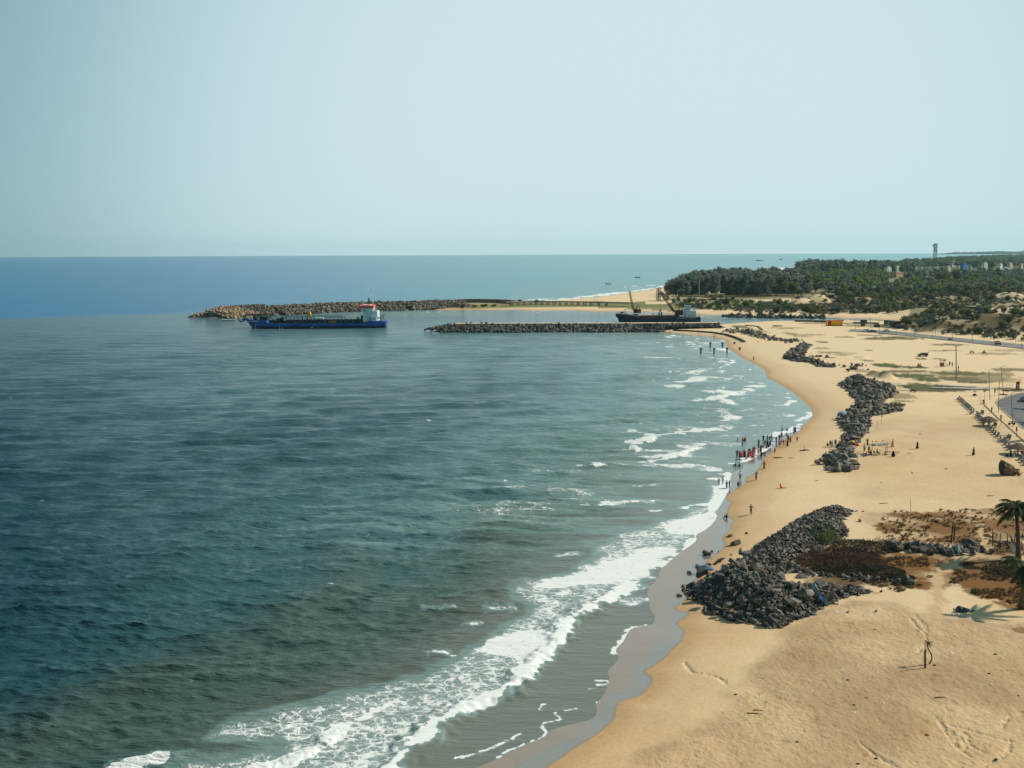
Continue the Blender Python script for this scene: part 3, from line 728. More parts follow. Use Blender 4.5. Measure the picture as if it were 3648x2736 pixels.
hh = mathn(t, 'ADD', hh, mathn(t, 'MULTIPLY', mask, .25))
bp = N(t, 'ShaderNodeBump')
bp.inputs['Distance'].default_value = 1.0
t.links.new(hh, bp.inputs['Height'])
t.links.new(mathn(t, 'MULTIPLY', chop, .58), bp.inputs['Strength'])
t.links.new(bp.outputs[0], bs.inputs['Normal'])
sm.materials.append(m)
sea = link(bpy.data.objects.new('sea', sm))
tag(sea, 'choppy sea, dark in the open and foaming along the beach', 'sea', kind='structure')
del x, y, f, z, sb, dsh, foam, crest, cw, dxs, dys, gust, amp, nse, mo, do, azx, oc, broad
# ------------------------------------------------------------------ mesh builder and things
class MB:
    def __init__(s):
        s.v, s.f = [], []
    def add(s, vs, fs):
        o = len(s.v)
        s.v += [tuple(v) for v in vs]
        s.f += [tuple(i + o for i in q) for q in fs]
        return s
    def box(s, c, d, rz=0.0, taper=1.0, tilt=None):
        x, y, z = d[0] / 2, d[1] / 2, d[2] / 2
        vs = [Vector((a * x * (taper if k > 0 else 1), b * y * (taper if k > 0 else 1), k * z)) for k in (-1, 1) for a, b in ((-1, -1), (1, -1), (1, 1), (-1, 1))]
        m = Matrix.Rotation(rz, 3, 'Z')
        if tilt: m = m @ Matrix.Rotation(tilt[0], 3, 'X') @ Matrix.Rotation(tilt[1], 3, 'Y')
        vs = [m @ v + Vector(c) for v in vs]
        return s.add(vs, [(0, 3, 2, 1), (4, 5, 6, 7), (0, 1, 5, 4), (1, 2, 6, 5), (2, 3, 7, 6), (3, 0, 4, 7)])
    def tube(s, pts, rs, n=6, cap=True):
        pts = [Vector(p) for p in pts]
        if not isinstance(rs, (list, tuple)): rs = [rs] * len(pts)
        rings = []
        up = None
        for i, p in enumerate(pts):
            d = (pts[min(i + 1, len(pts) - 1)] - pts[max(i - 1, 0)]).normalized()
            a = up if up is not None else (Vector((0, 0, 1)) if abs(d.z) < .9 else Vector((1, 0, 0)))
            u = (a - d * a.dot(d)).normalized()
            up = u
            w = d.cross(u)
            rings.append([p + (u * math.cos(2 * math.pi * k / n) + w * math.sin(2 * math.pi * k / n)) * rs[i] for k in range(n)])
        vs = [v for r_ in rings for v in r_]
        fs = []
        for i in range(len(pts) - 1):
            for k in range(n):
                k2 = (k + 1) % n
                fs.append((i * n + k, i * n + k2, (i + 1) * n + k2, (i + 1) * n + k))
        if cap:
            fs.append(tuple(range(n))[::-1])
            fs.append(tuple((len(pts) - 1) * n + k for k in range(n)))
        return s.add(vs, fs)
    def lathe(s, prof, c=(0, 0, 0), n=10, sx=1.0, sy=1.0):
        vs = [(c[0] + r_ * math.cos(2 * math.pi * k / n) * sx, c[1] + r_ * math.sin(2 * math.pi * k / n) * sy, c[2] + z_) for r_, z_ in prof for k in range(n)]
        fs = [(i * n + k, i * n + (k + 1) % n, (i + 1) * n + (k + 1) % n, (i + 1) * n + k) for i in range(len(prof) - 1) for k in range(n)]
        fs += [tuple(range(n))[::-1], tuple((len(prof) - 1) * n + k for k in range(n))]
        return s.add(vs, fs)
    def prism(s, out, axis='y', a=-.5, b=.5):
        """outline of (u, v) pairs extruded along an axis: y -> (u, t, v); x -> (t, u, v); z -> (u, v, t)"""
        def P(u, v, t_): return {'y': (u, t_, v), 'x': (t_, u, v), 'z': (u, v, t_)}[axis]
        n = len(out)
        vs = [P(u, v, a) for u, v in out] + [P(u, v, b) for u, v in out]
        fs = [tuple(range(n)), tuple(range(n, 2 * n))[::-1]] + [(i, (i + 1) % n, n + (i + 1) % n, n + i)[::-1] for i in range(n)]
        return s.add(vs, fs)
    def mesh(s, name, m, smooth=False):
        me = bpy.data.meshes.new(name)
        me.from_pydata(s.v, [], s.f)
        bm = bmesh.new()
        bm.from_mesh(me)
        bmesh.ops.recalc_face_normals(bm, faces=bm.faces)
        bm.to_mesh(me)
        bm.free()
        if smooth:
            me.polygons.foreach_set('use_smooth', [True] * len(me.polygons))
        me.materials.append(m)
        return me
    def build(s, name, m, parent=None, smooth=False, label=None):
        o = link(bpy.data.objects.new(name, s.mesh(name, m, smooth)), parent)
        if label: o['label'] = label
        return o
def empty(name, loc, rz=0.0, label=None, cat=None, group=None, scale=1.0):
    o = bpy.data.objects.new(name, None)
    o.empty_display_size = .3
    C.objects.link(o)
    o.location = loc
    o.rotation_euler = (0, 0, rz)
    o.scale = (scale,) * 3
    return tag(o, label, cat, group)
def copy_tree(o, parent=None):
    c = o.copy()
    C.objects.link(c)
    if parent is not None: c.parent = parent
    for ch in list(o.children): copy_tree(ch, c)
    return c
def place_copy(proto, first, loc, rz, label=None, group=None, scale=None):
    c = proto if first else copy_tree(proto)
    c.location = loc
    c.rotation_euler = (0, 0, rz)
    if scale: c.scale = (scale,) * 3 if isinstance(scale, (int, float)) else scale
    if label: c['label'] = label
    if group: c['group'] = group
    return c
def pix(q):
    l = CM.transposed() @ (Vector(q) - Vector((0, 0, CAM_H)))
    return (1824 + FPX * l.x / -l.z, 1368 - FPX * l.y / -l.z)
# ------------------------------------------------------------------ rocks
ROCK = mat('basalt', (.165, .148, .122), .9, vscale=1.7, bump=.8, bscale=7, col2=(.045, .042, .038), spec=.2)
ROCKG = mat('weathered_basalt', (.225, .205, .17), .9, col2=(.09, .085, .074), vscale=1.2, bump=.7, bscale=5)
ROCKB = mat('brown_rock', (.26, .19, .115), .9, col2=(.14, .105, .07), vscale=2.0, bump=.6)
ROCKW = mat('wet_black_rock', (.05, .055, .056), .55, col2=(.02, .022, .024), vscale=2.0, bump=.6, spec=.5)
CONC = mat('tetrapod_concrete', (.42, .31, .20), .9, col2=(.25, .18, .115), vscale=.7)
def rock_mesh(seed, flat=1.0, n=15):
    r_ = random.Random(seed)
    bm = bmesh.new()
    for _ in range(n):
        v = Vector([r_.uniform(-1, 1) for _ in range(3)])
        v = Vector([math.copysign(abs(c) ** .55, c) for c in v])
        v.length = min(v.length, 1.05) if r_.random() < .6 else r_.uniform(.85, 1.15)
        bm.verts.new((v.x * r_.uniform(.85, 1), v.y * .8, v.z * .62 * flat))
    res = bmesh.ops.convex_hull(bm, input=bm.verts)
    bmesh.ops.delete(bm, geom=[e for e in res['geom_interior'] if isinstance(e, bmesh.types.BMVert)], context='VERTS')
    bmesh.ops.dissolve_limit(bm, angle_limit=R(14), verts=bm.verts, edges=bm.edges)
    bmesh.ops.recalc_face_normals(bm, faces=bm.faces)
    me = bpy.data.meshes.new('boulder')
    bm.to_mesh(me)
    bmesh.ops.triangulate(bm, faces=bm.faces)
    bm.verts.index_update()
    vv = np.array([v.co[:] for v in bm.verts], np.float32)
    ff = np.array([[v.index for v in f_.verts] for f_ in bm.faces], np.int32)
    bm.free()
    return me, vv, ff
ROCKS = [rock_mesh(100 + k, 1.0 if k % 3 else .6) for k in range(12)]
def tetrapod_mesh():
    mb = MB()
    for d in ((0, 0, 1), (.943, 0, -.333), (-.471, .816, -.333), (-.471, -.816, -.333)):
        v = Vector(d)
        mb.tube([v * 0.05, v * 1.05], [.42, .27], 7)
    me = mb.mesh('tetrapod', CONC)
    bm = bmesh.new(); bm.from_mesh(me)
    bmesh.ops.triangulate(bm, faces=bm.faces)
    vv = np.array([v.co[:] for v in bm.verts], np.float32)
    ff = np.array([[v.index for v in f_.verts] for f_ in bm.faces], np.int32)
    bm.free()
    return me, vv, ff
TETRA = tetrapod_mesh()
def rmat(r_):
    """random rotation matrix (numpy)"""
    return (Matrix.Rotation(r_.uniform(0, 6.28), 3, 'Z') @ Matrix.Rotation(math.acos(r_.uniform(-1, 1)), 3, 'X') @ Matrix.Rotation(r_.uniform(0, 6.28), 3, 'Z'))
def merge_rocks(name, items, m, base=None, mats=None):
    """items: (x, y, z, size, variant, seed) merged into one mesh"""
    V, F, MI = [], [], []
    o = 0
    if base is not None:
        V.append(base[0]); F.append(base[1]); MI.append(np.zeros(len(base[1]), np.int32)); o = len(base[0])
    for (x_, y_, z_, s_, var, seed, mi) in items:
        vv, ff = (TETRA if var < 0 else ROCKS[var % len(ROCKS)])[1:]
        r_ = random.Random(seed)
        M = np.array(rmat(r_) if (var < 0 or r_.random() < .35) else (Matrix.Rotation(r_.uniform(0, 6.28), 3, 'Z') @ Matrix.Rotation(r_.gauss(0, .45), 3, 'X') @ Matrix.Rotation(r_.gauss(0, .45), 3, 'Y')))
        sc = np.array([s_ * r_.uniform(.75, 1.3), s_ * r_.uniform(.8, 1.1), s_ * r_.uniform(.8, 1.1)]) if var >= 0 else s_
        V.append((vv * sc) @ M.T + np.array([x_, y_, z_]))
        F.append(ff + o)
        MI.append(np.full(len(ff), mi, np.int32))
        o += len(vv)
    me = mesh_np(name, np.concatenate(V), np.concatenate(F))
    for q in (mats or [m]): me.materials.append(q)
    me.polygons.foreach_set('material_index', np.concatenate(MI))
    me.update()
    return link(bpy.data.objects.new(name, me))
def grid_base(xs, ys, fn, step, keep):
    gx, gy = np.meshgrid(np.arange(xs[0], xs[1], step), np.arange(ys[0], ys[1], step))
    k = keep(gx.ravel(), gy.ravel())
    z_ = fn(gx.ravel(), gy.ravel())
    nr, nc = gx.shape
    i = np.arange(nr * nc).reshape(nr, nc)
    q = np.stack([i[:-1, :-1], i[:-1, 1:], i[1:, 1:], i[1:, :-1]], -1).reshape(-1, 4)
    q = q[k[q].all(1)]
    t3 = np.concatenate([q[:, :3], q[:, [0, 2, 3]]])
    return np.stack([gx.ravel(), gy.ravel(), z_], 1).astype(np.float32), t3
SM = [(a, b, 2.9) for a, b in ()]
def pile(poly_px, hgt, rise, n, smin, smax, seed, z0=1.5, alpha=1.7):
    """poly in pixels at ground level -> list of rocks on a mound, and its core"""
    P = W(poly_px, z0)
    xs = [p[0] for p in P]; ys = [p[1] for p in P]
    r_ = random.Random(seed)
    def top(X, Y):
        X = np.asarray(X, float); Y = np.asarray(Y, float)
        d = pdist(X, Y, P, True)
        d = np.where(inside(X, Y, P), d, -d)
        b = height(X, Y)[0]
        return b + hgt * sstep(-.3, rise, d) * (.75 + .55 * vnoise(X / 6, Y / 6, seed)) + .35 * (vnoise(X / 1.7, Y / 1.7, seed + 1) - .5) * (d > 0) - .25 * (d < .2)
    X = np.array([r_.uniform(min(xs), max(xs)) for _ in range(n * 6)])
    Y = np.array([r_.uniform(min(ys), max(ys)) for _ in range(n * 6)])
    k = inside(X, Y, P)
    X, Y = X[k][:n], Y[k][:n]
    S = np.array([smin + (smax - smin) * r_.random() ** (alpha * 2.2) for _ in X])
    Z = top(X, Y) + S * .18
    core = grid_base((min(xs), max(xs)), (min(ys), max(ys)), lambda a, b: top(a, b) - .12, max(.5, (max(xs) - min(xs)) / 90), lambda a, b: inside(a, b, P))
    return [(X[i], Y[i], Z[i], S[i]) for i in range(len(X))], core
NEARP = [(2430, 2074), (2475, 2048), (2520, 2030), (2569, 2006), (2640, 1972), (2671, 1940), (2716, 1915), (2768, 1889), (2801, 1868), (2822, 1848), (2852, 1836), (2888, 1826),
 (2957, 1806), (3010, 1808), (3045, 1818), (3030, 1836), (3003, 1855), (3025, 1895), (3011, 1918), (2930, 1950), (2897, 1968), (2860, 2005), (2852, 2032), (2777, 2040), (2755, 2071), (2807, 2086), (2912, 2082), (3000, 2088), (3089, 2103), (3157, 2108),
 (3035, 2124), (2974, 2139), (2966, 2150), (2894, 2186), (2852, 2200), (2789, 2230), (2740, 2224), (2686, 2209), (2640, 2200), (2590, 2196), (2563, 2170), (2502, 2158), (2505, 2130), (2455, 2105)]
rocks, core = pile(NEARP, 2.7, 6.0, 6500, .20, .66, 31)
sc_ = random.Random(8)
# the big slabs that stand out, and stones strewn round the foot
BIG = [(2640, 2075, 2.1), (2690, 2060, 1.9), (2560, 2115, 1.7), (2660, 2020, 1.6), (2645, 1995, 1.5), (2500, 2065, 1.7), (2590, 2180, 1.2), (2640, 2185, 1.3), (2745, 2218, 1.1), (2830, 2180, 1.9), (2870, 2150, 1.7), (2950, 2140, 1.9), (2925, 2105, 1.7),
       (2855, 2045, 1.6), (2780, 2115, 1.5), (2700, 2110, 1.5), (2520, 2150, 1.3), (2580, 2090, 1.4), (2700, 1990, 1.3), (2610, 2050, 1.5), (2820, 2140, 1.3), (2760, 2170, 1.3), (2690, 2190, 1.2)]
for (a, b, s_) in BIG:
    q = g(a, b + 12)
    zt = [r_ for r_ in rocks if abs(r_[0] - q.x) < 1.5 and abs(r_[1] - q.y) < 1.5]
    z_ = max([r_[2] for r_ in zt]) if zt else q.z
    rocks.append((q.x, q.y, z_ + .02, s_ * .6))
STRAY = [(2515, 1975, .35), (2535, 1966, .3), (2560, 1965, .2), (2620, 1940, .9), (2570, 2000, .8), (2605, 1978, .25), (2550, 2010, .7), (2523, 2014, .6), (2518, 1976, .8), (2485, 2020, .45), (2455, 2043, .45), (2420, 2122, .5), (2433, 2090, .45), (2465, 2092, .9), (2443, 2115, .3), (2480, 2135, .3), (2660, 1902, .35), (2600, 1912, .5),
         (3063, 1858, .5), (3050, 1822, .35), (3075, 1823, .25), (3240, 2083, 1.0), (3228, 2078, .9), (3200, 2080, .8), (3215, 2075, .9), (3000, 1660, .5), (3020, 2182, .25), (3120, 2180, .3)]
for (a, b, s_) in STRAY:
    q = g(a, b)
    rocks.append((q.x, q.y, q.z + s_ * .25, s_))
# the low rock wall behind the dead grass, and the edge of stones under the brush
def rock_line(pts, n, smin, smax, wd, seed, zz=.35, z0=1.5):
    P = W(pts, z0)
    r_ = random.Random(seed)
    L = [0]
    for i in range(1, len(P)): L.append(L[-1] + math.dist(P[i], P[i - 1]))
    out = []
    for _ in range(n):
        u = r_.uniform(0, L[-1])
        i = max(k for k in range(len(L)) if L[k] <= u)
        i = min(i, len(P) - 2)
        t_ = (u - L[i]) / (L[i + 1] - L[i])
        X, Y = lerp(P[i][0], P[i + 1][0], t_) + r_.gauss(0, wd), lerp(P[i][1], P[i + 1][1], t_) + r_.gauss(0, wd)
        s_ = smin + (smax - smin) * r_.random() ** 2.2
        out.append((X, Y, hz1(X, Y) + s_ * zz * r_.uniform(.4, 1.8), s_))
    return out
rocks += rock_line([(3165, 1955), (3220, 1955), (3290, 1962), (3350, 1970), (3420, 1972), (3480, 1962)], 150, .35, 1.0, 1.0, 61, .5)
rocks += rock_line([(2860, 2035), (2930, 2045), (3010, 2052), (3075, 2063), (3180, 2075)], 80, .25, .6, .5, 62)
mid = []
MIDP = [(2983, 1369), (3001, 1358), (3028, 1343), (3066, 1340), (3103, 1362), (3150, 1374), (3191, 1386), (3198, 1398), (3184, 1414), (3160, 1427), (3143, 1437), (3157, 1447), (3198, 1458), (3211, 1467), (3170, 1473), (3137, 1478), (3106, 1481),
 (3103, 1503), (3106, 1523), (3086, 1547), (3072, 1564), (3066, 1577), (3039, 1586), (3035, 1611), (3045, 1631), (3062, 1658), (3045, 1675), (3018, 1682), (2968, 1677), (2934, 1660), (2920, 1638), (2944, 1626), (2954, 1603), (2975, 1590), (2995, 1577),
 (2995, 1547), (3012, 1537), (2995, 1522), (2993, 1503), (2988, 1488), (3001, 1466), (3035, 1444), (3059, 1437), (3032, 1415), (3025, 1395), (2998, 1380)]
r2, core2 = pile(MIDP, 1.9, 6.0, 1300, .5, 1.5, 33)
mid += r2
UPP = [(2788, 1275), (2807, 1253), (2839, 1237), (2864, 1224), (2891, 1232), (2872, 1250), (2866, 1269), (2888, 1280), (2915, 1283), (2942, 1297), (2983, 1306), (2970, 1311), (2907, 1306), (2888, 1292), (2834, 1287)]
r3, core3 = pile(UPP, 1.6, 7.0, 560, .5, 1.5, 34)
mid += r3
mid += rock_line([(2620, 1178), (2650, 1180), (2680, 1190), (2700, 1197), (2740, 1207), (2790, 1214), (2845, 1221)], 170, .6, 1.6, 2.6, 63)
mid += rock_line([(2615, 1182), (2650, 1184)], 40, .8, 1.8, 3.0, 66)
mid += rock_line([(2983, 1307), (3010, 1310), (3050, 1318), (3060, 1300)], 14, .6, 1.4, 3.0, 64)
mid += rock_line([(2905, 1272), (2950, 1276)], 12, .5, 1.2, 1.4, 65)
for a, b, s_ in [(3008, 1309, 1.6), (3045, 1316, 1.5), (3020, 1323, 1.3), (2970, 1303, 1.6), (3210, 1465, 1.2), (3205, 1458, 1.0), (2912, 1655, 1.4), (2985, 1680, 1.9), (3028, 1678, 1.6), (2945, 1640, 1.9), (3000, 1650, 2.3), (2982, 1625, 1.8), (3160, 1458, 2.2), (2989, 1482, 1.0)]:
    q = g(a, b)
    mid.append((q.x, q.y, q.z + .4 * s_, s_ * .62))
allr = [(r_, 'n') for r_ in rocks] + [(r_, 'm') for r_ in mid]
def appar(r_): return r_[3] / math.hypot(r_[0], r_[1])
allr.sort(key=lambda e: -appar(e[0]))
bigs = allr[:298]
rest = allr[298:]
rr_ = random.Random(77)
NEARC = W(NEARP, 1.5)
for i, (r_, zone) in enumerate(bigs):
    me = ROCKS[i % len(ROCKS)][0]
    if not me.materials: me.materials.append(ROCK)
    near = zone == 'n'
    o = bpy.data.objects.new('boulder', me)
    C.objects.link(o)
    o.location = r_[:3]
    o.rotation_euler = (rr_.gauss(0, .4), rr_.gauss(0, .4), rr_.uniform(0, 6.28))
    s_ = r_[3]
    o.scale = (s_ * rr_.uniform(.85, 1.35), s_ * rr_.uniform(.8, 1.1), s_ * rr_.uniform(.8, 1.15))
    k = rr_.random()
    o.material_slots[0].link = 'OBJECT'
    left = near and r_[0] < 36
    o.material_slots[0].material = ROCKB if k < .05 else (ROCKW if (left and k < .3) else (ROCKG if (k > .62 or not near) else ROCK))
    u_, v_ = pix(r_[:3])
    zl = (('low rock wall right of the dead brush', u_ > 3160 and v_ < 2000), ('far crest of the big heap, above the green bush', v_ < 1900), ('stone edge below the dead brush', u_ > 2850 and v_ < 2085), ('right end of the big heap, by the teal boat', u_ > 2850),
          ('wet foot of the big heap beside the water', u_ < 2570), ('upper slope of the big heap', v_ < 2030), ('lower front of the big heap on dry sand', v_ > 2150), ('middle of the big heap', True)) if near else \
         (('low stone line near the jetty root', v_ < 1222), ('upper small rock heap on the beach', v_ < 1330), ('northern half of the middle rock wall', v_ < 1480), ('southern half of the middle rock wall', True))
    zl = next(a for a, b in zl if b)
    tag(o, ('dark' if near else 'grey') + ' angular boulder in the ' + zl, 'boulder', 'boulders: ' + zl)
def mk(lst, seed):
    q = random.Random(seed)
    return [(r_[0], r_[1], r_[2], r_[3], q.randrange(12), q.randrange(10 ** 6), q.choice([0, 0, 0, 1, 1, 2]) if q.random() < .93 else 3) for r_ in lst]
rub = [r_ for r_, z_ in rest if z_ == 'n']
tag(merge_rocks('rubble', mk(rub, 3), ROCK, core, [ROCK, ROCKG, ROCKW, ROCKB]), 'broken black stones filling the big heap by the water', 'rubble', kind='stuff')
rub = [r_ for r_, z_ in rest if z_ == 'm']
c2 = np.concatenate([core2[0], core3[0]]), np.concatenate([core2[1], core3[1] + len(core2[0])])
tag(merge_rocks('rubble', mk(rub, 4), ROCKG, c2, [ROCKG, ROCKG, ROCK, ROCKB]), 'grey stones of the long broken rock wall on the beach', 'rubble', kind='stuff')
# ------------------------------------------------------------------ the two breakwaters
def bank(line, cw, run, hgt, step, z0=0.0):
    xs = [p[0] for p in line]; ys = [p[1] for p in line]
    def top(X, Y):
        d = pdist(np.asarray(X, float), np.asarray(Y, float), line)
        return hgt * (1 - np.clip((d - cw) / run, 0, 1.3)) + z0
    base = grid_base((min(xs) - run * 1.3, max(xs) + run * 1.3), (min(ys) - run * 1.3, max(ys) + run * 1.3), lambda a, b: top(a, b) - 1.3, step, lambda a, b: pdist(a, b, line) < cw + run * 1.2)
    return top, base
def bank_rocks(line, top, cw, run, n, smin, smax, seed, front=.7, crest=True):
    r_ = random.Random(seed)
    L = [0]
    for i in range(1, len(line)): L.append(L[-1] + math.dist(line[i], line[i - 1]))
    X, Y, S = [], [], []
    for _ in range(n):
        u = r_.uniform(-run * .6, L[-1])
        i = max([k for k in range(len(L) - 1) if L[k] <= u] or [0])
        t_ = (u - L[i]) / (L[i + 1] - L[i])
        dx, dy = (line[i + 1][0] - line[i][0]), (line[i + 1][1] - line[i][1])
        l_ = math.hypot(dx, dy)
        nx_, ny_ = dy / l_, -dx / l_
        if ny_ > 0: nx_, ny_ = -nx_, -ny_       # towards the camera
        q = r_.random()
        w_ = r_.uniform(0 if not crest else -cw, cw + run) if q < front else -r_.uniform(cw * .8, cw + run)
        if not crest: w_ = math.copysign(max(abs(w_), cw), w_)
        X.append(line[i][0] + dx * t_ + nx_ * w_); Y.append(line[i][1] + dy * t_ + ny_ * w_)
        S.append(smin + (smax - smin) * r_.random() ** 1.8)
    X, Y = np.array(X), np.array(Y)
    Z = top(X, Y)
    return [(X[i], Y[i], Z[i] + S[i] * r_.uniform(-.1, .35) * (1 if crest else .4), S[i]) for i in range(n) if Z[i] > -.5]
# far breakwater
fl = [at0(a, b, 4.6) for a, b in [(782, 1106), (820, 1103), (880, 1099), (965, 1097), (1080, 1091), (1182, 1086), (1300, 1083), (1436, 1081), (1560, 1077), (1650, 1075)]]
ftop, fbase = bank(fl, 3.0, 16.0, 5.0, 2.5)
fr = bank_rocks(fl, ftop, 3.0, 16.0, 2700, 1.3, 2.3, 71, .86)
split = at0(1010, 1110, 3)[0]
tets = [r_ for r_ in fr if r_[0] < split + (r_[1] - 660) * -.25]
darks = [r_ for r_ in fr if r_[0] >= split + (r_[1] - 660) * -.25]
tets.sort(key=lambda e: e[1])
TG = mat('old_tetrapod_concrete', (.25, .18, .105), .9, col2=(.13, .10, .07), vscale=.8)
TETRA[0].materials.clear()
TETRA[0].materials.append(CONC)
for i, r_ in enumerate(tets[:270]):
    o = bpy.data.objects.new('tetrapod', TETRA[0])
    C.objects.link(o)
    o.location = r_[:3]
    o.rotation_euler = [rr_.uniform(0, 6.28) for _ in range(3)]
    o.scale = (rr_.uniform(1.9, 2.5),) * 3
    if r_[0] < at0(760, 1130)[0] and rr_.random() < .75 or rr_.random() < .3:
        o.material_slots[0].link = 'OBJECT'
        o.material_slots[0].material = TG
    zl = 'dark outer tip of the far breakwater' if r_[0] < at0(740, 1130)[0] else 'pale head of the far breakwater' if r_[0] < at0(860, 1130)[0] else 'inner end of the pale armour, behind the blue ship'
    tag(o, 'four-legged concrete armour block at the ' + zl, 'armour block', 'armour blocks: ' + zl)
q = random.Random(9)
tag(merge_rocks('breakwater_armour', [(r_[0], r_[1], r_[2], 2.1, -1, q.randrange(10 ** 6), 0) for r_ in tets[270:]] + [(r_[0], r_[1], r_[2], r_[3], q.randrange(12), q.randrange(10 ** 6), q.choice([1, 1, 2])) for r_ in darks],
     CONC, (fbase[0], fbase[1]), [mat('breakwater_core', (.11, .095, .075), .9, var=.4, vscale=.3), mat('breakwater_rock', (.175, .145, .11), .9, col2=(.08, .07, .058), vscale=.5), mat('breakwater_rock_pale', (.22, .19, .145), .9, col2=(.12, .11, .09), vscale=.5)]), 'dark rock slope of the long breakwater across the harbour mouth', 'breakwater', kind='stuff')
# replace the armour index of the concrete ones by the concrete itself
# near jetty
JZ = 3.7
jl = [at0(a, b, JZ) for a, b in [(1604, 1157), (1700, 1156.4), (2000, 1156), (2200, 1155.5), (2355, 1155), (2456, 1155), (2560, 1154)]]
jl = [(p[0], p[1] + 1.5) for p in jl]
jtop, jbase = bank(jl, 3.2, 9.0, 3.4, 1.6)
jr = bank_rocks(jl, jtop, 3.2, 9.0, 2300, .9, 1.75, 73, .84, False)
tipx = at0(1604, 1157, JZ)
jr += [r_ for r_ in bank_rocks([(tipx[0] - 10, tipx[1] - 3), (tipx[0] - 3, tipx[1])], lambda X, Y: np.maximum(1.2 + (np.asarray(X) - (tipx[0] - 13)) * .17, 0.) - .03 * np.abs(np.asarray(Y) - tipx[1]) ** 1.2, 1.0, 4.0, 90, .8, 1.6, 74)]
xe = at0(2345, 1170)[0]
jr = [r_ for r_ in jr if r_[0] < xe or r_[1] > jl[3][1] - 6.5]
tag(merge_rocks('jetty_armour', [(r_[0], r_[1], r_[2], r_[3], q.randrange(12), q.randrange(10 ** 6), q.choice([1, 1, 2])) for r_ in jr], ROCK, jbase,
    [mat('jetty_core', (.07, .066, .058), .9, var=.4, vscale=.5), mat('jetty_rock', (.095, .094, .088), .85, col2=(.04, .04, .042), vscale=.8), mat('jetty_rock_pale', (.22, .205, .165), .85, col2=(.11, .105, .09), vscale=.8)]), 'black rock armour along both sides of the straight jetty', 'rock armour', kind='stuff')
mb = MB()
for i in range(len(jl) - 1):
    a, b = Vector((*jl[i], 0)), Vector((*jl[i + 1], 0))
    if i == 0: a = a + (b - a).normalized() * 2.5
    d = b - a
    mb.box(((a + b) / 2 + Vector((0, 0, 3.95))), (d.length + .02 * (i % 2), 5.2 + .006 * i, .9 + .004 * i), math.atan2(d.y, d.x))
o = mb.build('jetty_deck', mat('jetty_concrete', (.60, .46, .30), .9, var=.22, vscale=.25))
tag(o, 'long flat tan concrete walkway on top of the black rock jetty', 'jetty')
ROCKW2 = None
# fishes of rock on the channel bank
tag(merge_rocks('bank_armour', mk(rock_line([(2600, 1124), (2640, 1126), (2700, 1127), (2838, 1128), (2930, 1129)], 230, 1.0, 2.2, 2.8, 75, .6, .8), 5), ROCK, None, [ROCK, ROCKG, ROCK, ROCKG]), 'low bank of dark rocks on the far side of the channel', 'rock bank', kind='stuff')
# ------------------------------------------------------------------ the blue dredger
HULLB = mat('blue_hull_paint', (.001, .10, .40), .5, col2=(.001, .055, .24), vscale=.25, spec=.5)
HULLD = mat('dark_boot_paint', (.012, .022, .045), .6, var=.4, vscale=.6)
SHIPW = mat('ship_white_paint', (.62, .70, .72), .5, var=.10, vscale=.8)
SHIPR = mat('orange_red_paint', (.85, .10, .05), .5)
SHIPDK = mat('dark_green_steel', (.022, .035, .035), .6, var=.4, vscale=1.0)
SHIPGR = mat('grey_steel', (.20, .23, .23), .6, var=.3, vscale=1.0)
SHIPY = mat('yellow_paint', (.80, .42, .03), .5)
BLACKG = mat('dark_window_glass', (.02, .03, .04), .12, spec=.8)
RUST = mat('rusty_steel', (.14, .06, .035), .85, var=.5, vscale=1.5)
WHITEP = mat('white_paint', (.78, .80, .78), .55)
FOAMM = mat('foam_water', (.85, .88, .88), .8)
def hull(mb, secs):
    """secs: list of (x, half beam, z) rows from keel to rail -> list of rings; each sec = (xs, [(y, z)...])"""
    n = len(secs[0][1])
    vs, fs = [], []
    for x_, pr in secs:
        for (y_, z_) in pr: vs.append((x_, -y_, z_))
        for (y_, z_) in reversed(pr): vs.append((x_, y_, z_))
    k = 2 * n
    for i in range(len(secs) - 1):
        for j in range(k):
            fs.append((i * k + j, i * k + (j + 1) % k, (i + 1) * k + (j + 1) % k, (i + 1) * k + j))
    fs.append(tuple(range(k)))
    fs.append(tuple((len(secs) - 1) * k + j for j in range(k))[::-1])
    mb.add(vs, fs)
U = .0422
pW = Vector((*at0(1131, 1167.5), 0))
dred = empty('dredger', pW, R(.6), 'long blue suction dredger with white wheelhouse and red roof, off the breakwater head', 'ship')
def dx(u): return (u - 1122.0) * U
def dz(v): return (546.0 - v) * U
B = 7.0
def sec(x_, zt, bt=B, bw=B * .97, bk=B * .7, shift=0.0):
    return (x_, [(bk, -1.6), (bw, -.2), (bw, .9), (bt, zt)])
mb = MB()
rows = []
for u, zt, bt, bw in [(185, 4.9, 1.2, .25), (210, 4.9, 3.2, 1.6), (250, 4.95, 5.2, 3.6), (300, 4.9, 6.3, 5.3), (380, 4.85, 6.9, 6.4), (430, 4.7, 7.0, 6.8), (452, 3.6, 7.0, 6.8), (480, 3.2, 7.0, 6.9), (900, 3.1, 7, 6.9), (1500, 3.1, 7, 6.9), (1815, 3.2, 7, 6.9), (1850, 4.2, 7, 6.8), (2000, 4.2, 6.8, 6.4), (2098, 4.2, 5.6, 4.8)]:
    rows.append((dx(u), [(bw * .96, 1.25), (bw + (bt - bw) * .4, 1.6), (bt, zt)]))
hull(mb, rows)
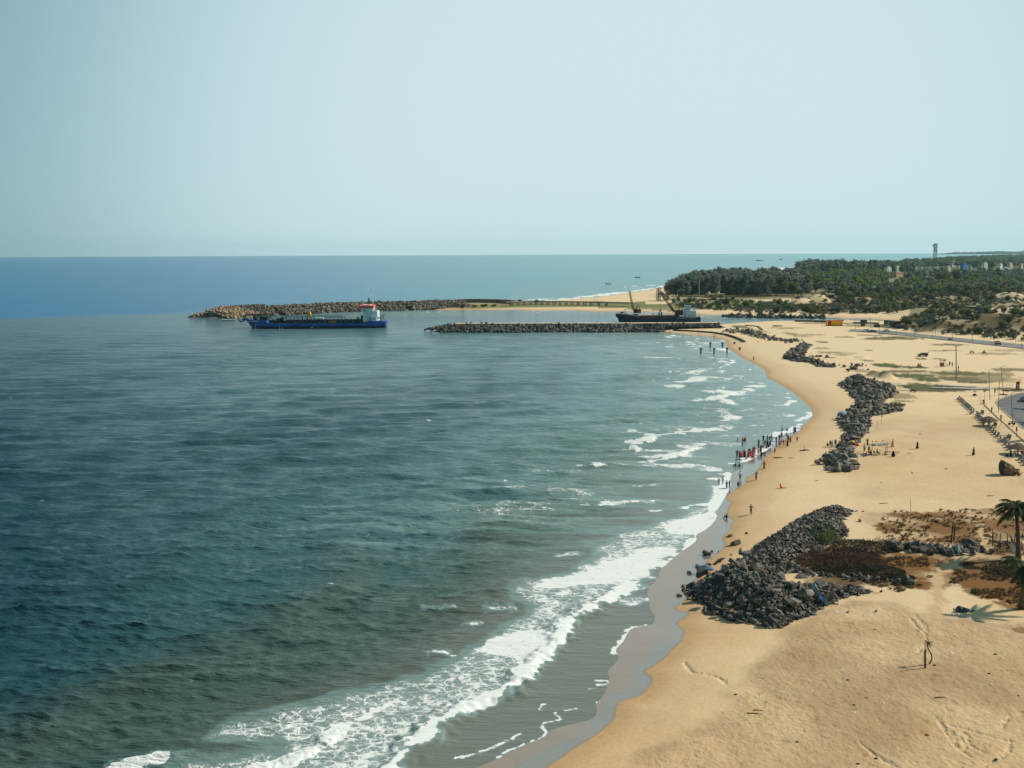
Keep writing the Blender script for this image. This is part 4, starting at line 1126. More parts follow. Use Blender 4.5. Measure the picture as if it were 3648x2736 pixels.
# stem plate raked forward and bow platform
mb.prism([(dx(135), 4.6), (dx(150), 3.6), (dx(185), 1.2), (dx(215), 1.2), (dx(230), 4.9), (dx(150), 5.2)], 'y', -1.0, 1.0)
mb.prism([(dx(85), 5.6), (dx(90), 4.75), (dx(135), 4.55), (dx(160), 5.05), (dx(160), 6.0)], 'y', -2.2, 2.2)
mb.build('hull', HULLB, dred, False)
mb = MB()
rows = []
for u, bw in [(195, .25), (215, 1.6), (252, 3.4), (300, 5.1), (380, 6.2), (480, 6.7), (1500, 6.72), (1850, 6.6), (2000, 6.2), (2092, 4.6)]:
    rows.append((dx(u), [(bw * .9, -1.5), (bw, .0), (bw * .962, 1.24)]))
hull(mb, rows)
mb.build('boot_topping', HULLD, dred)
mb = MB()
for a, b in [(180, 208), (212, 232), (246, 262), (264, 276), (278, 290), (293, 303), (306, 318)]:
    t_ = (b + a) / 2
    yy = -6.1 if t_ < 250 else -6.55
    mb.box((dx(t_), -(5.35 if t_ < 200 else 5.85 if t_ < 240 else 6.45), dz(443)), ((b - a) * U, .1, .36), R(-20 if t_ < 200 else -12 if t_ < 240 else -6))
for u0, u1, v in [(1090, 1110, 497), (1060, 1095, 529)]:
    mb.box((dx((u0 + u1) / 2), -6.98, dz(v)), ((u1 - u0) * U, .08, .22))
mb.build('bow_lettering', WHITEP, dred)
mb = MB()
for u, v0, sp in [(285, 476, 34), (624, 500, 16), (664, 520, 12)]:
    mb.tube([(dx(u), -7.15, dz(v0)), (dx(u + 1), -7.25, dz(v0) * .6), (dx(u + 3), -7.35, .1)], [.05, .07, .09], 6)
    mb.lathe([(.1, .06), (.5, .05), (sp * U * .6, .03), (sp * U * .6, -.1)], (dx(u + 3), -7.6, 0.05), 10, 1, .4)
mb.build('water_jet', FOAMM, dred)
mb = MB()   # deck plating and hopper coaming
mb.box((dx(1140), 0, 3.22), ((1820 - 470) * U, 13.0, .2))
for yy in (-4.9, 4.9): mb.box((dx(1200), yy, 4.0), ((1750 - 650) * U, .35, 1.4))
for k in range(24): mb.box((dx(670 + k * 46), -5.2, 3.75), (.3, .5, 1.0))
mb.prism([(dx(1690), 3.3), (dx(1690), 6.3), (dx(1715), 5.2), (dx(1755), 5.2), (dx(1755), 3.3)], 'y', -4.0, 4.0)
mb.box((dx(1600), 0, 4.6), (8.5, 8.6, .9))
mb.box((dx(655), -4.5, 5.0), (1.6, 2.0, 3.4))
mb.box((dx(1768), -4.0, 5.4), (1.0, 1.5, 4.2)); mb.box((dx(1768), -4.0, 7.0), (1.7, 1.6, .6))
mb.build('hopper', SHIPDK, dred)
mb = MB()   # gantry rails along the hopper
for yy in (-4.8, 4.8):
    for v in (382, 402): mb.box((dx(1075), yy, dz(v)), ((1500 - 650) * U, .16, .16))
    for k in range(16): mb.box((dx(660 + k * 56), yy, (dz(382) + 3.2) / 2), (.16, .16, dz(382) - 3.2))
mb.box((dx(1470), 0, dz(412)), (.2, 9.4, .2)); mb.box((dx(680), 0, dz(384)), (.2, 9.4, .2))
mb.tube([(dx(1500), -4.8, dz(400)), (dx(1560), -4.8, dz(420))], .1)
mb.build('walkway_rail', SHIPDK, dred)
mb = MB()   # suction pipe frame at the bow
for yy in (-5.4, 5.0):
    mb.tube([(dx(85), yy * .4, dz(428)), (dx(92), yy * .5, dz(385)), (dx(112), yy * .6, dz(357)), (dx(450), yy, dz(355)), (dx(500), yy, dz(385)), (dx(545), yy, dz(430)), (dx(600), yy, dz(466))], .27, 8)
mb.tube([(dx(22), -1.6, dz(402)), (dx(30), -1.6, dz(432)), (dx(52), -1.6, dz(452)), (dx(80), -1.6, dz(450)), (dx(96), -1.6, dz(430))], .38, 8)
for k, u in enumerate((150, 215, 262, 330, 395, 440)):
    mb.box((dx(u), -4.6 + .2 * k, (dz(356) + 4.8) / 2), (.22, .22, dz(356) - 4.8))
    mb.box((dx(u), 0, dz(356)), (.22, 9.4, .22))
for u in (140, 160, 180, 196): mb.box((dx(u), -3, dz(340)), (.12, .12, 1.4))
mb.box((dx(168), -3, dz(326)), (2.6, .12, .12))
mb.tube([(dx(340), -4.9, dz(362)), (dx(385), -4.9, dz(382))], .2); mb.tube([(dx(260), -4.9, dz(410)), (dx(330), -4.9, dz(365))], .16)
mb.box((dx(390), 0, 5.9), (4.6, 8.5, 2.2)); mb.box((dx(258), 0, 5.9), (2.0, 5.5, 2.2)); mb.box((dx(520), 0, 4.1), (4.8, 7, 1.7)); mb.box((dx(590), 1, 4.6), (2.8, 7, 2.5))
mb.build('suction_pipe', SHIPDK, dred)
mb = MB(); mb.box((dx(300), -4.4, dz(405)), (.75, .6, 1.7)); mb.build('locker', SHIPGR, dred)
mb = MB()   # yellow hopper crane
mb.prism([(dx(990), dz(350)), (dx(1002), dz(326)), (dx(1026), dz(322)), (dx(1040), dz(352)), (dx(1036), dz(368)), (dx(992), dz(366))], 'y', -1.0, 1.0)
for u in (990, 1030): mb.box((dx(u), 0, dz(376)), (.7, 1.2, 1.4))
cr = mb.build('hopper_crane', SHIPY, dred)
mb = MB()
for u, k in ((988, -1), (1034, 1)): mb.tube([(dx(u), 0, dz(385)), (dx(u + 8 * k), -.8, dz(445))], .3, 6)
mb.build('crane_leg', SHIPDK, cr)
mb = MB(); mb.box((dx(922), -2, (dz(320) + dz(376)) / 2), (.32, .4, dz(320) - dz(376))); mb.build('crane_post', SHIPY, dred)
mb = MB(); mb.box((dx(922), -2, (dz(376) + 3.2) / 2), (.4, .4, dz(376) - 3.2)); mb.build('post_base', SHIPDK, dred)
mb = MB(); mb.box((dx(1165), -3.4, dz(407)), (110 * U, 2.6, 22 * U)); mb.build('deck_container', WHITEP, dred)
mb = MB()
for k in range(5): mb.box((dx(1312 + k * 21), -5.35, dz(454)), (.62, .5, .95))
mb.build('fender', mat('ochre_fenders', (.62, .32, .05), .8), dred)
mb = MB()
for k, u in enumerate((830, 850, 880, 938, 1180, 1240, 1262, 1480, 1530, 1570, 1640)): mb.box((dx(u), -5.4, dz(457)), (.5, .5, .55 + .12 * (k % 3)))
mb.build('deck_gear', SHIPGR, dred)
mb = MB()   # deckhouse
mb.box((dx(1889), 0, (dz(310) + 4.2) / 2), (198 * U, 10.6, dz(310) - 4.2))
mb.box((dx(1945), -5.6, (dz(385) + 4.2) / 2), (62 * U, 2.2, dz(385) - 4.2))
dh = mb.build('deckhouse', SHIPW, dred)
mb = MB()
for (u, v, w, h_) in [(1838, 338, 8, 12), (1912, 336, 8, 12), (1850, 352, 24, 3), (1880, 346, 6, 6), (1836, 402, 14, 4), (1886, 412, 12, 40), (1935, 404, 6, 8), (1958, 404, 6, 8), (1930, 424, 10, 12), (1876, 366, 4, 6)]:
    mb.box((dx(u), -5.32 if u < 1876 or v < 380 else -6.72, dz(v)), (w * U, .06, h_ * U))
mb.build('porthole', BLACKG, dh)
mb = MB()
mb.box((dx(1852), 0, (dz(252) + dz(308)) / 2 + .02), (152 * U, 8.4, dz(252) - dz(308)))
br = mb.build('wheelhouse', SHIPW, dred)
mb = MB()
for k in range(6): mb.box((dx(1797 + k * 25), -4.23, dz(264)), (17 * U, .06, 15 * U))
for k in range(6): mb.box((dx(1776) - .03, -3.4 + k * 1.35, dz(264)), (.06, .95, 15 * U))
mb.box((dx(1812), -4.23, dz(296)), (26 * U, .06, 14 * U))
mb.build('window', BLACKG, br)
mb = MB(); mb.box((dx(1838), 0, dz(242)), (200 * U, 10.4, 22 * U)); mb.box((dx(1745), 0, dz(238)), (34 * U, 11.6, 14 * U)); mb.build('roof', SHIPR, br)
mb = MB(); mb.box((dx(1832), 0, dz(225)), (110 * U, 6.4, .35)); mb.box((dx(1962), -4.2, dz(298)), (2.2, .2, .9)); mb.build('roof_rail', WHITEP, br)
mb = MB()
mb.tube([(dx(1848), -.7, dz(222)), (dx(1858), 0, dz(125))], [.35, .2], 6); mb.tube([(dx(1870), .7, dz(222)), (dx(1860), 0, dz(125))], [.35, .2], 6)
for v in (205, 185, 165, 145): mb.box((dx(1859), 0, dz(v)), ((222 - v) * .0 + 1.1 - (205 - v) * .012, .2, .14))
ms = mb.build('mast', SHIPDK, dred)
mb = MB(); mb.tube([(dx(1860), 0, dz(125)), (dx(1862), 0, dz(70)), (dx(1859), 0, dz(0))], [.18, .1, .05], 6); mb.box((dx(1862), 0, dz(120)), (1.3, .16, .16)); mb.box((dx(1888), 0, dz(36)), (.5, .05, .6)); mb.tube([(dx(1862), 0, dz(12)), (dx(1885), 0, dz(32))], .03, 4); mb.build('aerial', WHITEP, ms)
mb = MB(); mb.tube([(dx(1918), -2, dz(225)), (dx(1918), -2, dz(172))], [.16, .08], 6); mb.box((dx(1918), -2, dz(195)), (.6, .4, .4)); mb.build('signal_mast', WHITEP, dred)
mb = MB(); mb.tube([(dx(1940), -4, dz(270)), (dx(2018), -4.6, dz(225))], .13, 6); mb.tube([(dx(1938), -4, dz(300)), (dx(1940), -4, dz(262))], .2, 6); mb.build('davit', SHIPGR, dred)
mb = MB(); mb.lathe([(.1, -.75), (.7, -.5), (.85, 0), (.6, .55), (.1, .78)], (dx(2003), -4.2, dz(398)), 10); mb.build('lifeboat', mat('cream_lifeboat', (.75, .70, .55), .6), dred, True)
mb = MB()
for yy in (-4.4, 3.6): mb.tube([(dx(2030), yy, 4.2), (dx(2026), yy, dz(382)), (dx(2036), yy, dz(375)), (dx(2082), yy, dz(375))], .14, 6)
for k in range(5): mb.box((dx(2040 + k * 10), -4.4, dz(412)), (.1, .1, 2.0))
mb.box((dx(2060), -4.4, dz(395)), (2.2, .1, .1)); mb.box((dx(1950), -6.0, 4.25), (200 * U, .3, .15))
mb.build('stern_frame', SHIPDK, dred)
# ------------------------------------------------------------------ the crane barge
RED = mat('bright_red_cab', (.85, .07, .03), .5)
MAROON = mat('faded_maroon_cab', (.16, .035, .03), .7, var=.4, vscale=1.0)
BHULL = mat('worn_navy_hull', (.028, .038, .085), .65, col2=(.06, .04, .05), vscale=.35)
BDECK = mat('weathered_deck_steel', (.26, .25, .20), .85, col2=(.14, .13, .11), vscale=.5)
q0, q1 = Vector((*at0(2207, 1143.0), 0)), Vector((*at0(2494, 1144.5), 0))
barge = empty('crane_barge', (q0 + q1) / 2, R(-1.0), 'navy cargo barge with two lattice cranes and a pale bridge at its stern', 'ship')
V2 = (q1 - q0).length / 1220.0
def bx(u): return (u - 1150.0) * V2
def bz(v): return (610.0 - v) * V2
mb = MB()
rows = []
for u, vt, bt, bw in [(478, 494, .4, .1), (500, 494, 2.4, .5), (540, 500, 4.2, 1.6), (600, 510, 5.4, 3.8), (700, 528, 5.8, 5.2), (850, 548, 5.8, 5.6), (1000, 556, 5.8, 5.7), (1390, 560, 5.8, 5.7), (1400, 550, 5.8, 5.7), (1755, 555, 5.6, 5.4)]:
    xw = max(u, 540 - (500 - min(u, 500)) * .2 + 0) if u < 545 else u
    rows.append((bx(u) , [(bw * .9, -.9 if u > 530 else bz(vt) * .55), (bw, .2 if u > 530 else bz(vt) * .7), (bt, bz(vt))]))
hull(mb, rows)
mb.build('hull', BHULL, barge)
mb = MB()
mb.prism([(bx(490), bz(492)), (bx(540), bz(499)), (bx(700), bz(524)), (bx(850), bz(545)), (bx(850), bz(528)), (bx(700), bz(508)), (bx(540), bz(488))], 'y', -5.0, 5.0)
mb.prism([(bx(1392), bz(562)), (bx(1392), bz(545)), (bx(1400), bz(542)), (bx(1680), bz(546)), (bx(1680), bz(572)), (bx(1660), bz(576)), (bx(1400), bz(568))], 'y', -5.92, 5.0)
mb.box((bx(1720), 0, bz(548)), (2.6, 10, .5))
mb.box((bx(1100), -5.86, bz(556)), (22, .12, .2))
mb.build('deck_plating', BDECK, barge)
mb = MB(); mb.box((bx(1125), 0, (bz(523) + bz(560)) / 2), (560 * V2, 10.4, bz(523) - bz(560))); mb.box((bx(1040), -4, bz(502)), (.5, .5, 1.4)); mb.box((bx(1040), -4, bz(492)), (.9, .5, .3)); mb.build('hold_coaming', RUST, barge)
mb = MB()
mb.tube([(bx(612), 0, bz(500)), (bx(622), 0, bz(430))], .1, 5); mb.tube([(bx(642), 0, bz(500)), (bx(630), 0, bz(430))], .1, 5); mb.box((bx(626), 0, bz(430)), (.9, .5, .4))
mb.box((bx(575), 0, bz(475)), (2.4, 2.5, .6)); mb.box((bx(570), 0, bz(487)), (.5, 2, 1.0)); mb.box((bx(640), 1, bz(502)), (1.6, 2, .8)); mb.tube([(bx(585), 0, bz(470)), (bx(612), 0, bz(460))], .1)
mb.build('windlass', SHIPDK, barge)
def lattice(mb, p0, p1, w0, w1, n=14, r_=.1):
    p0, p1 = Vector(p0), Vector(p1)
    d = (p1 - p0).normalized()
    u = Vector((0, 1, 0)); w = d.cross(u).normalized()
    prev = None
    for i in range(n + 1):
        t_ = i / n
        ww = lerp(w0, w1, t_) / 2
        c = p0.lerp(p1, t_)
        cs = [c + u * a * ww + w * b * ww for a, b in ((-1, -1), (1, -1), (1, 1), (-1, 1))]
        if prev:
            for k in range(4):
                mb.tube([prev[k], cs[k]], r_, 4, False)
                mb.tube([prev[k], cs[(k + 1) % 4]], r_ * .6, 4, False)
        for k in range(4): mb.tube([cs[k], cs[(k + 1) % 4]], r_ * .6, 4, False)
        prev = cs
def deck_crane(px_, cabm, u0, u1, v0, v1, boomfoot, boomtip, ped, house, aframe, label):
    cr = MB()
    cr.lathe([(1.5, 0), (1.5, .8), (1.1, .9), (1.1, 1.4), (1.9, 1.5), (1.9, 1.8)], (bx(ped[0]), 0, bz(ped[1])), 12)
    cr.box((bx(house[0]), 0, bz(house[1])), (house[2] * V2, 3.4, house[3] * V2))
    c_ = cr.build('deck_crane', SHIPDK, barge, False, label)
    mb = MB()
    mb.box((bx((u0 + u1) / 2), -.1, (bz(v0) + bz(v1)) / 2), ((u1 - u0) * V2, 3.2, bz(v0) - bz(v1)), taper=.96)
    cb = mb.build('cab', cabm, c_)
    mb = MB(); mb.box((bx(u0 + (u1 - u0) * .45), -1.78, bz(v0 + 24)), (.35, .08, 1.3)); mb.build('cab_window', BLACKG, cb)
    mb = MB(); lattice(mb, (bx(boomfoot[0]), 0, bz(boomfoot[1])), (bx(boomtip[0]), 0, bz(boomtip[1])), 1.3, .7, 16, .11); mb.build('boom', RUST, c_)
    mb = MB(); A, B_, C_ = aframe
    for yy in (-1.1, 1.1): mb.tube([(bx(A[0]), yy, bz(A[1])), (bx(B_[0]), yy * .5, bz(B_[1])), (bx(C_[0]), yy, bz(C_[1]))], .14, 5)
    mb.tube([(bx(B_[0]), 0, bz(B_[1])), (bx(boomtip[0]), 0, bz(boomtip[1]))], .06, 4)
    mb.tube([(bx(B_[0]), .5, bz(B_[1])), (bx(lerp(boomfoot[0], boomtip[0], .6)), .4, bz(lerp(boomfoot[1], boomtip[1], .6)))], .05, 4)
    mb.build('gantry_frame', SHIPDK, c_)
    return c_
deck_crane(0, RED, 806, 862, 425, 488, (748, 440), (684, 152), (785, 545), (782, 455, 60, 62), ((770, 430), (826, 366), (840, 425)), 'crane with bright red cab and steep boom')
c2_ = deck_crane(0, MAROON, 1388, 1508, 444, 506, (1385, 480), (1157, 186), (1412, 545), (1450, 515, 110, 16), ((1430, 445), (1470, 380), (1505, 440)), 'crane with maroon cab and a boom leaning towards the bow')
mb = MB(); mb.tube([(bx(1460), .3, bz(376)), (bx(1500), .3, bz(400))], .2, 5); mb.tube([(bx(1290), 0, bz(362)), (bx(1330), 0, bz(420)), (bx(1370), 0, bz(470))], [.5, .7, .5], 6); mb.build('winch_gear', SHIPDK, c2_)
mb = MB(); mb.tube([(bx(1160), 0, bz(190)), (bx(1158), 0, bz(440))], .07, 4)
cab_ = mb.build('hoist_cable', SHIPDK, c2_)
mb = MB()
for s_ in (-1, 1):
    mb.prism([(bx(1158 + s_ * 2), bz(455)), (bx(1158 + s_ * 18), bz(470)), (bx(1158 + s_ * 32), bz(500)), (bx(1158 + s_ * 26), bz(518)), (bx(1158 + s_ * 3), bz(516)), (bx(1158 + s_ * 14), bz(492))][::s_], 'y', -.7, .7)
    mb.tube([(bx(1158), 0, bz(448)), (bx(1158 + s_ * 22), 0, bz(482))], .12, 5)
mb.box((bx(1158), 0, bz(446)), (1.2, 1, .8))
mb.build('grab_bucket', SHIPDK, c2_)
mb = MB(); mb.box((bx(1610), 0, (bz(450) + bz(552)) / 2), (156 * V2, 8.6, bz(450) - bz(552))); mb.box((bx(1665), 0, bz(440)), (36 * V2, 5, 1.0))
dh = mb.build('deckhouse', SHIPW, barge)
mb = MB(); mb.box((bx(1572), 0, (bz(368) + bz(449)) / 2), (80 * V2, 7.2, bz(368) - bz(449))); wh = mb.build('wheelhouse', SHIPW, barge)
mb = MB()
for u in (1545, 1560, 1582): mb.box((bx(u), -3.63, bz(382)), (.4, .06, .45))
mb.box((bx(1568), -3.63, bz(412)), (.25, .06, 1.4)); mb.box((bx(1590), -3.63, bz(412)), (.25, .06, 1.4)); mb.box((bx(1560), -3.63, bz(430)), (1.2, .06, .25))
mb.build('window', BLACKG, wh)
mb = MB()
for (u, v, w, h_) in [(1632, 470, 8, 8), (1580, 528, 12, 20), (1632, 524, 12, 12), (1665, 470, 3, 20)]: mb.box((bx(u), -4.33, bz(v)), (w * V2, .06, h_ * V2))
mb.build('porthole', BLACKG, dh)
mb = MB()
for u in (1522, 1545, 1595, 1612): MB().tube([(bx(u), -2, bz(368)), (bx(u), -2, bz(336))], .1, 4).build('aerial', SHIPDK, barge)
mb = MB()
mb.box((bx(1575), 0, bz(358)), (2.6, 2.5, .9)); mb.build('radar_box', SHIPDK, barge)
mb = MB(); mb.box((bx(1665), -1, bz(432)), (1.4, 1.6, .8)); mb.build('vent', SHIPDK, barge)
mb = MB(); mb.tube([(bx(1690), -3, bz(505)), (bx(1745), -3, bz(525)), (bx(1745), -3, bz(545))], .1, 4)
for k in range(6): mb.box((bx(1700 + k * 10), -5, bz(540)), (.1, .1, .9))
mb.build('stern_rail', SHIPDK, barge)
# ------------------------------------------------------------------ small craft
def rowboat(name, p, L, m_, rz, label, cat='boat', h_=.7, w=1.3):
    e = empty(name, p, rz, label, cat)
    mb = MB(); rows = []
    for t_ in np.linspace(-1, 1, 9):
        b = w / 2 * max(.05, 1 - abs(t_) ** 2.6)
        rows.append((t_ * L / 2, [(b * .35, 0 + .25 * t_ ** 4), (b * .9, h_ * .45 + .2 * t_ ** 4), (b, h_ * (1 + .5 * t_ ** 4))]))
    hull(mb, rows)
    mb.build('hull', m_, e)
    mb = MB()
    for t_ in (-.45, 0, .45): mb.box((t_ * L / 2, 0, h_ * 1.02), (.25, w * .85 * (1 - abs(t_) ** 2.6), .06))
    mb.build('thwart', BDECK, e)
    return e
OFFW = mat('offwhite_boat', (.70, .66, .55), .6)
p = at0(815, 1143.2)
rowboat('small_boat', (p[0], p[1], -.15), 9.5, OFFW, R(4), 'small open white boat by the foot of the tan breakwater blocks', w=2.2, h_=1.1)
for (a, b, L, lab) in [(2705, 929, 180, 'faint long grey ship, largest on the hazy sea above the woods'), (2781, 925, 95, 'faint grey ship right of the larger one on the hazy horizon'), (2882, 922.5, 90, 'faint grey ship nearest the far headland on the horizon')]:
    p = at0(a, b)
    L = L * (6000 / 6000)
    e = empty('distant_ship', (p[0], p[1], 0), 0, lab, 'ship', 'far ships on the horizon')
    k = math.hypot(*p) / FPX
    Lm = {2705: 30, 2781: 12, 2882: 11}[a] * k
    mb = MB(); mb.prism([(-Lm / 2, 2.2 * k), (-Lm * .46, 0), (Lm * .47, 0), (Lm / 2, 1.6 * k), (-Lm * .3, 1.5 * k)], 'y', -2 * k, 2 * k); mb.build('hull', mat('hazy_ship', (.10, .13, .15), .8), e)
    mb = MB(); mb.box((-Lm * .1, 0, 2.6 * k), (Lm * .16, 2 * k, 2.2 * k)); mb.box((Lm * .18, 0, 2.0 * k), (Lm * .12, 2 * k, 1.2 * k)); mb.build('deckhouse', mat('hazy_ship_house', (.16, .18, .19), .8), e)
for (a, b, lab) in [(2271, 989, 'tiny dark boat off the surf of the far beach'), (2168, 1012, 'tiny pale boat seaward of the far surf line')]:
    p = at0(a, b)
    rowboat('fishing_boat', (p[0], p[1], -.1), 9, mat('tarred_boat', (.05, .055, .06), .7) if a == 2271 else OFFW, R(10), lab, w=2.4, h_=1.3)
# ------------------------------------------------------------------ vegetation
def leafmat(name, c1, c2, sc=.35):
    m = mat(name, c1, .75, col2=c2, vscale=sc, spec=.2)
    b = m.node_tree.nodes['Principled BSDF']
    if m.get('lf'): return m
    m['lf'] = 1; t = m.node_tree
    tr = t.nodes.new('ShaderNodeBsdfTranslucent'); mx = t.nodes.new('ShaderNodeMixShader'); mx.inputs[0].default_value = .38
    rp = next(n for n in t.nodes if n.type == 'VALTORGB'); t.links.new(rp.outputs[0], tr.inputs[0])
    t.links.new(b.outputs[0], mx.inputs[1]); t.links.new(tr.outputs[0], mx.inputs[2])
    t.links.new(mx.outputs[0], next(n for n in t.nodes if n.type == 'OUTPUT_MATERIAL').inputs['Surface'])
    return m
CAS = leafmat('casuarina_needles', (.25, .285, .20), (.125, .155, .125), .25)
CASB = leafmat('dark_needles', (.16, .205, .155), (.08, .11, .095), .25)
BROAD = leafmat('broad_leaves', (.16, .23, .06), (.07, .11, .03), .3)
OLIV = leafmat('olive_leaves', (.20, .205, .09), (.09, .10, .045), .3)
LIME = leafmat('lime_leaves', (.27, .33, .055), (.12, .17, .03), .3)
DRYB = leafmat('dry_twigs', (.13, .085, .045), (.05, .032, .018), 1.2)
BARK = mat('grey_bark', (.16, .13, .10), .95, var=.3, vscale=2.0)
PALMB = mat('palm_bark', (.10, .075, .05), .95, var=.4, vscale=3.0)
def crown(seed, kind='cas', n=420):
    """leaf clumps in a lumpy crown: unit height, base at 0; returns verts, tris"""
    r_ = random.Random(seed)
    V, F = [], []
    lobes = []
    if kind == 'cas':
        for k in range(13):
            z = .24 + .70 * k / 12
            w = .30 * (1 - ((z - .42) / .62) ** 2) ** .5 if abs(z - .42) < .6 else .05
            a = r_.uniform(0, 6.28)
            lobes.append((Vector((math.cos(a) * w * .5 + .05 * z, math.sin(a) * w * .5, z)), w * r_.uniform(.55, .8) + .03))
        lobes.append((Vector((.10, 0, .95)), .06))
    elif kind == 'shrub':
        for k in range(8):
            a = r_.uniform(0, 6.28); d = r_.uniform(0, .55)
            lobes.append((Vector((math.cos(a) * d, math.sin(a) * d, r_.uniform(.25, .65))), r_.uniform(.25, .42)))
    else:
        for k in range(11):
            a = r_.uniform(0, 6.28); d = r_.uniform(0, .36)
            lobes.append((Vector((math.cos(a) * d, math.sin(a) * d, r_.uniform(.42, .82))), r_.uniform(.16, .27)))
    for i in range(n):
        c, rad = lobes[r_.randrange(len(lobes))]
        d = Vector([r_.gauss(0, 1) for _ in range(3)]).normalized()
        p = c + d * rad * r_.uniform(.55, 1.08)
        s_ = r_.uniform(.02, .055) if kind == 'cas' else r_.uniform(.035, .085)
        nrm = (d + Vector([r_.gauss(0, .55) for _ in range(3)])).normalized()
        u = nrm.orthogonal().normalized(); w = nrm.cross(u)
        an = r_.uniform(0, 6.28)
        u, w = u * math.cos(an) + w * math.sin(an), w * math.cos(an) - u * math.sin(an)
        o = len(V)
        el = 2.1 if kind == 'cas' else 1.2
        if kind == 'cas': u = (u + Vector((.35, 0, .55))).normalized()
        V += [p - u * s_ * el, p + w * s_, p + u * s_ * el, p - w * s_]
        F += [(o, o + 1, o + 2), (o, o + 2, o + 3)]
    for c, rad in lobes:     # darker heart of each lobe so the crown is not a veil
        o = len(V)
        rr0 = rad * .62
        for d in ((1, 0, 0), (-1, 0, 0), (0, 1, 0), (0, -1, 0), (0, 0, 1), (0, 0, -1)): V.append(c + Vector(d) * rr0 * r_.uniform(.75, 1.15))
        for a, b in ((0, 2), (2, 1), (1, 3), (3, 0)): F += [(o + a, o + b, o + 4), (o + b, o + a, o + 5)]
    return np.array([tuple(v) for v in V], np.float32), np.array(F, np.int32)
def crown_mesh(seed, kind, n, m):
    v, f_ = crown(seed, kind, n)
    me = mesh_np('crown', v, f_)
    me.materials.append(m)
    return me
def trunk_mesh(kind, seed):
    r_ = random.Random(seed)
    mb = MB()
    if kind == 'cas':
        mb.tube([(0, 0, -.02), (.01, 0, .3), (.03, .01, .6), (.07, 0, .9)], [.016, .012, .008, .003], 6)
        for k in range(6):
            z = .22 + k * .1; a = r_.uniform(0, 6.28)
            mb.tube([(.01, 0, z), (math.cos(a) * .16, math.sin(a) * .16, z + .1)], [.006, .002], 4)
    elif kind == 'shrub':
        for k in range(6):
            a = k * 1.05
            mb.tube([(0, 0, -.05), (math.cos(a) * .25, math.sin(a) * .25, .4)], [.03, .012], 4)
    else:
        mb.tube([(0, 0, -.03), (.01, .01, .25), (0, 0, .5)], [.04, .032, .02], 7)
        for k in range(5):
            a = k * 1.3
            mb.tube([(0, 0, .3), (math.cos(a) * .2, math.sin(a) * .2, .62)], [.018, .006], 5)
    return mb.mesh('trunk', BARK)
CROWNS = {('cas', k): crown_mesh(200 + k, 'cas', 520, CAS) for k in range(5)}
CROWNS.update({('round', k): crown_mesh(220 + k, 'round', 380, BROAD) for k in range(4)})
CROWNS.update({('shrub', k): crown_mesh(240 + k, 'shrub', 260, OLIV) for k in range(4)})
TRUNKS = {(kd, k): trunk_mesh(kd, 300 + k) for kd in ('cas', 'round', 'shrub') for k in range(2)}
vr = random.Random(404)
def tree(name, p, hgt, kind, m, label, cat, group=None, wide=1.0):
    e = empty(name, p, vr.uniform(-.5, .5) if kind == 'cas' else vr.uniform(0, 6.28), label, cat, group)
    e.scale = (hgt * wide * vr.uniform(.9, 1.1), hgt * wide * vr.uniform(.9, 1.1), hgt)
    c = link(bpy.data.objects.new('crown', CROWNS[(kind, vr.randrange(4))]), e)
    c.material_slots[0].link = 'OBJECT'
    c.material_slots[0].material = m
    link(bpy.data.objects.new('trunk' if kind != 'shrub' else 'stem', TRUNKS[(kind, vr.randrange(2))]), e)
    return e
# the casuarina grove behind the spit
def grove_rows():
    out = []
    row = 0
    py = 1056.0
    while py > 1003:
        x0 = np.interp(py, [1003, 1010, 1030, 1046, 1056], [2580, 2530, 2440, 2395, 2380])
        px = x0
        x1 = 2745 if row == 0 else 2870
        while px < x1:
            out.append((px + vr.uniform(-5, 5), py + vr.uniform(-1.5, 1.5), vr.uniform(13, 19.5) * (.86 if px < 2440 else 1), row))
            px += vr.uniform(15, 25)
        row += 1
        py -= 4.6 + row * .12
    return out
for (a, b, hh, row) in grove_rows():
    p = g(a, b)
    if hh * 1.0 < 5: continue
    zl = ('left end' if a < 2480 else 'middle' if a < 2680 else 'right end') + ' of the casuarina grove'
    zr = 'front edge at the ' if row == 0 else 'seaward back rows at the ' if row > 7 else 'dense inner rows at the '
    tree('casuarina_tree', p, hh, 'cas', CAS if vr.random() < .75 else CASB, 'feathery grey-green casuarina in the ' + zr + zl, 'tree', 'casuarinas: ' + zr + zl, 1.25 if row else 1.05)
def project(q):
    return pix(q)
def scatter(pts, n, z0, seed, mind=0.0):
    P = [tuple(g(a, b)[:2]) for a, b in pts]
    xs = [q[0] for q in P]; ys = [q[1] for q in P]
    r_ = random.Random(seed)
    out = []
    for _ in range(n * 40):
        if len(out) >= n: break
        X, Y = r_.uniform(min(xs), max(xs)), r_.uniform(min(ys), max(ys))
        if not inside(np.array([X]), np.array([Y]), P)[0]: continue
        if any((X - q[0]) ** 2 + (Y - q[1]) ** 2 < mind * mind for q in out): continue
        out.append((X, Y))
    X = np.array([q[0] for q in out]); Y = np.array([q[1] for q in out])
    Z = height(X, Y)[0]
    return [Vector((X[i], Y[i], Z[i])) for i in range(len(X))]
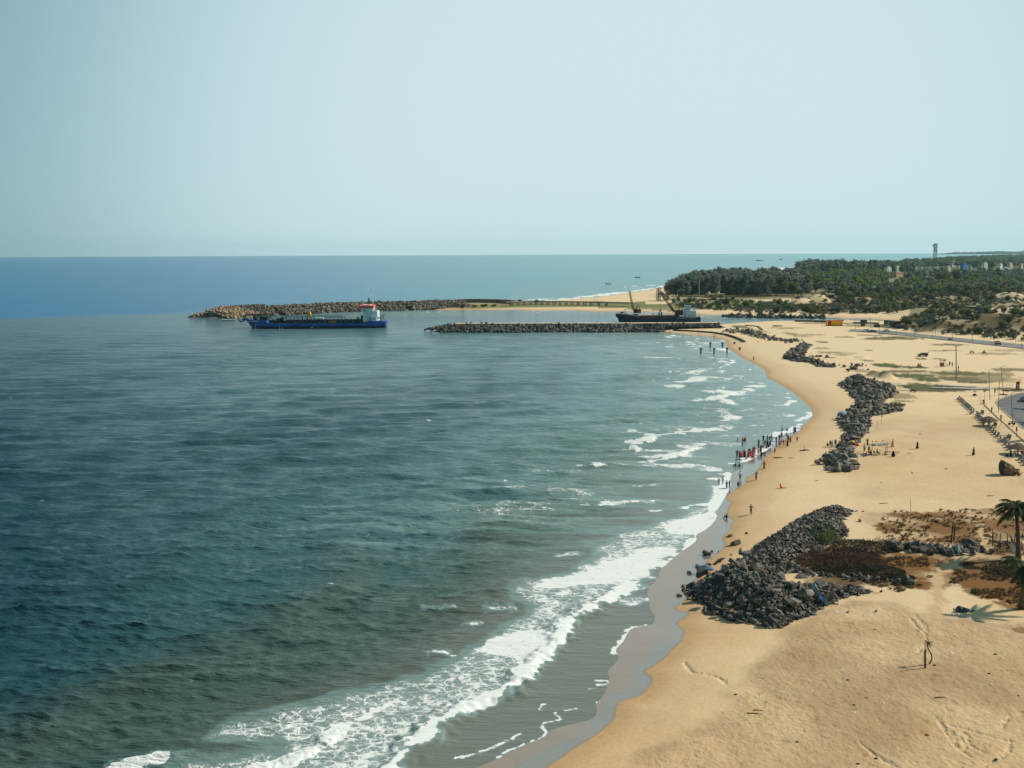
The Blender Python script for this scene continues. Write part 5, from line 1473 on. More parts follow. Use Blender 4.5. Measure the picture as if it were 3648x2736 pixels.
# broad trees and scrub of the middle distance
SHM = [OLIV, OLIV, BROAD, CASB, leafmat('grey_scrub', (.20, .19, .125), (.09, .09, .06), .3)]
for i, (a, b, hh, kd, m_) in enumerate([(2765, 1056, 11, 'round', OLIV), (2825, 1055, 13, 'round', BROAD), (2850, 1057, 8, 'round', BROAD), (2587, 1096, 7.5, 'round', CASB), (2700, 1058, 9, 'round', CASB), (3010, 1063, 9, 'round', OLIV), (2905, 1043, 9, 'round', OLIV),
      (3250, 1028, 13, 'round', LIME), (3350, 1012, 16, 'round', OLIV), (3410, 1012, 16, 'round', OLIV), (3555, 1125, 5, 'shrub', CASB), (2655, 1098, 7, 'shrub', BROAD), (2705, 1100, 6.5, 'shrub', BROAD), (2720, 1092, 5, 'shrub', CASB)]):
    tree('broadleaf_tree' if kd == 'round' else 'bush', g(a, b), hh, kd, m_, ['yellowish round tree at the right end of the casuarina grove', 'tall green round tree before the casuarinas, right of the yellowish one', 'low green round tree left of the white dome', 'lone dark tree on a thin trunk above the channel, right of the barge',
        'dark round tree in the front row of the grove', 'olive tree beside the white dome and sheds', 'wide olive tree between the grove and the white dome', 'bright lime green tree below the town houses', 'tan-green rounded tree below the cream houses', 'tan-green rounded tree left of the blue building',
        'small dark round bush on the bare bank by the road', 'rounded bush right of the lone thin-trunked tree', 'rounded bush above the channel rocks, near the sand track', 'small dark bush above the sand track to the channel'][i], 'tree' if kd == 'round' else 'bush')
sh = []
sh += [(p, vr.uniform(2.5, 5.5), 0) for p in scatter([(2380, 1085), (2500, 1068), (2760, 1075), (2930, 1095), (2850, 1105), (2600, 1108), (2400, 1104)], 42, 3, 11, 4)]
sh += [(p, vr.uniform(3.5, 7), 1) for p in scatter([(2700, 1105), (2760, 1098), (2950, 1105), (3090, 1092), (3260, 1100), (3260, 1118), (2900, 1118), (2700, 1118)], 62, 3, 12, 4.5)]
sh += [(p, vr.uniform(4.5, 8.5), 2) for p in scatter([(2990, 1050), (3200, 1045), (3648, 1040), (3700, 1060), (3640, 1075), (3400, 1085), (3320, 1105), (3060, 1095), (2980, 1080)], 92, 3, 13, 5)]
sh += [(p, vr.uniform(3.2, 6), 3) for p in scatter([(3215, 1176), (3235, 1150), (3290, 1122), (3430, 1108), (3430, 1124), (3330, 1135), (3290, 1160), (3270, 1182)], 34, 3, 14, 3.5)]
sh += [(p, vr.uniform(3.5, 6.0), 4) for p in scatter([(3350, 1190), (3380, 1160), (3500, 1160), (3600, 1140), (3720, 1125), (3760, 1225), (3600, 1212), (3450, 1198)], 56, 3, 15, 3.5)]
LABS = ['low bush on the sand between grove and channel', 'round bush on the far channel bank below the sand heaps', 'dense bush on the dunes below the town wood', 'thick bush on the steep bank at the channel end', 'leafy bush on the bank above the road']
for p, hh, z_ in sh:
    mi_ = vr.randrange(5); u_ = project(p)[0]; sz = 'left' if u_ < (2900 if z_ < 2 else 3300 if z_ == 2 else 3270 if z_ == 3 else 3520) else 'right'
    ad = ['olive', 'mossy', 'green', 'dark', 'grey'][mi_]
    lb_ = ad + ' ' + LABS[z_].split(' ')[0] + ' bush' + LABS[z_].split(' bush', 1)[1] + ', ' + sz + ' part'
    t_ = tree('bush', p, hh, 'shrub', SHM[mi_], lb_, 'bush', ad + ' ' + sz + ' ' + ['bushes before the grove', 'bushes of the far channel bank', 'bushes of the dunes below the wood', 'bushes at the end of the channel', 'bushes above the road'][z_], .85)
# the wood beyond, which reads as one mass
def mass(name, spots, m_list, label, kinds):
    V, F, MI, o = [], [], [], 0
    base = [crown(600 + k, kinds[k % len(kinds)], 90 if kinds[k % len(kinds)] != 'cas' else 120) for k in range(8)]
    for i, (p, hh, wd) in enumerate(spots):
        v, f_ = base[vr.randrange(8)]
        a = vr.uniform(0, 6.28)
        Rz = np.array([[math.cos(a), -math.sin(a), 0], [math.sin(a), math.cos(a), 0], [0, 0, 1]])
        V.append((v * np.array([hh * wd, hh * wd, hh])) @ Rz.T + np.array(p[:]))
        F.append(f_ + o)
        MI.append(np.full(len(f_), vr.randrange(len(m_list)), np.int32))
        o += len(v)
    me = mesh_np(name, np.concatenate(V), np.concatenate(F))
    for q in m_list: me.materials.append(q)
    me.polygons.foreach_set('material_index', np.concatenate(MI))
    me.update()
    return tag(link(bpy.data.objects.new(name, me)), label, 'wood', kind='stuff')
sp = [(p, vr.uniform(10, 14), 1.1) for p in scatter([(2880, 1050), (2870, 1010), (2880, 985), (3000, 975), (3160, 985), (3160, 1010), (3100, 1035), (2990, 1052)], 260, 3, 21, 9)]
sp += [(p, vr.uniform(7, 11), 1.25) for p in scatter([(3000, 1055), (3140, 1030), (3300, 1020), (3660, 1018), (3760, 1040), (3400, 1052), (3200, 1055)], 330, 3, 22, 6)]
mass('wood', sp, [BROAD, OLIV, CASB, LIME, BROAD, CASB], 'mixed green wood below the town, reading as one canopy', ['round', 'round', 'cas', 'shrub'])
sp = [(p, vr.uniform(11, 16) if p.x > 640 else vr.uniform(17, 24), 1.3) for p in scatter([(2835, 985), (2860, 972), (2900, 955), (3150, 945), (3300, 955), (3240, 975), (3000, 985)], 420, 3, 23, 12)]
sp += [(p, vr.uniform(5, 8.5) * (1.5 if vr.random() < .12 else 1), 1.5) for p in scatter([(3200, 1015), (3250, 977), (3700, 974), (3900, 1000), (3600, 1022), (3300, 1022)], 520, 3, 24, 10)]
mass('wood', sp, [CASB, CASB, CAS, BROAD], 'dark casuarina and palm wood round the town houses', ['cas', 'cas', 'round'])
sp = [(p, vr.uniform(11, 17), 2.2) for p in scatter([(3100, 950), (3300, 932), (3500, 920), (3700, 914), (4000, 930), (3800, 955), (3200, 958)], 800, 3, 25, 22)]
mass('wood', sp, [CASB, CASB, BROAD], 'hazy blue-green coastal wood stretching to the horizon', ['round', 'cas', 'round'])
sp = [(p, vr.uniform(1.2, 2.8), 1.5) for p in scatter([(2380, 1088), (2500, 1072), (2960, 1078), (3000, 1055), (3648, 1045), (3760, 1060), (3640, 1075), (3430, 1108), (3240, 1116), (2700, 1118), (2560, 1108)], 1500, 3, 31)]
sp += [(p, vr.uniform(1.2, 2.6), 1.5) for p in scatter([(3225, 1178), (3300, 1120), (3450, 1110), (3700, 1120), (3760, 1225), (3600, 1212), (3450, 1198), (3350, 1188)], 420, 3, 32)]
mass('undergrowth', sp, [OLIV, SHM[4], CASB, SHM[4], DRYB], 'low scrub covering the dunes between the channel and the wood', ['shrub'])['category'] = 'scrub'
sp = []
for i, (q_, n_) in enumerate([([(3120, 1820), (3480, 1815), (3700, 1830), (3700, 1930), (3540, 1945), (3160, 1945)], 700), ([(3120, 1985), (3300, 1985), (3330, 2080), (3200, 2110), (3060, 2070)], 420), ([(3420, 2010), (3700, 1990), (3700, 2170), (3560, 2160), (3380, 2090)], 900), ([(2900, 1960), (3160, 1960), (3120, 2060), (2900, 2040)], 200)]):
    sp += [(p, vr.uniform(.12, .42), 1.6) for p in scatter(q_, n_, 3, 40 + i) if vnoise(np.array([p.x / 2.6]), np.array([p.y / 3.4]), 7)[0] > .42]
RW = leafmat('rusty_weeds', (.27, .16, .06), (.14, .08, .03), 1.5)
mass('dry_weeds', sp, [RW, RW, DRYB, RW], 'rust-brown dry weeds on the stained ground round the low rock wall', ['shrub'])['category'] = 'weeds'
# far bluffs across the bay
def bluff(name, pts, label):
    V, F = [], []
    o = 0
    mb = MB()
    for k in range(len(pts) - 1):
        (a0, b0, h0), (a1, b1, h1) = pts[k], pts[k + 1]
    n = 90
    px_ = np.linspace(pts[0][0], pts[-1][0], n)
    hh = np.interp(px_, [q[0] for q in pts], [q[2] for q in pts])
    by = np.interp(px_, [q[0] for q in pts], [q[1] for q in pts])
    vs = []
    for i in range(n):
        p = Vector((*at0(px_[i], by[i]), 0))
        d = Vector((p.x, p.y, 0)).normalized()
        H_ = hh[i] * p.length / FPX * (1 + .25 * (random.Random(i).random() - .5))
        for t_, z_ in ((0, -1), (0, H_ * .25), (120, H_ * .7), (380, H_), (800, H_ * .8), (1400, 0)):
            vs.append(tuple(p + d * t_ + Vector((0, 0, z_))))
    fs = [(i * 6 + k, i * 6 + k + 1, (i + 1) * 6 + k + 1, (i + 1) * 6 + k) for i in range(n - 1) for k in range(5)]
    mb.add(vs, fs)
    return tag(mb.build(name, leafmat('far_woodland', (.05, .07, .045), (.03, .045, .035), .01), None, True), label, kind='structure')
bluff('hills', [(3340, 906, .3), (3400, 905.5, 6), (3480, 905, 6), (3550, 904.8, 9), (3620, 904.5, 7), (3700, 904, 11), (3900, 903, 10)], 'low hazy headland across the bay')
# the scraggy bush over the boulder heap, the dead brush and the plants on the sand
def clump(name, p, r_xy, hz_, n, m_, label, cat='bush', leaf=.12, seed=1, stems=30, kind=None):
    r_ = random.Random(seed)
    e = empty(name, p, 0, label, cat) if not kind else None
    V, F = [], []
    for i in range(n):
        a, d = r_.uniform(0, 6.28), math.sqrt(r_.random())
        c = Vector((math.cos(a) * d * r_xy[0], math.sin(a) * d * r_xy[1], hz_ * r_.random() ** .8 * (1 - .6 * d * d) * (.6 + .8 * mnoise.noise(Vector((a * 1.3, d * 3, seed))) + .3)))
        u = Vector([r_.gauss(0, 1) for _ in range(3)]).normalized()
        w = u.orthogonal().normalized() * leaf * r_.uniform(.15, .5)
        u = u * leaf * r_.uniform(.6, 1.7)
        o = len(V)
        V += [c - u, c + w, c + u, c - w]
        F += [(o, o + 1, o + 2), (o, o + 2, o + 3)]
    me = mesh_np('foliage', np.array([tuple(v) for v in V], np.float32), np.array(F, np.int32))
    me.materials.append(m_)
    link(bpy.data.objects.new('foliage', me), e)
    mb = MB()
    for i in range(stems):
        a, d = r_.uniform(0, 6.28), r_.uniform(.1, .9)
        q = Vector((math.cos(a) * d * r_xy[0], math.sin(a) * d * r_xy[1], -.1))
        mb.tube([q, q + Vector((r_.gauss(0, .25), r_.gauss(0, .25), hz_ * r_.uniform(.5, 1.1)))], [.03, .01], 4, False)
    mb.build('stem', BARK, e)
    return e
GRB = leafmat('fresh_green_bush', (.085, .17, .02), (.03, .06, .012), 1.0)
p = g(2915, 1925); clump('bush', p + Vector((0, 0, .6)), (2.6, 3.2), 1.8, 2600, GRB, 'bright green bush growing among the black boulders', seed=3)
p = g(2960, 1935); clump('bush', p + Vector((0, 0, .3)), (2.2, 2.0), 1.2, 1300, OLIV, 'dull olive bush between the bright green bush and the dead brush', seed=4)
brn = leafmat('dead_brush', (.105, .062, .032), (.038, .022, .013), 1.0)
brd = leafmat('dark_creeper', (.06, .055, .03), (.02, .02, .013), 1.0)
for i, (a, b, rx, ry, hh, m_, lb) in enumerate([(2935, 2010, 4.5, 4.0, 1.5, brn, 'leftmost mound of dead brown brush against the boulder heap'), (3010, 1985, 5.0, 3.6, 1.6, brn, 'brown dead brush at the middle of the thicket'), (3090, 1955, 5.5, 3.2, 1.9, brd, 'dark tangled brush with bare twigs, at the left end of the low rock wall'),
        (3060, 2005, 4.0, 3.0, 1.1, brn, 'sparse brown brush below the tangled dark brush'), (3010, 2030, 4.5, 2.6, 1.1, brd, 'dark low brush along the stone edge of the sand track'), (3110, 2040, 4.4, 2.4, 1.1, brd, 'dark green-brown brush at the right of the stone edge'), (3190, 2062, 2.6, 1.4, .9, brd, 'low dark creeper by the last stones of the edge')]):
    clump('brush', g(a, b), (rx, ry), hh * .65, 6000, m_, lb, seed=20 + i, leaf=.13, stems=60)
for i, (a, b, r0, hh, lb) in enumerate([(3480, 2112, .7, .5, 'small grey-green tuft on the brown weedy ground'), (3615, 1965, 3.2, 1.6, 'dark weeds under the wire fence beside the palms'), (3570, 2035, 2.8, 1.5, 'dark weeds in the shade below the palm'), (3625, 2050, 3.2, 2.2, 'dense dark undergrowth round the palm trunks'), (3192, 1445, 2.8, 1.0, 'low green bush beside the middle rock wall')]):
    clump('weeds', g(a, b), (r0, r0 * .7), hh, 900 if r0 > 1 else 260, brd if i else OLIV, lb, seed=50 + i, leaf=.16, stems=12)
# ------------------------------------------------------------------ palms
FROND = leafmat('palm_frond', (.055, .085, .028), (.025, .038, .016), .8)
def palm(p, H_, lean, R_, nf, label, seed, tr=.24, droop=1.0, bend=None):
    r_ = random.Random(seed)
    e = empty('palm_tree', p, 0, label, 'palm')
    mb = MB()
    path = bend or [(0, 0, -.2), (lean[0] * .2, lean[1] * .2, H_ * .3), (lean[0] * .55, lean[1] * .55, H_ * .65), (lean[0], lean[1], H_)]
    mb.tube(path, [tr * 1.5, tr * 1.1, tr, tr * .9][:len(path)] if len(path) == 4 else [tr] * len(path), 9)
    mb.build('trunk', PALMB, e, True)
    top = Vector(path[-1])
    me_count = 0
    for k in range(nf):
        a = k * 2.4 + r_.uniform(-.2, .2)
        el = r_.uniform(-.35, 1.25)
        V, F = [], []
        L = R_ * r_.uniform(.85, 1.1)
        pts = []
        for j in range(13):
            t_ = j / 12
            rad = L * (t_ - .12 * t_ * t_) * math.cos(el * (1 - .5 * t_))
            z = L * (math.sin(el) * t_ - droop * .62 * t_ * t_ * (1.1 if el > 0 else .8))
            pts.append(top + Vector((math.cos(a) * rad, math.sin(a) * rad, z)))
        side = Vector((-math.sin(a), math.cos(a), 0))
        for j in range(1, 13):
            c = pts[j]; d = (pts[j] - pts[j - 1])
            ln = R_ * .27 * math.sin(math.pi * min(1, .12 + j / 13.5)) ** .7
            for s_ in (-1, 1):
                for q in range(3):
                    c0 = c - d * (q * .33)
                    tip = c0 + side * s_ * ln * .72 + d.normalized() * ln * .45 + Vector((0, 0, -ln * r_.uniform(.35, .75)))
                    w = d.normalized() * R_ * .024
                    o = len(V)
                    V += [c0 - w, c0 + w, tip]
                    F.append((o, o + 1, o + 2))
        for j in range(12):
            o = len(V)
            w = side * .035
            V += [pts[j] - w, pts[j] + w, pts[j + 1] + w, pts[j + 1] - w]
            F += [(o, o + 1, o + 2), (o, o + 2, o + 3)]
        me = mesh_np('frond', np.array([tuple(v) for v in V], np.float32), np.array(F, np.int32))
        me.materials.append(FROND)
        link(bpy.data.objects.new('frond', me), e)
    return e
def z_at(p, py):
    """height above p that shows at pixel row py"""
    lo, hi = 0.0, 60.0
    for _ in range(40):
        m_ = (lo + hi) / 2
        v = project(Vector(p) + Vector((0, 0, m_)))[1]
        if v > py: lo = m_
        else: hi = m_
    return lo
p = g(3641, 2168)
palm(p, z_at(p, 2010), (0.1, 0), 3.6, 13, 'tall dark palm cut by the right edge, its foot on the bare sand', 5, .30)
p = g(3628, 1990)
palm(p, z_at(p, 1808), (-.75, 0), 3.7, 24, 'coconut palm with curved fronds near the right edge, above the wire fence', 6, .27, 1.1)
for a, b, c, lb, sd in [(3770, 1560, 1360, 'palm beside the car park', 13), (3820, 1500, 1340, 'palm behind the car park', 14), (3800, 1450, 1280, 'farther palm behind the car park', 15)]:
    p = g(a, b)
    palm(p, min(11, z_at(p, c)), (-.3, 0), 3.8, 15, lb, sd, .24)
p = g(3310, 2365)   # crooked sapling
palm(p, 2.0, (0, 0), .62, 8, 'crooked young palm with a small green tuft, alone on the near sand', 21, .07, .7, [(0, 0, -.1), (.28, 0, .55), (.22, 0, 1.0), (-.15, 0, 1.6), (-.3, 0, 2.05), (-.22, 0, 2.3)])
mb = MB(); mb.box((0, 0, .9), (.2, .12, 2.0), tilt=(0, R(-3))); mb.prism([(-.08, 1.88), (.1, 1.88), (-.06, 2.25)], 'y', -.06, .06)
o = mb.build('wooden_post', mat('grey_driftwood', (.17, .125, .08), .9, var=.35, vscale=4)); o.location = g(3294, 2380); tag(o, 'short splintered wooden post left of the crooked sapling', 'post')
# ------------------------------------------------------------------ built things: field, road, town
WOOD = mat('weathered_wood', (.20, .14, .085), .9, var=.35, vscale=3.0)
DWOOD = mat('dark_wood', (.07, .045, .03), .9, var=.4, vscale=3.0)
GALV = mat('galvanised_steel', (.42, .42, .38), .55, var=.15, vscale=1.0)
DSTEEL = mat('dark_painted_steel', (.05, .05, .05), .6)
CONCR = mat('bench_concrete', (.36, .35, .31), .9, col2=(.22, .21, .19), vscale=2.5)
THATCH = mat('umbrella_thatch', (.15, .11, .07), .95, col2=(.07, .05, .035), vscale=4.0, bump=.8, bscale=30)
WALLT = mat('tan_wall', (.48, .34, .19), .9, var=.15, vscale=.5)
WALLW = mat('white_wall', (.72, .72, .66), .85, var=.10, vscale=.3)
WALLC = mat('cream_wall', (.62, .54, .38), .85, var=.12, vscale=.3)
WALLG = mat('grey_wall', (.34, .35, .33), .85, var=.15, vscale=.3)
BLUEW = mat('bright_blue_wall', (.05, .24, .62), .8, var=.08, vscale=.3)
ORW = mat('orange_wall', (.55, .18, .07), .85)
WINM = mat('dark_window', (.05, .06, .065), .4)
def mast_between(name, pb, ptop, r_, m_, label, cat='pole', group=None, n=7):
    """a straight pole from the ground pixel up to a top pixel"""
    p = g(*pb)
    h_ = z_at(p, ptop[1])
    q = p + Vector((0, 0, h_))
    u = project(q)[0]
    dxm = (ptop[0] - u) * mpp(q)
    mb = MB(); mb.tube([(0, 0, -.3), (dxm, 0, h_)], [r_, r_ * .7], n)
    e = empty(name, p, 0, label, cat, group)
    mb.build('pole', m_, e)
    return e, h_, dxm
# sign
p0, p1 = g(2942.5, 1161), g(3001, 1161)
k = (p1 - p0).length
sg = empty('town_sign', (p0 + p1) / 2, math.atan2(p1.y - p0.y, p1.x - p0.x), 'wide orange board sign reading I heart PONDY beside the channel', 'sign')
hS = 2.95
mb = MB(); mb.box((0, 0, .15), (k + .6, 1.0, .4)); mb.build('plinth', DWOOD, sg)
mb = MB(); mb.box((0, .2, .3 + hS / 2), (k, .25, hS)); mb.build('board', mat('orange_sign_board', (.80, .17, .02), .7), sg)
def text_mesh(s_, size):
    cu = bpy.data.curves.new('t', 'FONT'); cu.body = s_; cu.size = size; cu.extrude = .06; cu.align_x = 'LEFT'
    cu.offset = size * .035
    o = bpy.data.objects.new('t', cu); SC.collection.objects.link(o)
    bpy.context.view_layer.update()
    me = bpy.data.meshes.new_from_object(o.evaluated_get(bpy.context.evaluated_depsgraph_get()))
    bpy.data.objects.remove(o)
    return me
YEL = mat('yellow_sign_letter', (.90, .58, .04), .6)
def letters(s_, size, x0, z0, wid, par, m_, y_=.02):
    me = text_mesh(s_, size)
    me.materials.clear(); me.materials.append(m_)
    xs = [v.co.x for v in me.vertices]; sc = wid / (max(xs) - min(xs))
    me.transform(Matrix.Rotation(R(90), 4, 'X'))
    for v in me.vertices: v.co.x = (v.co.x - min(xs)) * sc
    o = bpy.data.objects.new('letters', me); link(o, par); o.location = (x0, y_, z0)
    return o
letters('I', 3.2, -k / 2 + .35, .55, .75, sg, YEL)
letters('PONDY', 3.0, -k / 2 + k * .34, .55, k * .63, sg, YEL)
mb = MB(); mb.box((-k / 2 + k * .225, .02, 1.75), (k * .16, .12, 2.1)); mb.build('heart_panel', mat('dark_red_panel', (.22, .015, .015), .7), sg)
mb = MB()
hp = [(16 * math.sin(t_) ** 3 / 16, (13 * math.cos(t_) - 5 * math.cos(2 * t_) - 2 * math.cos(3 * t_) - math.cos(4 * t_)) / 16) for t_ in np.linspace(0, 2 * math.pi, 24, endpoint=False)]
mb.prism([(-k / 2 + k * .225 + a * .62, 1.8 + b * .75) for a, b in hp], 'y', -.09, .0); mb.build('heart', mat('red_heart', (.55, .02, .02), .6), sg)
# low dark parapet by the channel
def strip(name, pts, w, hgt, m_, label, cat, z0=0.0, kind=None, dz=0.0):
    mb = MB(); P = [g(a, b) for a, b in pts]
    for i in range(len(P) - 1):
        a, b = P[i], P[i + 1]; d = b - a
        mb.box((a + b) / 2 + Vector((0, 0, hgt / 2 + z0 - .15 - .004 * i)), (d.length + w * .5, w + .004 * i, hgt + .3), math.atan2(d.y, d.x), tilt=(0, -math.atan2(d.z, math.hypot(d.x, d.y))))
    return tag(mb.build(name, m_), label, cat, kind=kind)
strip('parapet', [(2832, 1146), (2900, 1147), (2940, 1148), (3004, 1146)], .5, 1.0, DWOOD, 'long low dark parapet running behind the orange sign', 'wall')
strip('parapet', [(3040, 1152), (3110, 1153), (3130, 1154)], .5, .8, DWOOD, 'short low dark parapet between the sign and the billboard', 'wall')
strip('dark_strip', [(2400, 1178), (2450, 1180), (2500, 1183), (2545, 1187), (2585, 1193), (2618, 1203), (2640, 1212), (2652, 1219)], .9, .7, mat('black_strip', (.05, .045, .035), .7), 'long dark pipe curving over the sand from the foot of the jetty', 'pipe')  # low raised dark strip following a curved line on the sand
strip('parapet', [(2655, 1160), (2700, 1164), (2716, 1176)], .7, .5, mat('dark_stone', (.13, .11, .08), .9), 'low stone edge round a green patch near the jetty root', 'wall')
# road, pavement, car park
def sheet(name, pts_l, pts_r, m_, label, n=60, dz=.05, kind='structure', flat=None):
    L = [Vector((*at0(a, b, 1.9), 0)) for a, b in pts_l]; Rr = [Vector((*at0(a, b, 1.9), 0)) for a, b in pts_r]
    def rs(P, n):
        s_ = [0]
        for i in range(1, len(P)): s_.append(s_[-1] + (P[i] - P[i - 1]).length)
        o = []
        for t_ in np.linspace(0, s_[-1], n):
            i = min(max(j for j in range(len(P)) if s_[j] <= t_ + 1e-9), len(P) - 2)
            o.append(P[i].lerp(P[i + 1], (t_ - s_[i]) / max(s_[i + 1] - s_[i], 1e-6)))
        return o
    A, B_ = rs(L, n), rs(Rr, n)
    m5 = 6
    V = []
    for i in range(n):
        for j in range(m5): V.append(A[i].lerp(B_[i], j / (m5 - 1)))
    X = np.array([v.x for v in V]); Y = np.array([v.y for v in V])
    Z = height(X, Y)[0] + dz
    if flat is not None: Z = np.maximum(Z, flat)
    ii = np.arange(n * m5).reshape(n, m5)
    f_ = np.stack([ii[:-1, :-1], ii[:-1, 1:], ii[1:, 1:], ii[1:, :-1]], -1).reshape(-1, 4)
    me = mesh_np(name, np.stack([X, Y, Z], 1), f_)
    if me.polygons[0].normal.z < 0: me.flip_normals()
    me.materials.append(m_)
    return tag(link(bpy.data.objects.new(name, me)), label, None, kind=kind)
ASPH = mat('road_asphalt', (.17, .17, .155), .85, var=.18, vscale=.3)  # plain grey asphalt, tone varied at random
sheet('road', [(3030, 1173), (3110, 1176), (3190, 1180), (3280, 1189), (3390, 1201), (3500, 1212), (3600, 1222), (3700, 1232), (3820, 1246)],
      [(3020, 1181), (3090, 1184), (3170, 1190), (3260, 1198), (3370, 1211), (3480, 1223), (3590, 1235), (3690, 1248), (3820, 1266)], ASPH, 'grey road running along the foot of the scrubby bank', dz=.10)
strip('kerb', [(3130, 1189), (3200, 1194), (3260, 1200), (3370, 1213), (3480, 1225), (3590, 1237), (3700, 1251)], .35, .22, mat('kerb_stone', (.30, .28, .24), .9), 'low dark kerb along the near side of the road', 'kerb')
sheet('car_park', [(3800, 1392), (3700, 1397), (3648, 1402), (3624, 1405), (3599, 1411), (3578, 1417), (3558, 1425), (3552, 1433), (3552, 1440)],
      [(3900, 1640), (3760, 1590), (3700, 1560), (3648, 1529), (3609, 1497), (3601, 1487), (3586, 1474), (3572, 1460), (3560, 1448)], mat('blue_grey_asphalt', (.115, .12, .12), .8, var=.2, vscale=.4), 'dark car park surface in the shade of palms', dz=.07)
strip('kerb', [(3648, 1400), (3622, 1402), (3598, 1408), (3574, 1415), (3553, 1424), (3548, 1434), (3558, 1450), (3570, 1462), (3600, 1488), (3640, 1524), (3700, 1564)], .3, .14, mat('sandy_kerb', (.42, .31, .19), .9), 'sand coloured kerb round the car park', 'kerb')
strip('kerb', [(3508, 1444), (3530, 1466), (3556, 1490), (3590, 1520), (3620, 1547), (3665, 1590)], .22, .16, mat('kerb_brown', (.26, .19, .12), .9), 'thin kerb line between the seats and the car park', 'kerb')
for i, (a0, b0, a1, b1, lb) in enumerate([(3345, 1376, 3520, 1383, 'long white concrete strip, the upper of two on the sand'), (3318, 1384.5, 3508, 1389.5, 'long white concrete strip, the lower of two on the sand')]):
    strip('concrete_strip', [(a0, b0), (a1, b1)], .9, .45, mat('white_concrete', (.66, .60, .48), .85, var=.1, vscale=.5), lb, 'kerb')
strip('concrete_strip', [(3480, 1386), (3525, 1390)], 1.4, .6, mat('white_concrete'), 'short pale concrete block at the end of the two white strips', 'kerb')
# poles along the road and elsewhere
RP = [(433, 50, 175), (593, 30, 155), (688, 70, 200), (792, 50, 150), (865, 85, 220), (1058, 95, 235), (1075, 110, 205), (1250, 110, 255), (1280, 90, 220), (1667, 140, 290), (2190, 245, 350), (1900, 200, 310), (2125, 180, 300)]
for i, (u, v0, v1) in enumerate(RP):
    a = 2900 + u / 2.957
    e, h_, dd = mast_between('lamp_post', (a, 1120 + v1 / 2.957), (a, 1120 + v0 / 2.957), .09, DSTEEL, ['leftmost thin post by the road, left of the white parked car', 'post rising behind the parked cars', 'post in front of the road between the parked cars and the moving white car', 'post by the dark huts behind the white car', 'post just right of the moving white car',
        'taller post left of the bare slope, beside a thinner one', 'thin post paired with the taller one at the bare slope', 'post before the bare sandy slope, on the near kerb', 'post before the bare sandy slope, beyond the road', 'post on the near kerb before the dark bushes', 'rightmost post on the road at the picture edge', 'thin post beyond the road near the red vehicle', 'thin post beyond the road near the right edge'][i], 'pole')
    if i in (0, 2, 4, 5, 7, 9):
        mb = MB(); mb.tube([(0, 0, h_), (.9, 0, h_ + .15)], .05, 5); mb.box((1.0, 0, h_ + .12), (.5, .16, .1)); mb.build('lamp_arm', DSTEEL, e)
e, h_, dd = mast_between('lamp_post', (3392.7, 1211), (3392.7, 1162), .11, DSTEEL, 'road lamp with two short arms left of the tall floodlight mast', 'pole')
mb = MB(); mb.tube([(-1.0, 0, h_ + .1), (0, 0, h_), (1.0, 0, h_ + .1)], .05, 5); mb.box((-1.1, 0, h_ + .1), (.5, .2, .1)); mb.box((1.1, 0, h_ + .1), (.5, .2, .1)); mb.build('lamp_arm', DSTEEL, e)
mb = MB(); mb.box((-1.2, 0, .4), (1.6, .9, .8)); mb.build('control_box', DSTEEL, e)
for (a, b0, b1, r_, m_, lb) in [(2927.8, 1161, 1120, .07, DSTEEL, 'left of two thin masts beside the orange sign'), (2936, 1163, 1126, .07, DSTEEL, 'right of two thin masts beside the orange sign'),
        (2491, 1059, 992, .35, GALV, 'stout white pole in front of the casuarina grove'), (3018, 1030, 948, .30, GALV, 'tall pale pole left of the two above the green wood'), (3110, 1036, 951, .30, GALV, 'tall pale pole right of the two above the green wood'),
        (1649.5, 1156, 1096, .12, DSTEEL, 'thin dark lamp pole standing on the jetty head'), (3244, 1830, 1779, .04, DSTEEL, 'lone thin stick in the brown weedy sand'), (3125, 1535, 1496, .05, WOOD, 'thin stick by the middle rock wall, left of the signpost'), (3054, 1652, 1611, .06, DWOOD, 'short dark stake at the end of the middle rock wall'), (3536, 1943, 1884, .07, DWOOD, 'dark fence post at the left end of the wire fence'), (3100, 1604, 1598, .05, DWOOD, 'tiny stake by the stall')]:
    e, h_, dd = mast_between('pole', (a, b0), (a, b1), r_, m_, lb)
    if r_ == .12:
        mb = MB(); mb.lathe([(.5, -.1), (.5, .9), (.15, 1.1)], (0, 0, 0), 8); mb.build('pole_base', DSTEEL, e); mb = MB(); mb.box((0, 0, h_ - .1), (.9, .3, .16)); mb.build('lamp_head', DSTEEL, e)
    if a in (2927.8, 2936):
        mb = MB(); mb.box((0, 0, 3.0), (.5, .3, .5)); mb.box((0, 0, h_), (.7, .12, .12)); mb.build('fitting', DSTEEL, e)
    if b0 == 1652:
        mb = MB(); mb.tube([(-1.2, 0, h_ - .3), (1.9, 0, h_ - .2)], .04, 5); mb.build('rail', DWOOD, e)
# lamp on the far breakwater
p = Vector((*at0(945.6, 1098, 4.8), 4.8)); e = empty('beacon', p, 0, 'small white beacon lamp on the crest of the far breakwater', 'lamp')
mb = MB(); mb.tube([(0, 0, -.5), (0, 0, 3.2)], .12, 6); mb.tube([(0, 0, 3.1), (.5, 0, 3.5), (1.1, 0, 3.2)], .05, 4); mb.build('pole', WHITEP, e); mb = MB(); mb.lathe([(.05, 0), (.22, .1), (.22, .4), (.05, .5)], (0, 0, 3.2), 8); mb.build('lamp', WHITEP, e)
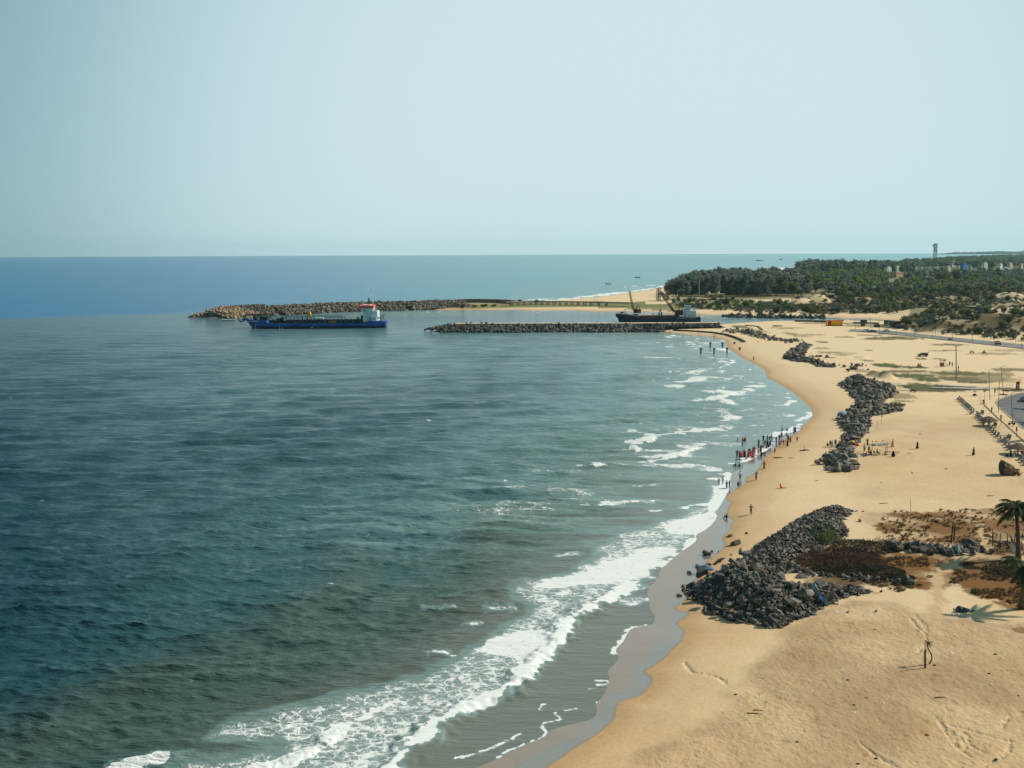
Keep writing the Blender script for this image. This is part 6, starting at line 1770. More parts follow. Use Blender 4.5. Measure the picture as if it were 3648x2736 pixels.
# street lamps by the car park
for (ub, vb, ut, vt, ua, va, lb) in [(1855, 368, 1842, 55, 1890, 40, 'lamp post with short arm, leftmost of the four by the car park'), (2000, 315, 1968, 20, 2010, 10, 'leaning lamp post with sand heaped at its foot'), (1942, 500, 1952, 165, 2005, 152, 'tall slightly leaning lamp post on the edge of the car park'), (2098, 650, 2075, 300, 2120, 288, 'lamp post by the parked motorcycle')]:
    S_ = lambda u, v: (2900 + u / 2.957, 1300 + v / 2.957)
    e, h_, dd = mast_between('street_lamp', S_(ub, vb), S_(ut, vt), .10, mat('rusty_lamp_post', (.30, .22, .13), .7), lb, 'street lamp')
    q = e.location + Vector((dd, 0, h_)); aa = S_(ua, va); L = (aa[0] - project(q)[0]) * mpp(q)
    mb = MB(); mb.tube([(dd, 0, h_), (dd + L * .7, 0, h_ + .35), (dd + L, 0, h_ + .4)], .05, 6); a_ = mb.build('arm', MATS['rusty_lamp_post'], e)
    mb = MB(); mb.box((dd + L * 1.02, 0, h_ + .38), (.6, .22, .1)); mb.build('lamp_head', GALV, a_)
    if vb == 315:
        mb = MB(); mb.lathe([(1.5, -.1), (1.1, .12), (.4, .28), (.1, .3)], (0, 0, 0), 12); o = mb.build('foot_mound', mat('dark_heap', (.07, .045, .025), .95), e)
# floodlight mast
e, h_, dd = mast_between('floodlight_mast', (3407, 1348), (3406, 1232), .24, mat('pale_mast', (.50, .46, .36), .6), 'tall pale floodlight mast with a ring of lamps, alone on the sand', 'mast')
mb = MB()
for k2 in range(8):
    a = k2 * math.pi / 4 + .2
    c, s_ = math.cos(a), math.sin(a)
    mb.tube([(dd, 0, h_ - .3), (dd + c * 1.2, s_ * 1.2, h_ + .25), (dd + c * 1.5, s_ * 1.5, h_ + .35)], .06, 5)
mb.build('lamp_ring', GALV, e)
for k2 in range(8):
    a = k2 * math.pi / 4 + .2
    mb = MB(); mb.box((dd + math.cos(a) * 1.9, math.sin(a) * 1.9, h_ + .48), (.95, .5, .16), a); mb.build('floodlight', GALV, e)
mb = MB(); mb.tube([(dd, 0, h_ - .3), (dd, 0, h_ + .5)], [.15, .1]); mb.build('mast_head', GALV, e)
# signs on poles
for (u, v0, v1, kd, lb) in [(1693, 270, 325, 'T', 'short signpost on a block, before the white strips'), (1797, 260, 380, 'b', 'signpost with a small pale board, right of the white strips'), (1905, 250, 325, 'd', 'signpost with a small dark board near the goal frame'), (1752, 345, 420, 'n', 'thin bare post by the broken chair'), (1790, 370, 460, 'd', 'brown post at the head of the kerb line'),
        (1872, 445, 510, 'd', 'dark topped sign stake on the kerb line, second from the top'), (1970, 525, 630, 'd', 'dark topped sign stake on the kerb line, third from the top'), (2135, 650, 755, 'd', 'dark topped sign stake on the kerb line, lowest of them'), (712, 515, 625, 'o', 'leaning signpost with a small orange board by the middle rock wall'), (862, 290, 385, 'w', 'thin signpost with a small pale board behind the upper rocks')]:
    S_ = (2900 + u / 2.957, 1300 + v1 / 2.957); T_ = (2900 + u / 2.957 + (1 if kd == 'o' else 0), 1300 + v0 / 2.957)
    e, h_, dd = mast_between('signpost', S_, T_, .05 if kd != 'd' else .06, WOOD, lb, 'sign')
    mb = MB(); w_, hh_ = {'T': (1.0, .35), 'b': (.8, .6), 'd': (.32, 1.1), 'n': (.15, .2), 'o': (.35, .8), 'w': (.9, .25)}[kd]
    mb.box((dd, -.06, h_ - hh_ / 2), (w_, .06, hh_)); mb.build('board', {'T': GALV, 'b': WALLT, 'd': DWOOD, 'n': WOOD, 'o': mat('faded_orange_board', (.70, .33, .12), .8), 'w': WALLW}[kd], e)
    if kd == 'T': mb = MB(); mb.box((0, 0, .25), (.9, .8, .6), taper=.8); mb.build('base_block', DWOOD, e)
# goal frame and red banner
p = g(3595, 1391); e = empty('goal_frame', p, 0, 'thin rectangular pipe frame standing by the car park', 'frame'); k = mpp(p)
mb = MB(); w_, hh_ = 24 * k, z_at(p, 1371)
mb.tube([(-w_ / 2, 0, 0), (-w_ / 2, 0, hh_), (w_ / 2, 0, hh_), (w_ / 2, 0, 0)], .04, 5); mb.build('frame', WOOD, e)
mb = MB(); mb.tube([(-w_ * .28, .6, .4), (-w_ * .28, .6, hh_ * .9), (w_ * .3, .6, hh_ * .9), (w_ * .3, .6, .4), (-w_ * .28, .6, .4)], .03, 4); mb.build('inner_frame', WOOD, e)
mb = MB(); mb.box((-1.2, -.3, .1), (1.6, .7, .25)); mb.box((.9, -.2, .1), (1.3, .6, .3)); mb.build('foot_rubble', mat('dark_heap'), e)
p = g(3625, 1389); e = empty('banner', p, 0, 'tall red and violet printed banner by the car park', 'sign'); k = mpp(p); hh_ = z_at(p, 1360)
mb = MB(); mb.box((0, 0, hh_ * .5 + .1), (13 * k, .12, hh_ * .95)); mb.build('panel', mat('banner_red', (.30, .04, .03), .7), e)
mb = MB(); mb.box((0, -.08, hh_ * .42), (10 * k, .03, hh_ * .62)); pr = mb.build('print', mat('banner_violet', (.30, .17, .24), .7, col2=(.45, .32, .34), vscale=2), e)
mb = MB()
for k2 in range(5): mb.box((.1 * (k2 % 2), -.10, hh_ * (.18 + .11 * k2)), (8 * k, .02, .10))
mb.build('print_line', WALLC, pr)
mb = MB(); mb.box((-.3, -.3, .1), (2.4, .8, .3)); mb.build('foot_rubble', mat('dark_heap'), e)
# billboards, booths and huts by the channel
def hut(name, px_, pyb, pyt, wpx, dep, wall, roof, label, cat='hut', roof_kind='flat', openf=True, rz=0.0):
    p = g(px_, pyb); k = mpp(p); hh_ = z_at(p, pyt); w_ = wpx * k
    e = empty(name, p, rz, label, cat)
    mb = MB(); mb.box((0, dep / 2, hh_ / 2 - .2), (w_, dep, hh_ + .4)); w = mb.build('wall', wall, e)
    mb = MB()
    if roof_kind == 'flat': mb.box((0, dep / 2, hh_ + .15), (w_ * 1.08, dep * 1.1, .3))
    elif roof_kind == 'gable': mb.prism([(-w_ * .55, hh_), (0, hh_ + dep * .22), (w_ * .55, hh_)], 'y', -.4, dep + .4)
    elif roof_kind == 'long': mb.prism([(-.5, hh_ - .1), (dep / 2, hh_ + dep * .20), (dep + .5, hh_ - .1)], 'x', -w_ * .52, w_ * .52)
    mb.build('roof', roof, e)
    if openf:
        mb = MB(); mb.box((0, -.02, hh_ * .45), (w_ * .5, .06, hh_ * .5)); mb.build('opening', WINM, e)
    return e, w_, hh_
NAVY = mat('navy_board', (.035, .05, .10), .6)
for (a, yb, yt, wd, leg, lb) in [(3076, 1163, 1139.5, 24, .45, 'dark navy billboard on legs above the channel edge'), (3170, 1160, 1141.5, 30, .4, 'dark framed board on the huts at the end of the channel')]:
    p = g(a, yb); k = mpp(p); hh_ = z_at(p, yt); e = empty('billboard', p, 0, lb, 'billboard')
    mb = MB(); mb.box((0, 0, hh_ * (1 + leg) / 2), (wd * k, .3, hh_ * (1 - leg))); mb.build('panel', NAVY if a < 3100 else DWOOD, e)
    for s_ in (-1, 1): mb = MB(); mb.box((s_ * wd * k * .35, .1, hh_ * leg / 2), (.2, .2, hh_ * leg + .1)); mb.build('leg', DSTEEL, e)
hut('booth', 3076.5, 1163, 1155, 9, 2, mat('green_booth', (.08, .13, .08), .8), DSTEEL, 'small green booth under the navy billboard')
hut('hut', 3127, 1166, 1158, 15, 3, DWOOD, DWOOD, 'dark flat-roofed hut right of the green booth')
hut('hut', 3161, 1157, 1143, 12, 3, NAVY, DWOOD, 'small dark hut at the left of the framed board')
hut('hut', 3176, 1163, 1148, 17, 3, mat('grey_panel', (.36, .38, .36), .8), DSTEEL, 'grey panel-fronted kiosk between the dark huts', openf=False)
hut('hut', 3195, 1167, 1147, 26, 5, DWOOD, DWOOD, 'wide dark hut, the right one by the channel end')
hut('hut', 3215, 1170, 1160, 34, 5, NAVY, DWOOD, 'long low dark shed against the steep bank', openf=False)
# vehicles
GLASSC = mat('car_glass', (.02, .025, .03), .1, spec=.8)
TYRE = mat('tyre', (.02, .02, .02), .9)
def car(px_, pyb, rz, paint, label, kindc='hatch', doors=False):
    p = g(px_, pyb); e = empty('car', p + Vector((0, 0, .06)), rz, label, 'car')
    L, w, = 4.0, 1.7
    low = [(-2.0, .35), (-1.98, .8), (-1.9, .98), (-1.0, 1.02), (1.05, 1.0), (1.85, .85), (2.0, .62), (2.0, .35)]
    mb = MB(); mb.prism(low, 'y', -w / 2, w / 2); b_ = mb.build('body', paint, e)
    cab = [(-1.85, .97), (-1.6, 1.45), (-.2, 1.52), (.35, 1.45), (1.15, .98)] if kindc == 'hatch' else [(-1.35, .97), (-.9, 1.42), (.2, 1.45), (1.0, .98)]
    mb = MB(); mb.prism(cab, 'y', -w * .46, w * .46); mb.build('cabin', paint, e)
    mb = MB(); x0, x1 = (-1.5, .35) if kindc == 'hatch' else (-.85, .2)
    for s_ in (-1, 1): mb.prism([(x0 - .12, 1.04), (x0 + .05, 1.38), (x1 - .15, 1.4), (x1 + .5, 1.04)], 'y', s_ * w * .465 - .01, s_ * w * .465 + .01)
    mb.prism([(x1 + .12, 1.44), (x1 + .16, 1.46), (1.16, 1.02), (1.10, 1.0)] if kindc == 'hatch' else [(.28, 1.42), (.32, 1.44), (1.02, 1.02), (.97, 1.0)], 'y', -w * .4, w * .4)
    mb.build('window', GLASSC, e)
    for sx in (-1.25, 1.25):
        for s_ in (-1, 1):
            mb = MB(); mb.tube([(sx, s_ * w * .42, .31), (sx, s_ * (w / 2 + .03), .31)], .32, 12); wh_ = mb.build('wheel', TYRE, e)
            mb = MB(); mb.tube([(sx, s_ * (w / 2 + .03), .31), (sx, s_ * (w / 2 + .045), .31)], .17, 8); mb.build('rim', GALV, wh_)
    for s_ in (-1, 1):
        mb = MB(); mb.box((1.97, s_ * .6, .72), (.08, .32, .16)); mb.build('headlight', WHITEP, e)
        mb = MB(); mb.box((-1.98, s_ * .65, .8), (.06, .25, .18)); mb.build('tail_light', mat('tail_red', (.4, .01, .01), .4), e)
    if doors:
        mb = MB(); mb.box((-2.1, 0, 1.7), (.9, 1.5, .08), tilt=(0, R(25))); mb.build('tailgate', paint, e)
        mb = MB(); mb.box((.5, -w / 2 - .45, .8), (.08, .95, .85), R(20)); mb.build('door', paint, e)
    return e
CW = mat('white_car_paint', (.70, .74, .74), .35, spec=.6); CDK = mat('dark_car_paint', (.035, .04, .06), .3, spec=.7); CSL = mat('slate_car_paint', (.09, .10, .13), .3, spec=.7); CBL = mat('blue_car_paint', (.02, .12, .45), .3, spec=.7)
car(3083, 1182.5, R(184), CW, 'white hatchback parked at the left end of the road')
car(3109, 1184.5, R(-4), CSL, 'dark grey car right behind the parked white hatchback', 'sedan')
car(3159, 1183, R(-22), CW, 'white car on the road in front of the dark huts', 'sedan')
car(3287, 1270, R(172), CDK, 'dark car standing alone on the open sand with a door open', 'hatch', True)
car(3652, 1430, R(80), CBL, 'bright blue car at the right edge in the car park', 'hatch')
car(2858, 1055, R(8), CW, 'white car at the edge of the casuarina grove beside the sand heaps', 'sedan')
def bike(px_, pyb, rz, label, seat=True, col=(.03, .03, .035), scoot=False):
    p = g(px_, pyb); e = empty('motorcycle', p, rz, label, 'motorcycle')
    for sx in (-.65, .65):
        mb = MB(); r_ = .30 if not scoot else .24
        mb.lathe([(r_ * .7, -.05), (r_, -.05), (r_, .05), (r_ * .7, .05)], (0, 0, 0), 12)
        mb.v = [(a + sx, c, b + r_) for a, b, c in mb.v]
        mb.build('wheel', TYRE, e)
    mb = MB()
    mb.tube([(.65, 0, .3), (.45, 0, .95), (.40, 0, 1.05)], .04, 6); mb.tube([(-.65, 0, .3), (-.1, 0, .45), (.45, 0, .85)], .05, 6); mb.box((0, 0, .45), (.5, .22, .35))
    if scoot: mb.prism([(.35, .3), (.5, .95), (.42, .98), (.1, .35), (-.2, .32), (-.3, .7), (-.75, .72), (-.85, .4)], 'y', -.2, .2)
    mb.build('frame', mat('bike_%02d' % int(col[0] * 100), col, .5), e)
    mb = MB(); mb.prism([(.3, .78), (.18, .95), (-.1, .88), (-.75, .9), (-.85, .82), (-.1, .74)], 'y', -.14, .14); mb.build('saddle', TYRE, e)
    mb = MB(); mb.tube([(.38, -.35, 1.05), (.42, 0, 1.02), (.38, .35, 1.05)], .025, 5); mb.build('handlebar', DSTEEL, e)
    return e
bike(3276, 1309, R(190), 'motorcycle with two riders crossing the dark grass patch')
bike(3462, 1257.5, R(170), 'dark motorcycle on the sand, left of the pair below the road')
bike(3506, 1259, R(10), 'dark motorcycle with a rider, right of the pair below the road')
bike(3252, 1573, R(0), 'x') if False else None
bike(3252, 1397, R(175), 'dark red scooter parked beside the middle rock wall', col=(.12, .02, .02), scoot=True)
bike(3604, 1514, R(5), 'black motorcycle parked under the lamp on the car park edge')
e = empty('auto_rickshaw', g(3556, 1229), R(-8), 'small red three-wheeler on the road near the right edge', 'auto rickshaw')
mb = MB(); mb.prism([(-1.2, .35), (-1.3, 1.0), (-1.15, 1.0), (.3, 1.0), (.9, .95), (1.3, .4)], 'y', -.65, .65); mb.build('body', mat('dull_red', (.30, .04, .03), .6), e)
mb = MB(); mb.prism([(-1.2, 1.7), (-1.0, 1.85), (.5, 1.8), (.8, 1.6), (.78, 1.52), (-1.2, 1.55)], 'y', -.66, .66); mb.build('roof', DWOOD, e)
mb = MB()
for xx in (-1.1, .0, .7):
    for s_ in (-.6, .6): mb.box((xx, s_, 1.3), (.06, .06, .65))
mb.build('roof_post', DSTEEL, e)
for (xx, yy) in ((-.8, -.6), (-.8, .6), (1.0, 0)):
    mb = MB(); mb.tube([(xx, yy - .05, .25), (xx, yy + .05, .25)], .25, 10); mb.build('wheel', TYRE, e)
e = empty('vendor_cart', g(3359, 1306), 0, 'tall dark red vendor cart with a slanting canopy on the sand', 'cart')
mb = MB(); mb.box((-.4, 0, .9), (1.3, 1.0, 1.2)); mb.build('body', mat('cart_red', (.22, .035, .03), .7, col2=(.42, .18, .12), vscale=2.5), e)
mb = MB(); mb.prism([(-1.2, 2.1), (.2, 2.1), (1.0, 2.5), (1.0, 2.6), (.1, 2.2), (-1.2, 2.2)], 'y', -.6, .6); mb.build('canopy', DWOOD, e)
for xx in (-1.0, .2, .8): mb = MB(); mb.tube([(xx, -.45, .1), (xx, -.45, 2.2)], .04, 5); mb.build('post', DWOOD, e)
for xx in (-.8, .1): mb = MB(); mb.tube([(xx, -.55, .3), (xx, -.62, .3)], .3, 12); mb.build('wheel', TYRE, e)
# ---- benches and thatched umbrellas
def make_bench():
    e = empty('concrete_bench', (0, 0, 0), 0)
    mb = MB(); mb.box((-.1, 0, .45), (.55, 1.3, .09)); mb.build('seat', CONCR, e)
    mb = MB(); mb.box((.22, 0, .80), (.10, 1.3, .78), tilt=(0, R(7))); mb.build('backrest', CONCR, e)
    for s_ in (-1, 1): mb = MB(); mb.box((-.06, s_ * .52, .2), (.45, .12, .48)); mb.build('leg', CONCR, e)
    return e
bench0 = make_bench(); bench0['category'] = 'bench'
BN = [(800, 212), (830, 240), (860, 265), (887, 290), (914, 315), (940, 340), (965, 360), (990, 382), (1020, 410), (1050, 440), (1125, 515), (1150, 545), (1180, 575), (1213, 605), (1240, 632), (1320, 725), (1350, 752), (1395, 785), (1430, 822), (1478, 860), (1580, 950), (1615, 1000), (1655, 1045), (1695, 1085), (1880, 1262), (1925, 1305), (1965, 1350)]
BL = ['topmost grey concrete seat of the long row', 'grey concrete seat second from the top of the row', 'concrete seat third from the top of the row', 'concrete seat fourth from the top of the row', 'concrete seat fifth from the top of the row', 'concrete seat sixth from the top of the row', 'concrete seat seventh from the top of the row', 'concrete seat with a pale cloth, eighth from the top', 'concrete seat just above the first set of stone tables', 'concrete seat beside the first stone table',
  'concrete seat directly below the first stone table', 'concrete seat above the upper thatched umbrella', 'second concrete seat above the upper thatched umbrella', 'concrete seat partly under the upper thatched umbrella', 'concrete seat at the left of the upper umbrella post',
  'first concrete seat below the upper umbrella', 'second concrete seat below the upper umbrella', 'third concrete seat below the upper umbrella', 'fourth concrete seat below the upper umbrella', 'fifth concrete seat below the upper umbrella', 'first concrete seat below the second stone table', 'concrete seat midway to the lower umbrella', 'concrete seat just above the lower umbrella', 'concrete seat at the left rim of the lower umbrella', 'first concrete seat below the lower umbrella', 'second concrete seat below the lower umbrella', 'lowest concrete seat at the right edge']
for i, (u, v) in enumerate(BN):
    place_copy(bench0, i == 0, g(3250 + u / 4.88, 1380 + v / 4.88), R(-14 + (i * 7) % 9), BL[i], 'concrete seats in the long row')
for (u, v, lb) in [(1205, 470, 'concrete seat set apart to the right, above the upper umbrella'), (1425, 690, 'concrete seat set apart right of the upper umbrella'), (1670, 905, 'concrete seat set apart right of the second stone table')]:
    place_copy(bench0, False, g(3250 + u / 4.88, 1380 + v / 4.88), R(8), lb, 'concrete seats in the long row')
for (u, v, lb) in [(1070, 462, 'long stone table at the first gap of the seat row'), (1290, 655, 'stone table in the shade of the upper umbrella'), (1590, 890, 'long stone table between the two umbrellas'), (1850, 1175, 'stone table in the shade of the lower umbrella')]:
    e = empty('stone_table', g(3250 + u / 4.88, 1380 + v / 4.88), R(-6), lb, 'table')
    mb = MB(); mb.box((0, 0, .74), (2.3, .8, .09)); mb.build('table_top', CONCR, e)
    for s_ in (-1, 1): mb = MB(); mb.box((s_ * .75, 0, .35), (.18, .55, .72)); mb.build('leg', CONCR, e)
for (u, v, vt, lb, rad) in [(1320, 672, 503, 'round thatched umbrella, the upper of the two in the seat row', 2.15), (1832, 1165, 972, 'round thatched umbrella, the lower one at the right edge', 2.3)]:
    p = g(3250 + u / 4.88, 1380 + v / 4.88); h_ = z_at(p, 1380 + vt / 4.88)
    e = empty('thatched_umbrella', p, 0, lb, 'umbrella')
    mb = MB(); mb.tube([(0, 0, -.2), (0, 0, h_ - .2)], .14, 8); mb.build('post', mat('umbrella_post', (.14, .07, .045), .9), e)
    rr_u = random.Random(int(u))
    mb = MB(); prof = [(rad, h_ - 1.02), (rad * 1.02, h_ - .95), (rad * .7, h_ - .55), (rad * .35, h_ - .2), (.08, h_)]
    n_ = 30
    vs = [(r_ * (1 + rr_u.uniform(-.03, .03)) * math.cos(2 * math.pi * q_ / n_), r_ * math.sin(2 * math.pi * q_ / n_), z_ + rr_u.uniform(-.05, .05)) for r_, z_ in prof for q_ in range(n_)]
    fs = [(i * n_ + q_, i * n_ + (q_ + 1) % n_, (i + 1) * n_ + (q_ + 1) % n_, (i + 1) * n_ + q_) for i in range(4) for q_ in range(n_)]
    vs.append((0, 0, h_ - .75)); fs += [(q_, len(vs) - 1, (q_ + 1) % n_) for q_ in range(n_)]
    fs.append(tuple(4 * n_ + q_ for q_ in range(n_)))
    mb.add(vs, fs); mb.build('thatch', THATCH, e)
    mb = MB()
    for q_ in range(8): a = q_ * math.pi / 4; mb.tube([(0, 0, h_ - 1.5), (math.cos(a) * rad * .8, math.sin(a) * rad * .8, h_ - 1.05)], .035, 4)
    mb.build('strut', DWOOD, e)
# uprooted stump
p = g(3588, 1691); e = empty('uprooted_stump', p, 0, 'big uprooted tree stump with dark cut face and ragged roots', 'stump')
STB = mat('stump_wood', (.23, .145, .08), .95, col2=(.09, .055, .032), vscale=2.5, bump=.9, bscale=9)
mb = MB(); r_ = random.Random(4)
prof = [(1.35, -1.15), (1.5, -.9), (1.46, -.2), (1.3, .5), (1.05, 1.1), (.7, 1.5)]
vs = []
for rd, x_ in prof:
    for q_ in range(16):
        a = q_ * math.pi / 8
        k = rd * (1 + r_.uniform(-.1, .1))
        vs.append((x_ + r_.uniform(-.08, .08), math.cos(a) * k * .8, 1.42 + math.sin(a) * k - .35 * (x_ + 1.1)))
mb.add(vs, [(i * 16 + q_, i * 16 + (q_ + 1) % 16, (i + 1) * 16 + (q_ + 1) % 16, (i + 1) * 16 + q_) for i in range(5) for q_ in range(16)] + [tuple(range(80, 96))])
mb.build('trunk', STB, e)
mb = MB(); mb.lathe([(1.36, -.08), (1.34, .06), (.2, .12)], (0, 0, 0), 16, 1, .8)
mb.v = [(-1.2 - c, b, 1.45 + a) for a, b, c in mb.v]; mb.build('cut_face', mat('dark_cut_face', (.035, .032, .034), .8), e)
mb = MB()
for q_ in range(34):
    a = r_.uniform(-.9, .9); y_ = r_.uniform(-.7, .7)
    pts = [(1.0 + r_.uniform(-1.2, .2), y_, r_.uniform(.4, 1.4)), (1.6 + r_.uniform(-.8, .4), y_ * 1.5, r_.uniform(.1, 1.2)), (2.1 + r_.uniform(-1.4, .4), y_ * 2, r_.uniform(-.1, .9))]
    mb.tube(pts, [.2, .12, .05], 6)
mb.tube([(-1.0, 0, 2.6), (-1.7, -.2, 3.2)], [.07, .03], 5)
mb.build('root', STB, e)
# ---- stall with awning
p = g(3132, 1620); k = mpp(p)
e = empty('stall', p, 0, 'makeshift stall of poles with a green and grey cloth awning beside the rocks', 'stall')
hL, hR = z_at(g(3105, 1619.5), 1578), z_at(g(3159.6, 1620.5), 1583)
xl, xr = -27 * k, 27.5 * k
for x_, h_, y_ in ((xl, hL + .6, 0), (xr, hR + .5, 0), (xl, 2.0, 1.7), (xr + .3, 2.3, 1.7)): mb = MB(); mb.tube([(x_, y_, -.2), (x_ + .05, y_, h_)], .055, 6); mb.build('post', WOOD, e)
mb = MB(); mb.tube([(xl, 0, 2.05), (xr + 1.2, 0, 2.25)], .035, 5); mb.tube([(xl, 1.7, 1.95), (xr + 1.4, 1.7, 2.2)], .035, 5); mb.build('crossbar', WOOD, e)
def cloth(x0, x1, y0, y1, z0, z1, seed, n=12, sag=.18):
    V = []
    for i in range(n + 1):
        for j in range(7):
            t_, s_ = i / n, j / 6
            V.append((lerp(x0, x1, t_), lerp(y0, y1, s_), lerp(z0, z1, t_) - sag * math.sin(math.pi * t_) * .7 - sag * math.sin(math.pi * s_) + .10 * mnoise.noise(Vector((t_ * 5, s_ * 4, seed)))))
    ii = np.arange((n + 1) * 7).reshape(n + 1, 7)
    return V, [tuple(q) for q in np.stack([ii[:-1, :-1], ii[1:, :-1], ii[1:, 1:], ii[:-1, 1:]], -1).reshape(-1, 4)]
V_, F_ = cloth(xl + .1, xl + 20 * k, 0, 1.7, 2.05, 2.1, 1); mb = MB(); mb.add(V_, F_); mb.build('green_awning', mat('green_cloth', (.02, .10, .06), .9, col2=(.06, .2, .14), vscale=3), e)
V_, F_ = cloth(xl + 20 * k, xr, -.1, 1.7, 2.12, 2.25, 2, 14, .25); mb = MB(); mb.add(V_, F_); mb.build('grey_awning', mat('grey_cloth', (.42, .44, .42), .9, col2=(.22, .26, .28), vscale=2), e)
GRC = mat('dark_green_plastic', (.015, .04, .02), .5)
for x_, a, lb in ((3116.5, 20, 'dark plastic chair at the left under the stall awning'), (3131.5, 160, 'dark plastic chair at the right under the stall awning')):
    c_ = empty('plastic_chair', g(x_, 1620.5), R(a), lb, 'chair')
    mb = MB(); mb.box((0, 0, .42), (.46, .46, .04)); mb.build('seat', GRC, c_)
    mb = MB(); mb.box((-.23, 0, .68), (.04, .44, .5), tilt=(0, R(-8))); mb.build('backrest', GRC, c_)
    for sx in (-.2, .2):
        for sy in (-.2, .2): mb = MB(); mb.box((sx, sy, .2), (.04, .04, .42)); mb.build('leg', GRC, c_)
o = MB().box((0, 0, .45), (3.4, .35, .08), R(0), tilt=(0, R(2))).build('plank', DWOOD); o.location = g(3176, 1617); tag(o, 'dark plank lying out from the right pole of the stall', 'plank')
e = empty('crate', g(3155, 1621), 0, 'small ochre crate at the foot of the right stall pole', 'crate'); mb = MB(); mb.box((0, 0, .15), (.55, .4, .3)); mb.build('box', mat('ochre_crate', (.50, .28, .05), .8), e); mb = MB(); mb.lathe([(.12, .3), (.15, .5), (.05, .62)], (-.1, 0, 0), 8); mb.build('jar', DWOOD, e)
e = empty('barrow', g(3182, 1627), 0, 'black bundle standing on its own right of the stall', 'bundle'); mb = MB(); mb.lathe([(.15, 0), (.36, .15), (.42, .4), (.28, .8), (.1, 1.2), (.04, 1.35)], (0, 0, 0), 10); mb.build('sack', mat('black_cloth', (.015, .013, .016), .9), e)
e.name = 'cloth_bundle'
# yellow umbrella among the rocks
e = empty('umbrella', g(3037, 1593) + Vector((0, 0, 1.2)), 0, 'small open yellow umbrella among the rocks beside the woman in red', 'umbrella'); mb = MB(); mb.lathe([(.5, 0), (.42, .16), (.2, .3), (.02, .34)], (0, 0, 0), 8); mb.build('canopy', mat('yellow_cloth', (.75, .52, .03), .7), e); mb = MB(); mb.tube([(0, 0, -.6), (0, 0, .4)], .015, 4); mb.build('handle', DSTEEL, e)
# ---- piles of an old pier in the surf
PILE = mat('old_pile', (.075, .068, .058), .9, col2=(.035, .033, .03), vscale=2)
PC = [(2496.8, 1259, 1240), (2530, 1238, 1220.5), (2543.7, 1259, 1240), (2573.6, 1235.5, 1220), (2589.6, 1256, 1239), (2616, 1229, 1219), (2635, 1250.7, 1237.6), (2680, 1243, 1236)]
PLB = ['farthest out of the near row of old pier piles', 'farthest out of the back row of old pier piles', 'second of the near row of old pier piles', 'second of the back row, in the surf', 'third of the near row of old pier piles', 'short pile on the sand, end of the back row', 'pile on dry sand, fourth of the near row', 'low sunken pile farthest up the sand']
for i, (a, b, c) in enumerate(PC):
    X_, Y_ = at0(a, b, .1); z0 = max(0, hz1(X_, Y_)); p = Vector((X_, Y_, z0)); h_ = z_at(p, c)
    e = empty('pier_pile', p, 0, PLB[i], 'pile', 'old pier piles in the surf')
    mb = MB(); mb.box((0, 0, h_ / 2 - 1), (.55, .55, h_ + 1.2)); mb.build('shaft', PILE, e)
    mb = MB(); mb.box((0, 0, h_ - .25), (1.0, .8, .5)); mb.build('head', PILE, e)
# ---- trestle bridge across the spit
zt = 4.6
tp = [(1800, 1077.5), (1900, 1073.4), (2000, 1074.4), (2080, 1075.6), (2160, 1077), (2246, 1079)]
TP = [Vector((*at0(a, b, zt), zt)) for a, b in tp]
e = empty('trestle_bridge', Vector((*at0(2020, 1088, 1), 1)), 0, 'long low trestle bridge on thin legs across the sandy spit', 'bridge')
o0 = e.location.copy()
mb = MB()
for i in range(len(TP) - 1):
    a, b = TP[i] - o0, TP[i + 1] - o0; d = b - a
    mb.box((a + b) / 2, (d.length + .3, 3.2 + .01 * i, .8 + .01 * i), math.atan2(d.y, d.x))
mb.build('deck', mat('trestle_deck', (.20, .16, .11), .9, var=.3, vscale=.5), e)
for u in [1240, 1255, 1275, 1333, 1360, 1418, 1436, 1495, 1520, 1573, 1598, 1650, 1675, 1730, 1755, 1808, 1835, 1890, 1912, 1968, 1992, 2045, 2070, 2130, 2150, 2210, 2235, 2300, 2320, 2400, 2420, 2500, 2520]:
    px_ = 1480 + u / 3.687
    if px_ > 2180: continue
    t_ = [k_ for k_ in range(len(tp) - 1) if tp[k_][0] <= px_ <= tp[k_ + 1][0]][0]
    q = TP[t_].lerp(TP[t_ + 1], (px_ - tp[t_][0]) / (tp[t_ + 1][0] - tp[t_][0]))
    zg = hz1(q.x, q.y)
    mb = MB(); mb.box(q - o0 + Vector((0, 0, (zg - zt) / 2 - .5)), (.65, .65, zt - zg + .4)); mb.box(q - o0 + Vector((0, 1.2, (zg - zt) / 2 - .5)), (.6, .6, zt - zg + .4)); mb.build('leg', MATS['trestle_deck'], e)
# embankment with planks and rubble at the root of the far breakwater
strip('quay_wall', [(1640, 1078), (1720, 1077.5), (1780, 1079), (1826, 1082)], 5.0, 3.0, mat('quay_earth', (.26, .20, .13), .95, col2=(.13, .11, .075), vscale=.3), 'dark earth and timber bank between breakwater and trestle', 'bank')
for a, b, hh, lb in [(1555, 1082, 4.5, 'round dark bush on the crest of the far breakwater'), (1605, 1095, 3, 'brown scrub on the slope of the breakwater root'), (1650, 1096, 3.4, 'second brown scrub patch on the breakwater root'), (1690, 1095, 3, 'grey scrub patch left of the trestle'), (1725, 1093, 3, 'green scrub patch left of the trestle'), (1760, 1092, 2.6, 'scrub patch at the end of the trestle bank')]:
    q = g(a, b)
    tree('bush', q, hh, 'shrub', [OLIV, SHM[4], SHM[4], SHM[4], BROAD, OLIV][[1555, 1605, 1650, 1690, 1725, 1760].index(a)], lb, 'bush', None, 1.5)
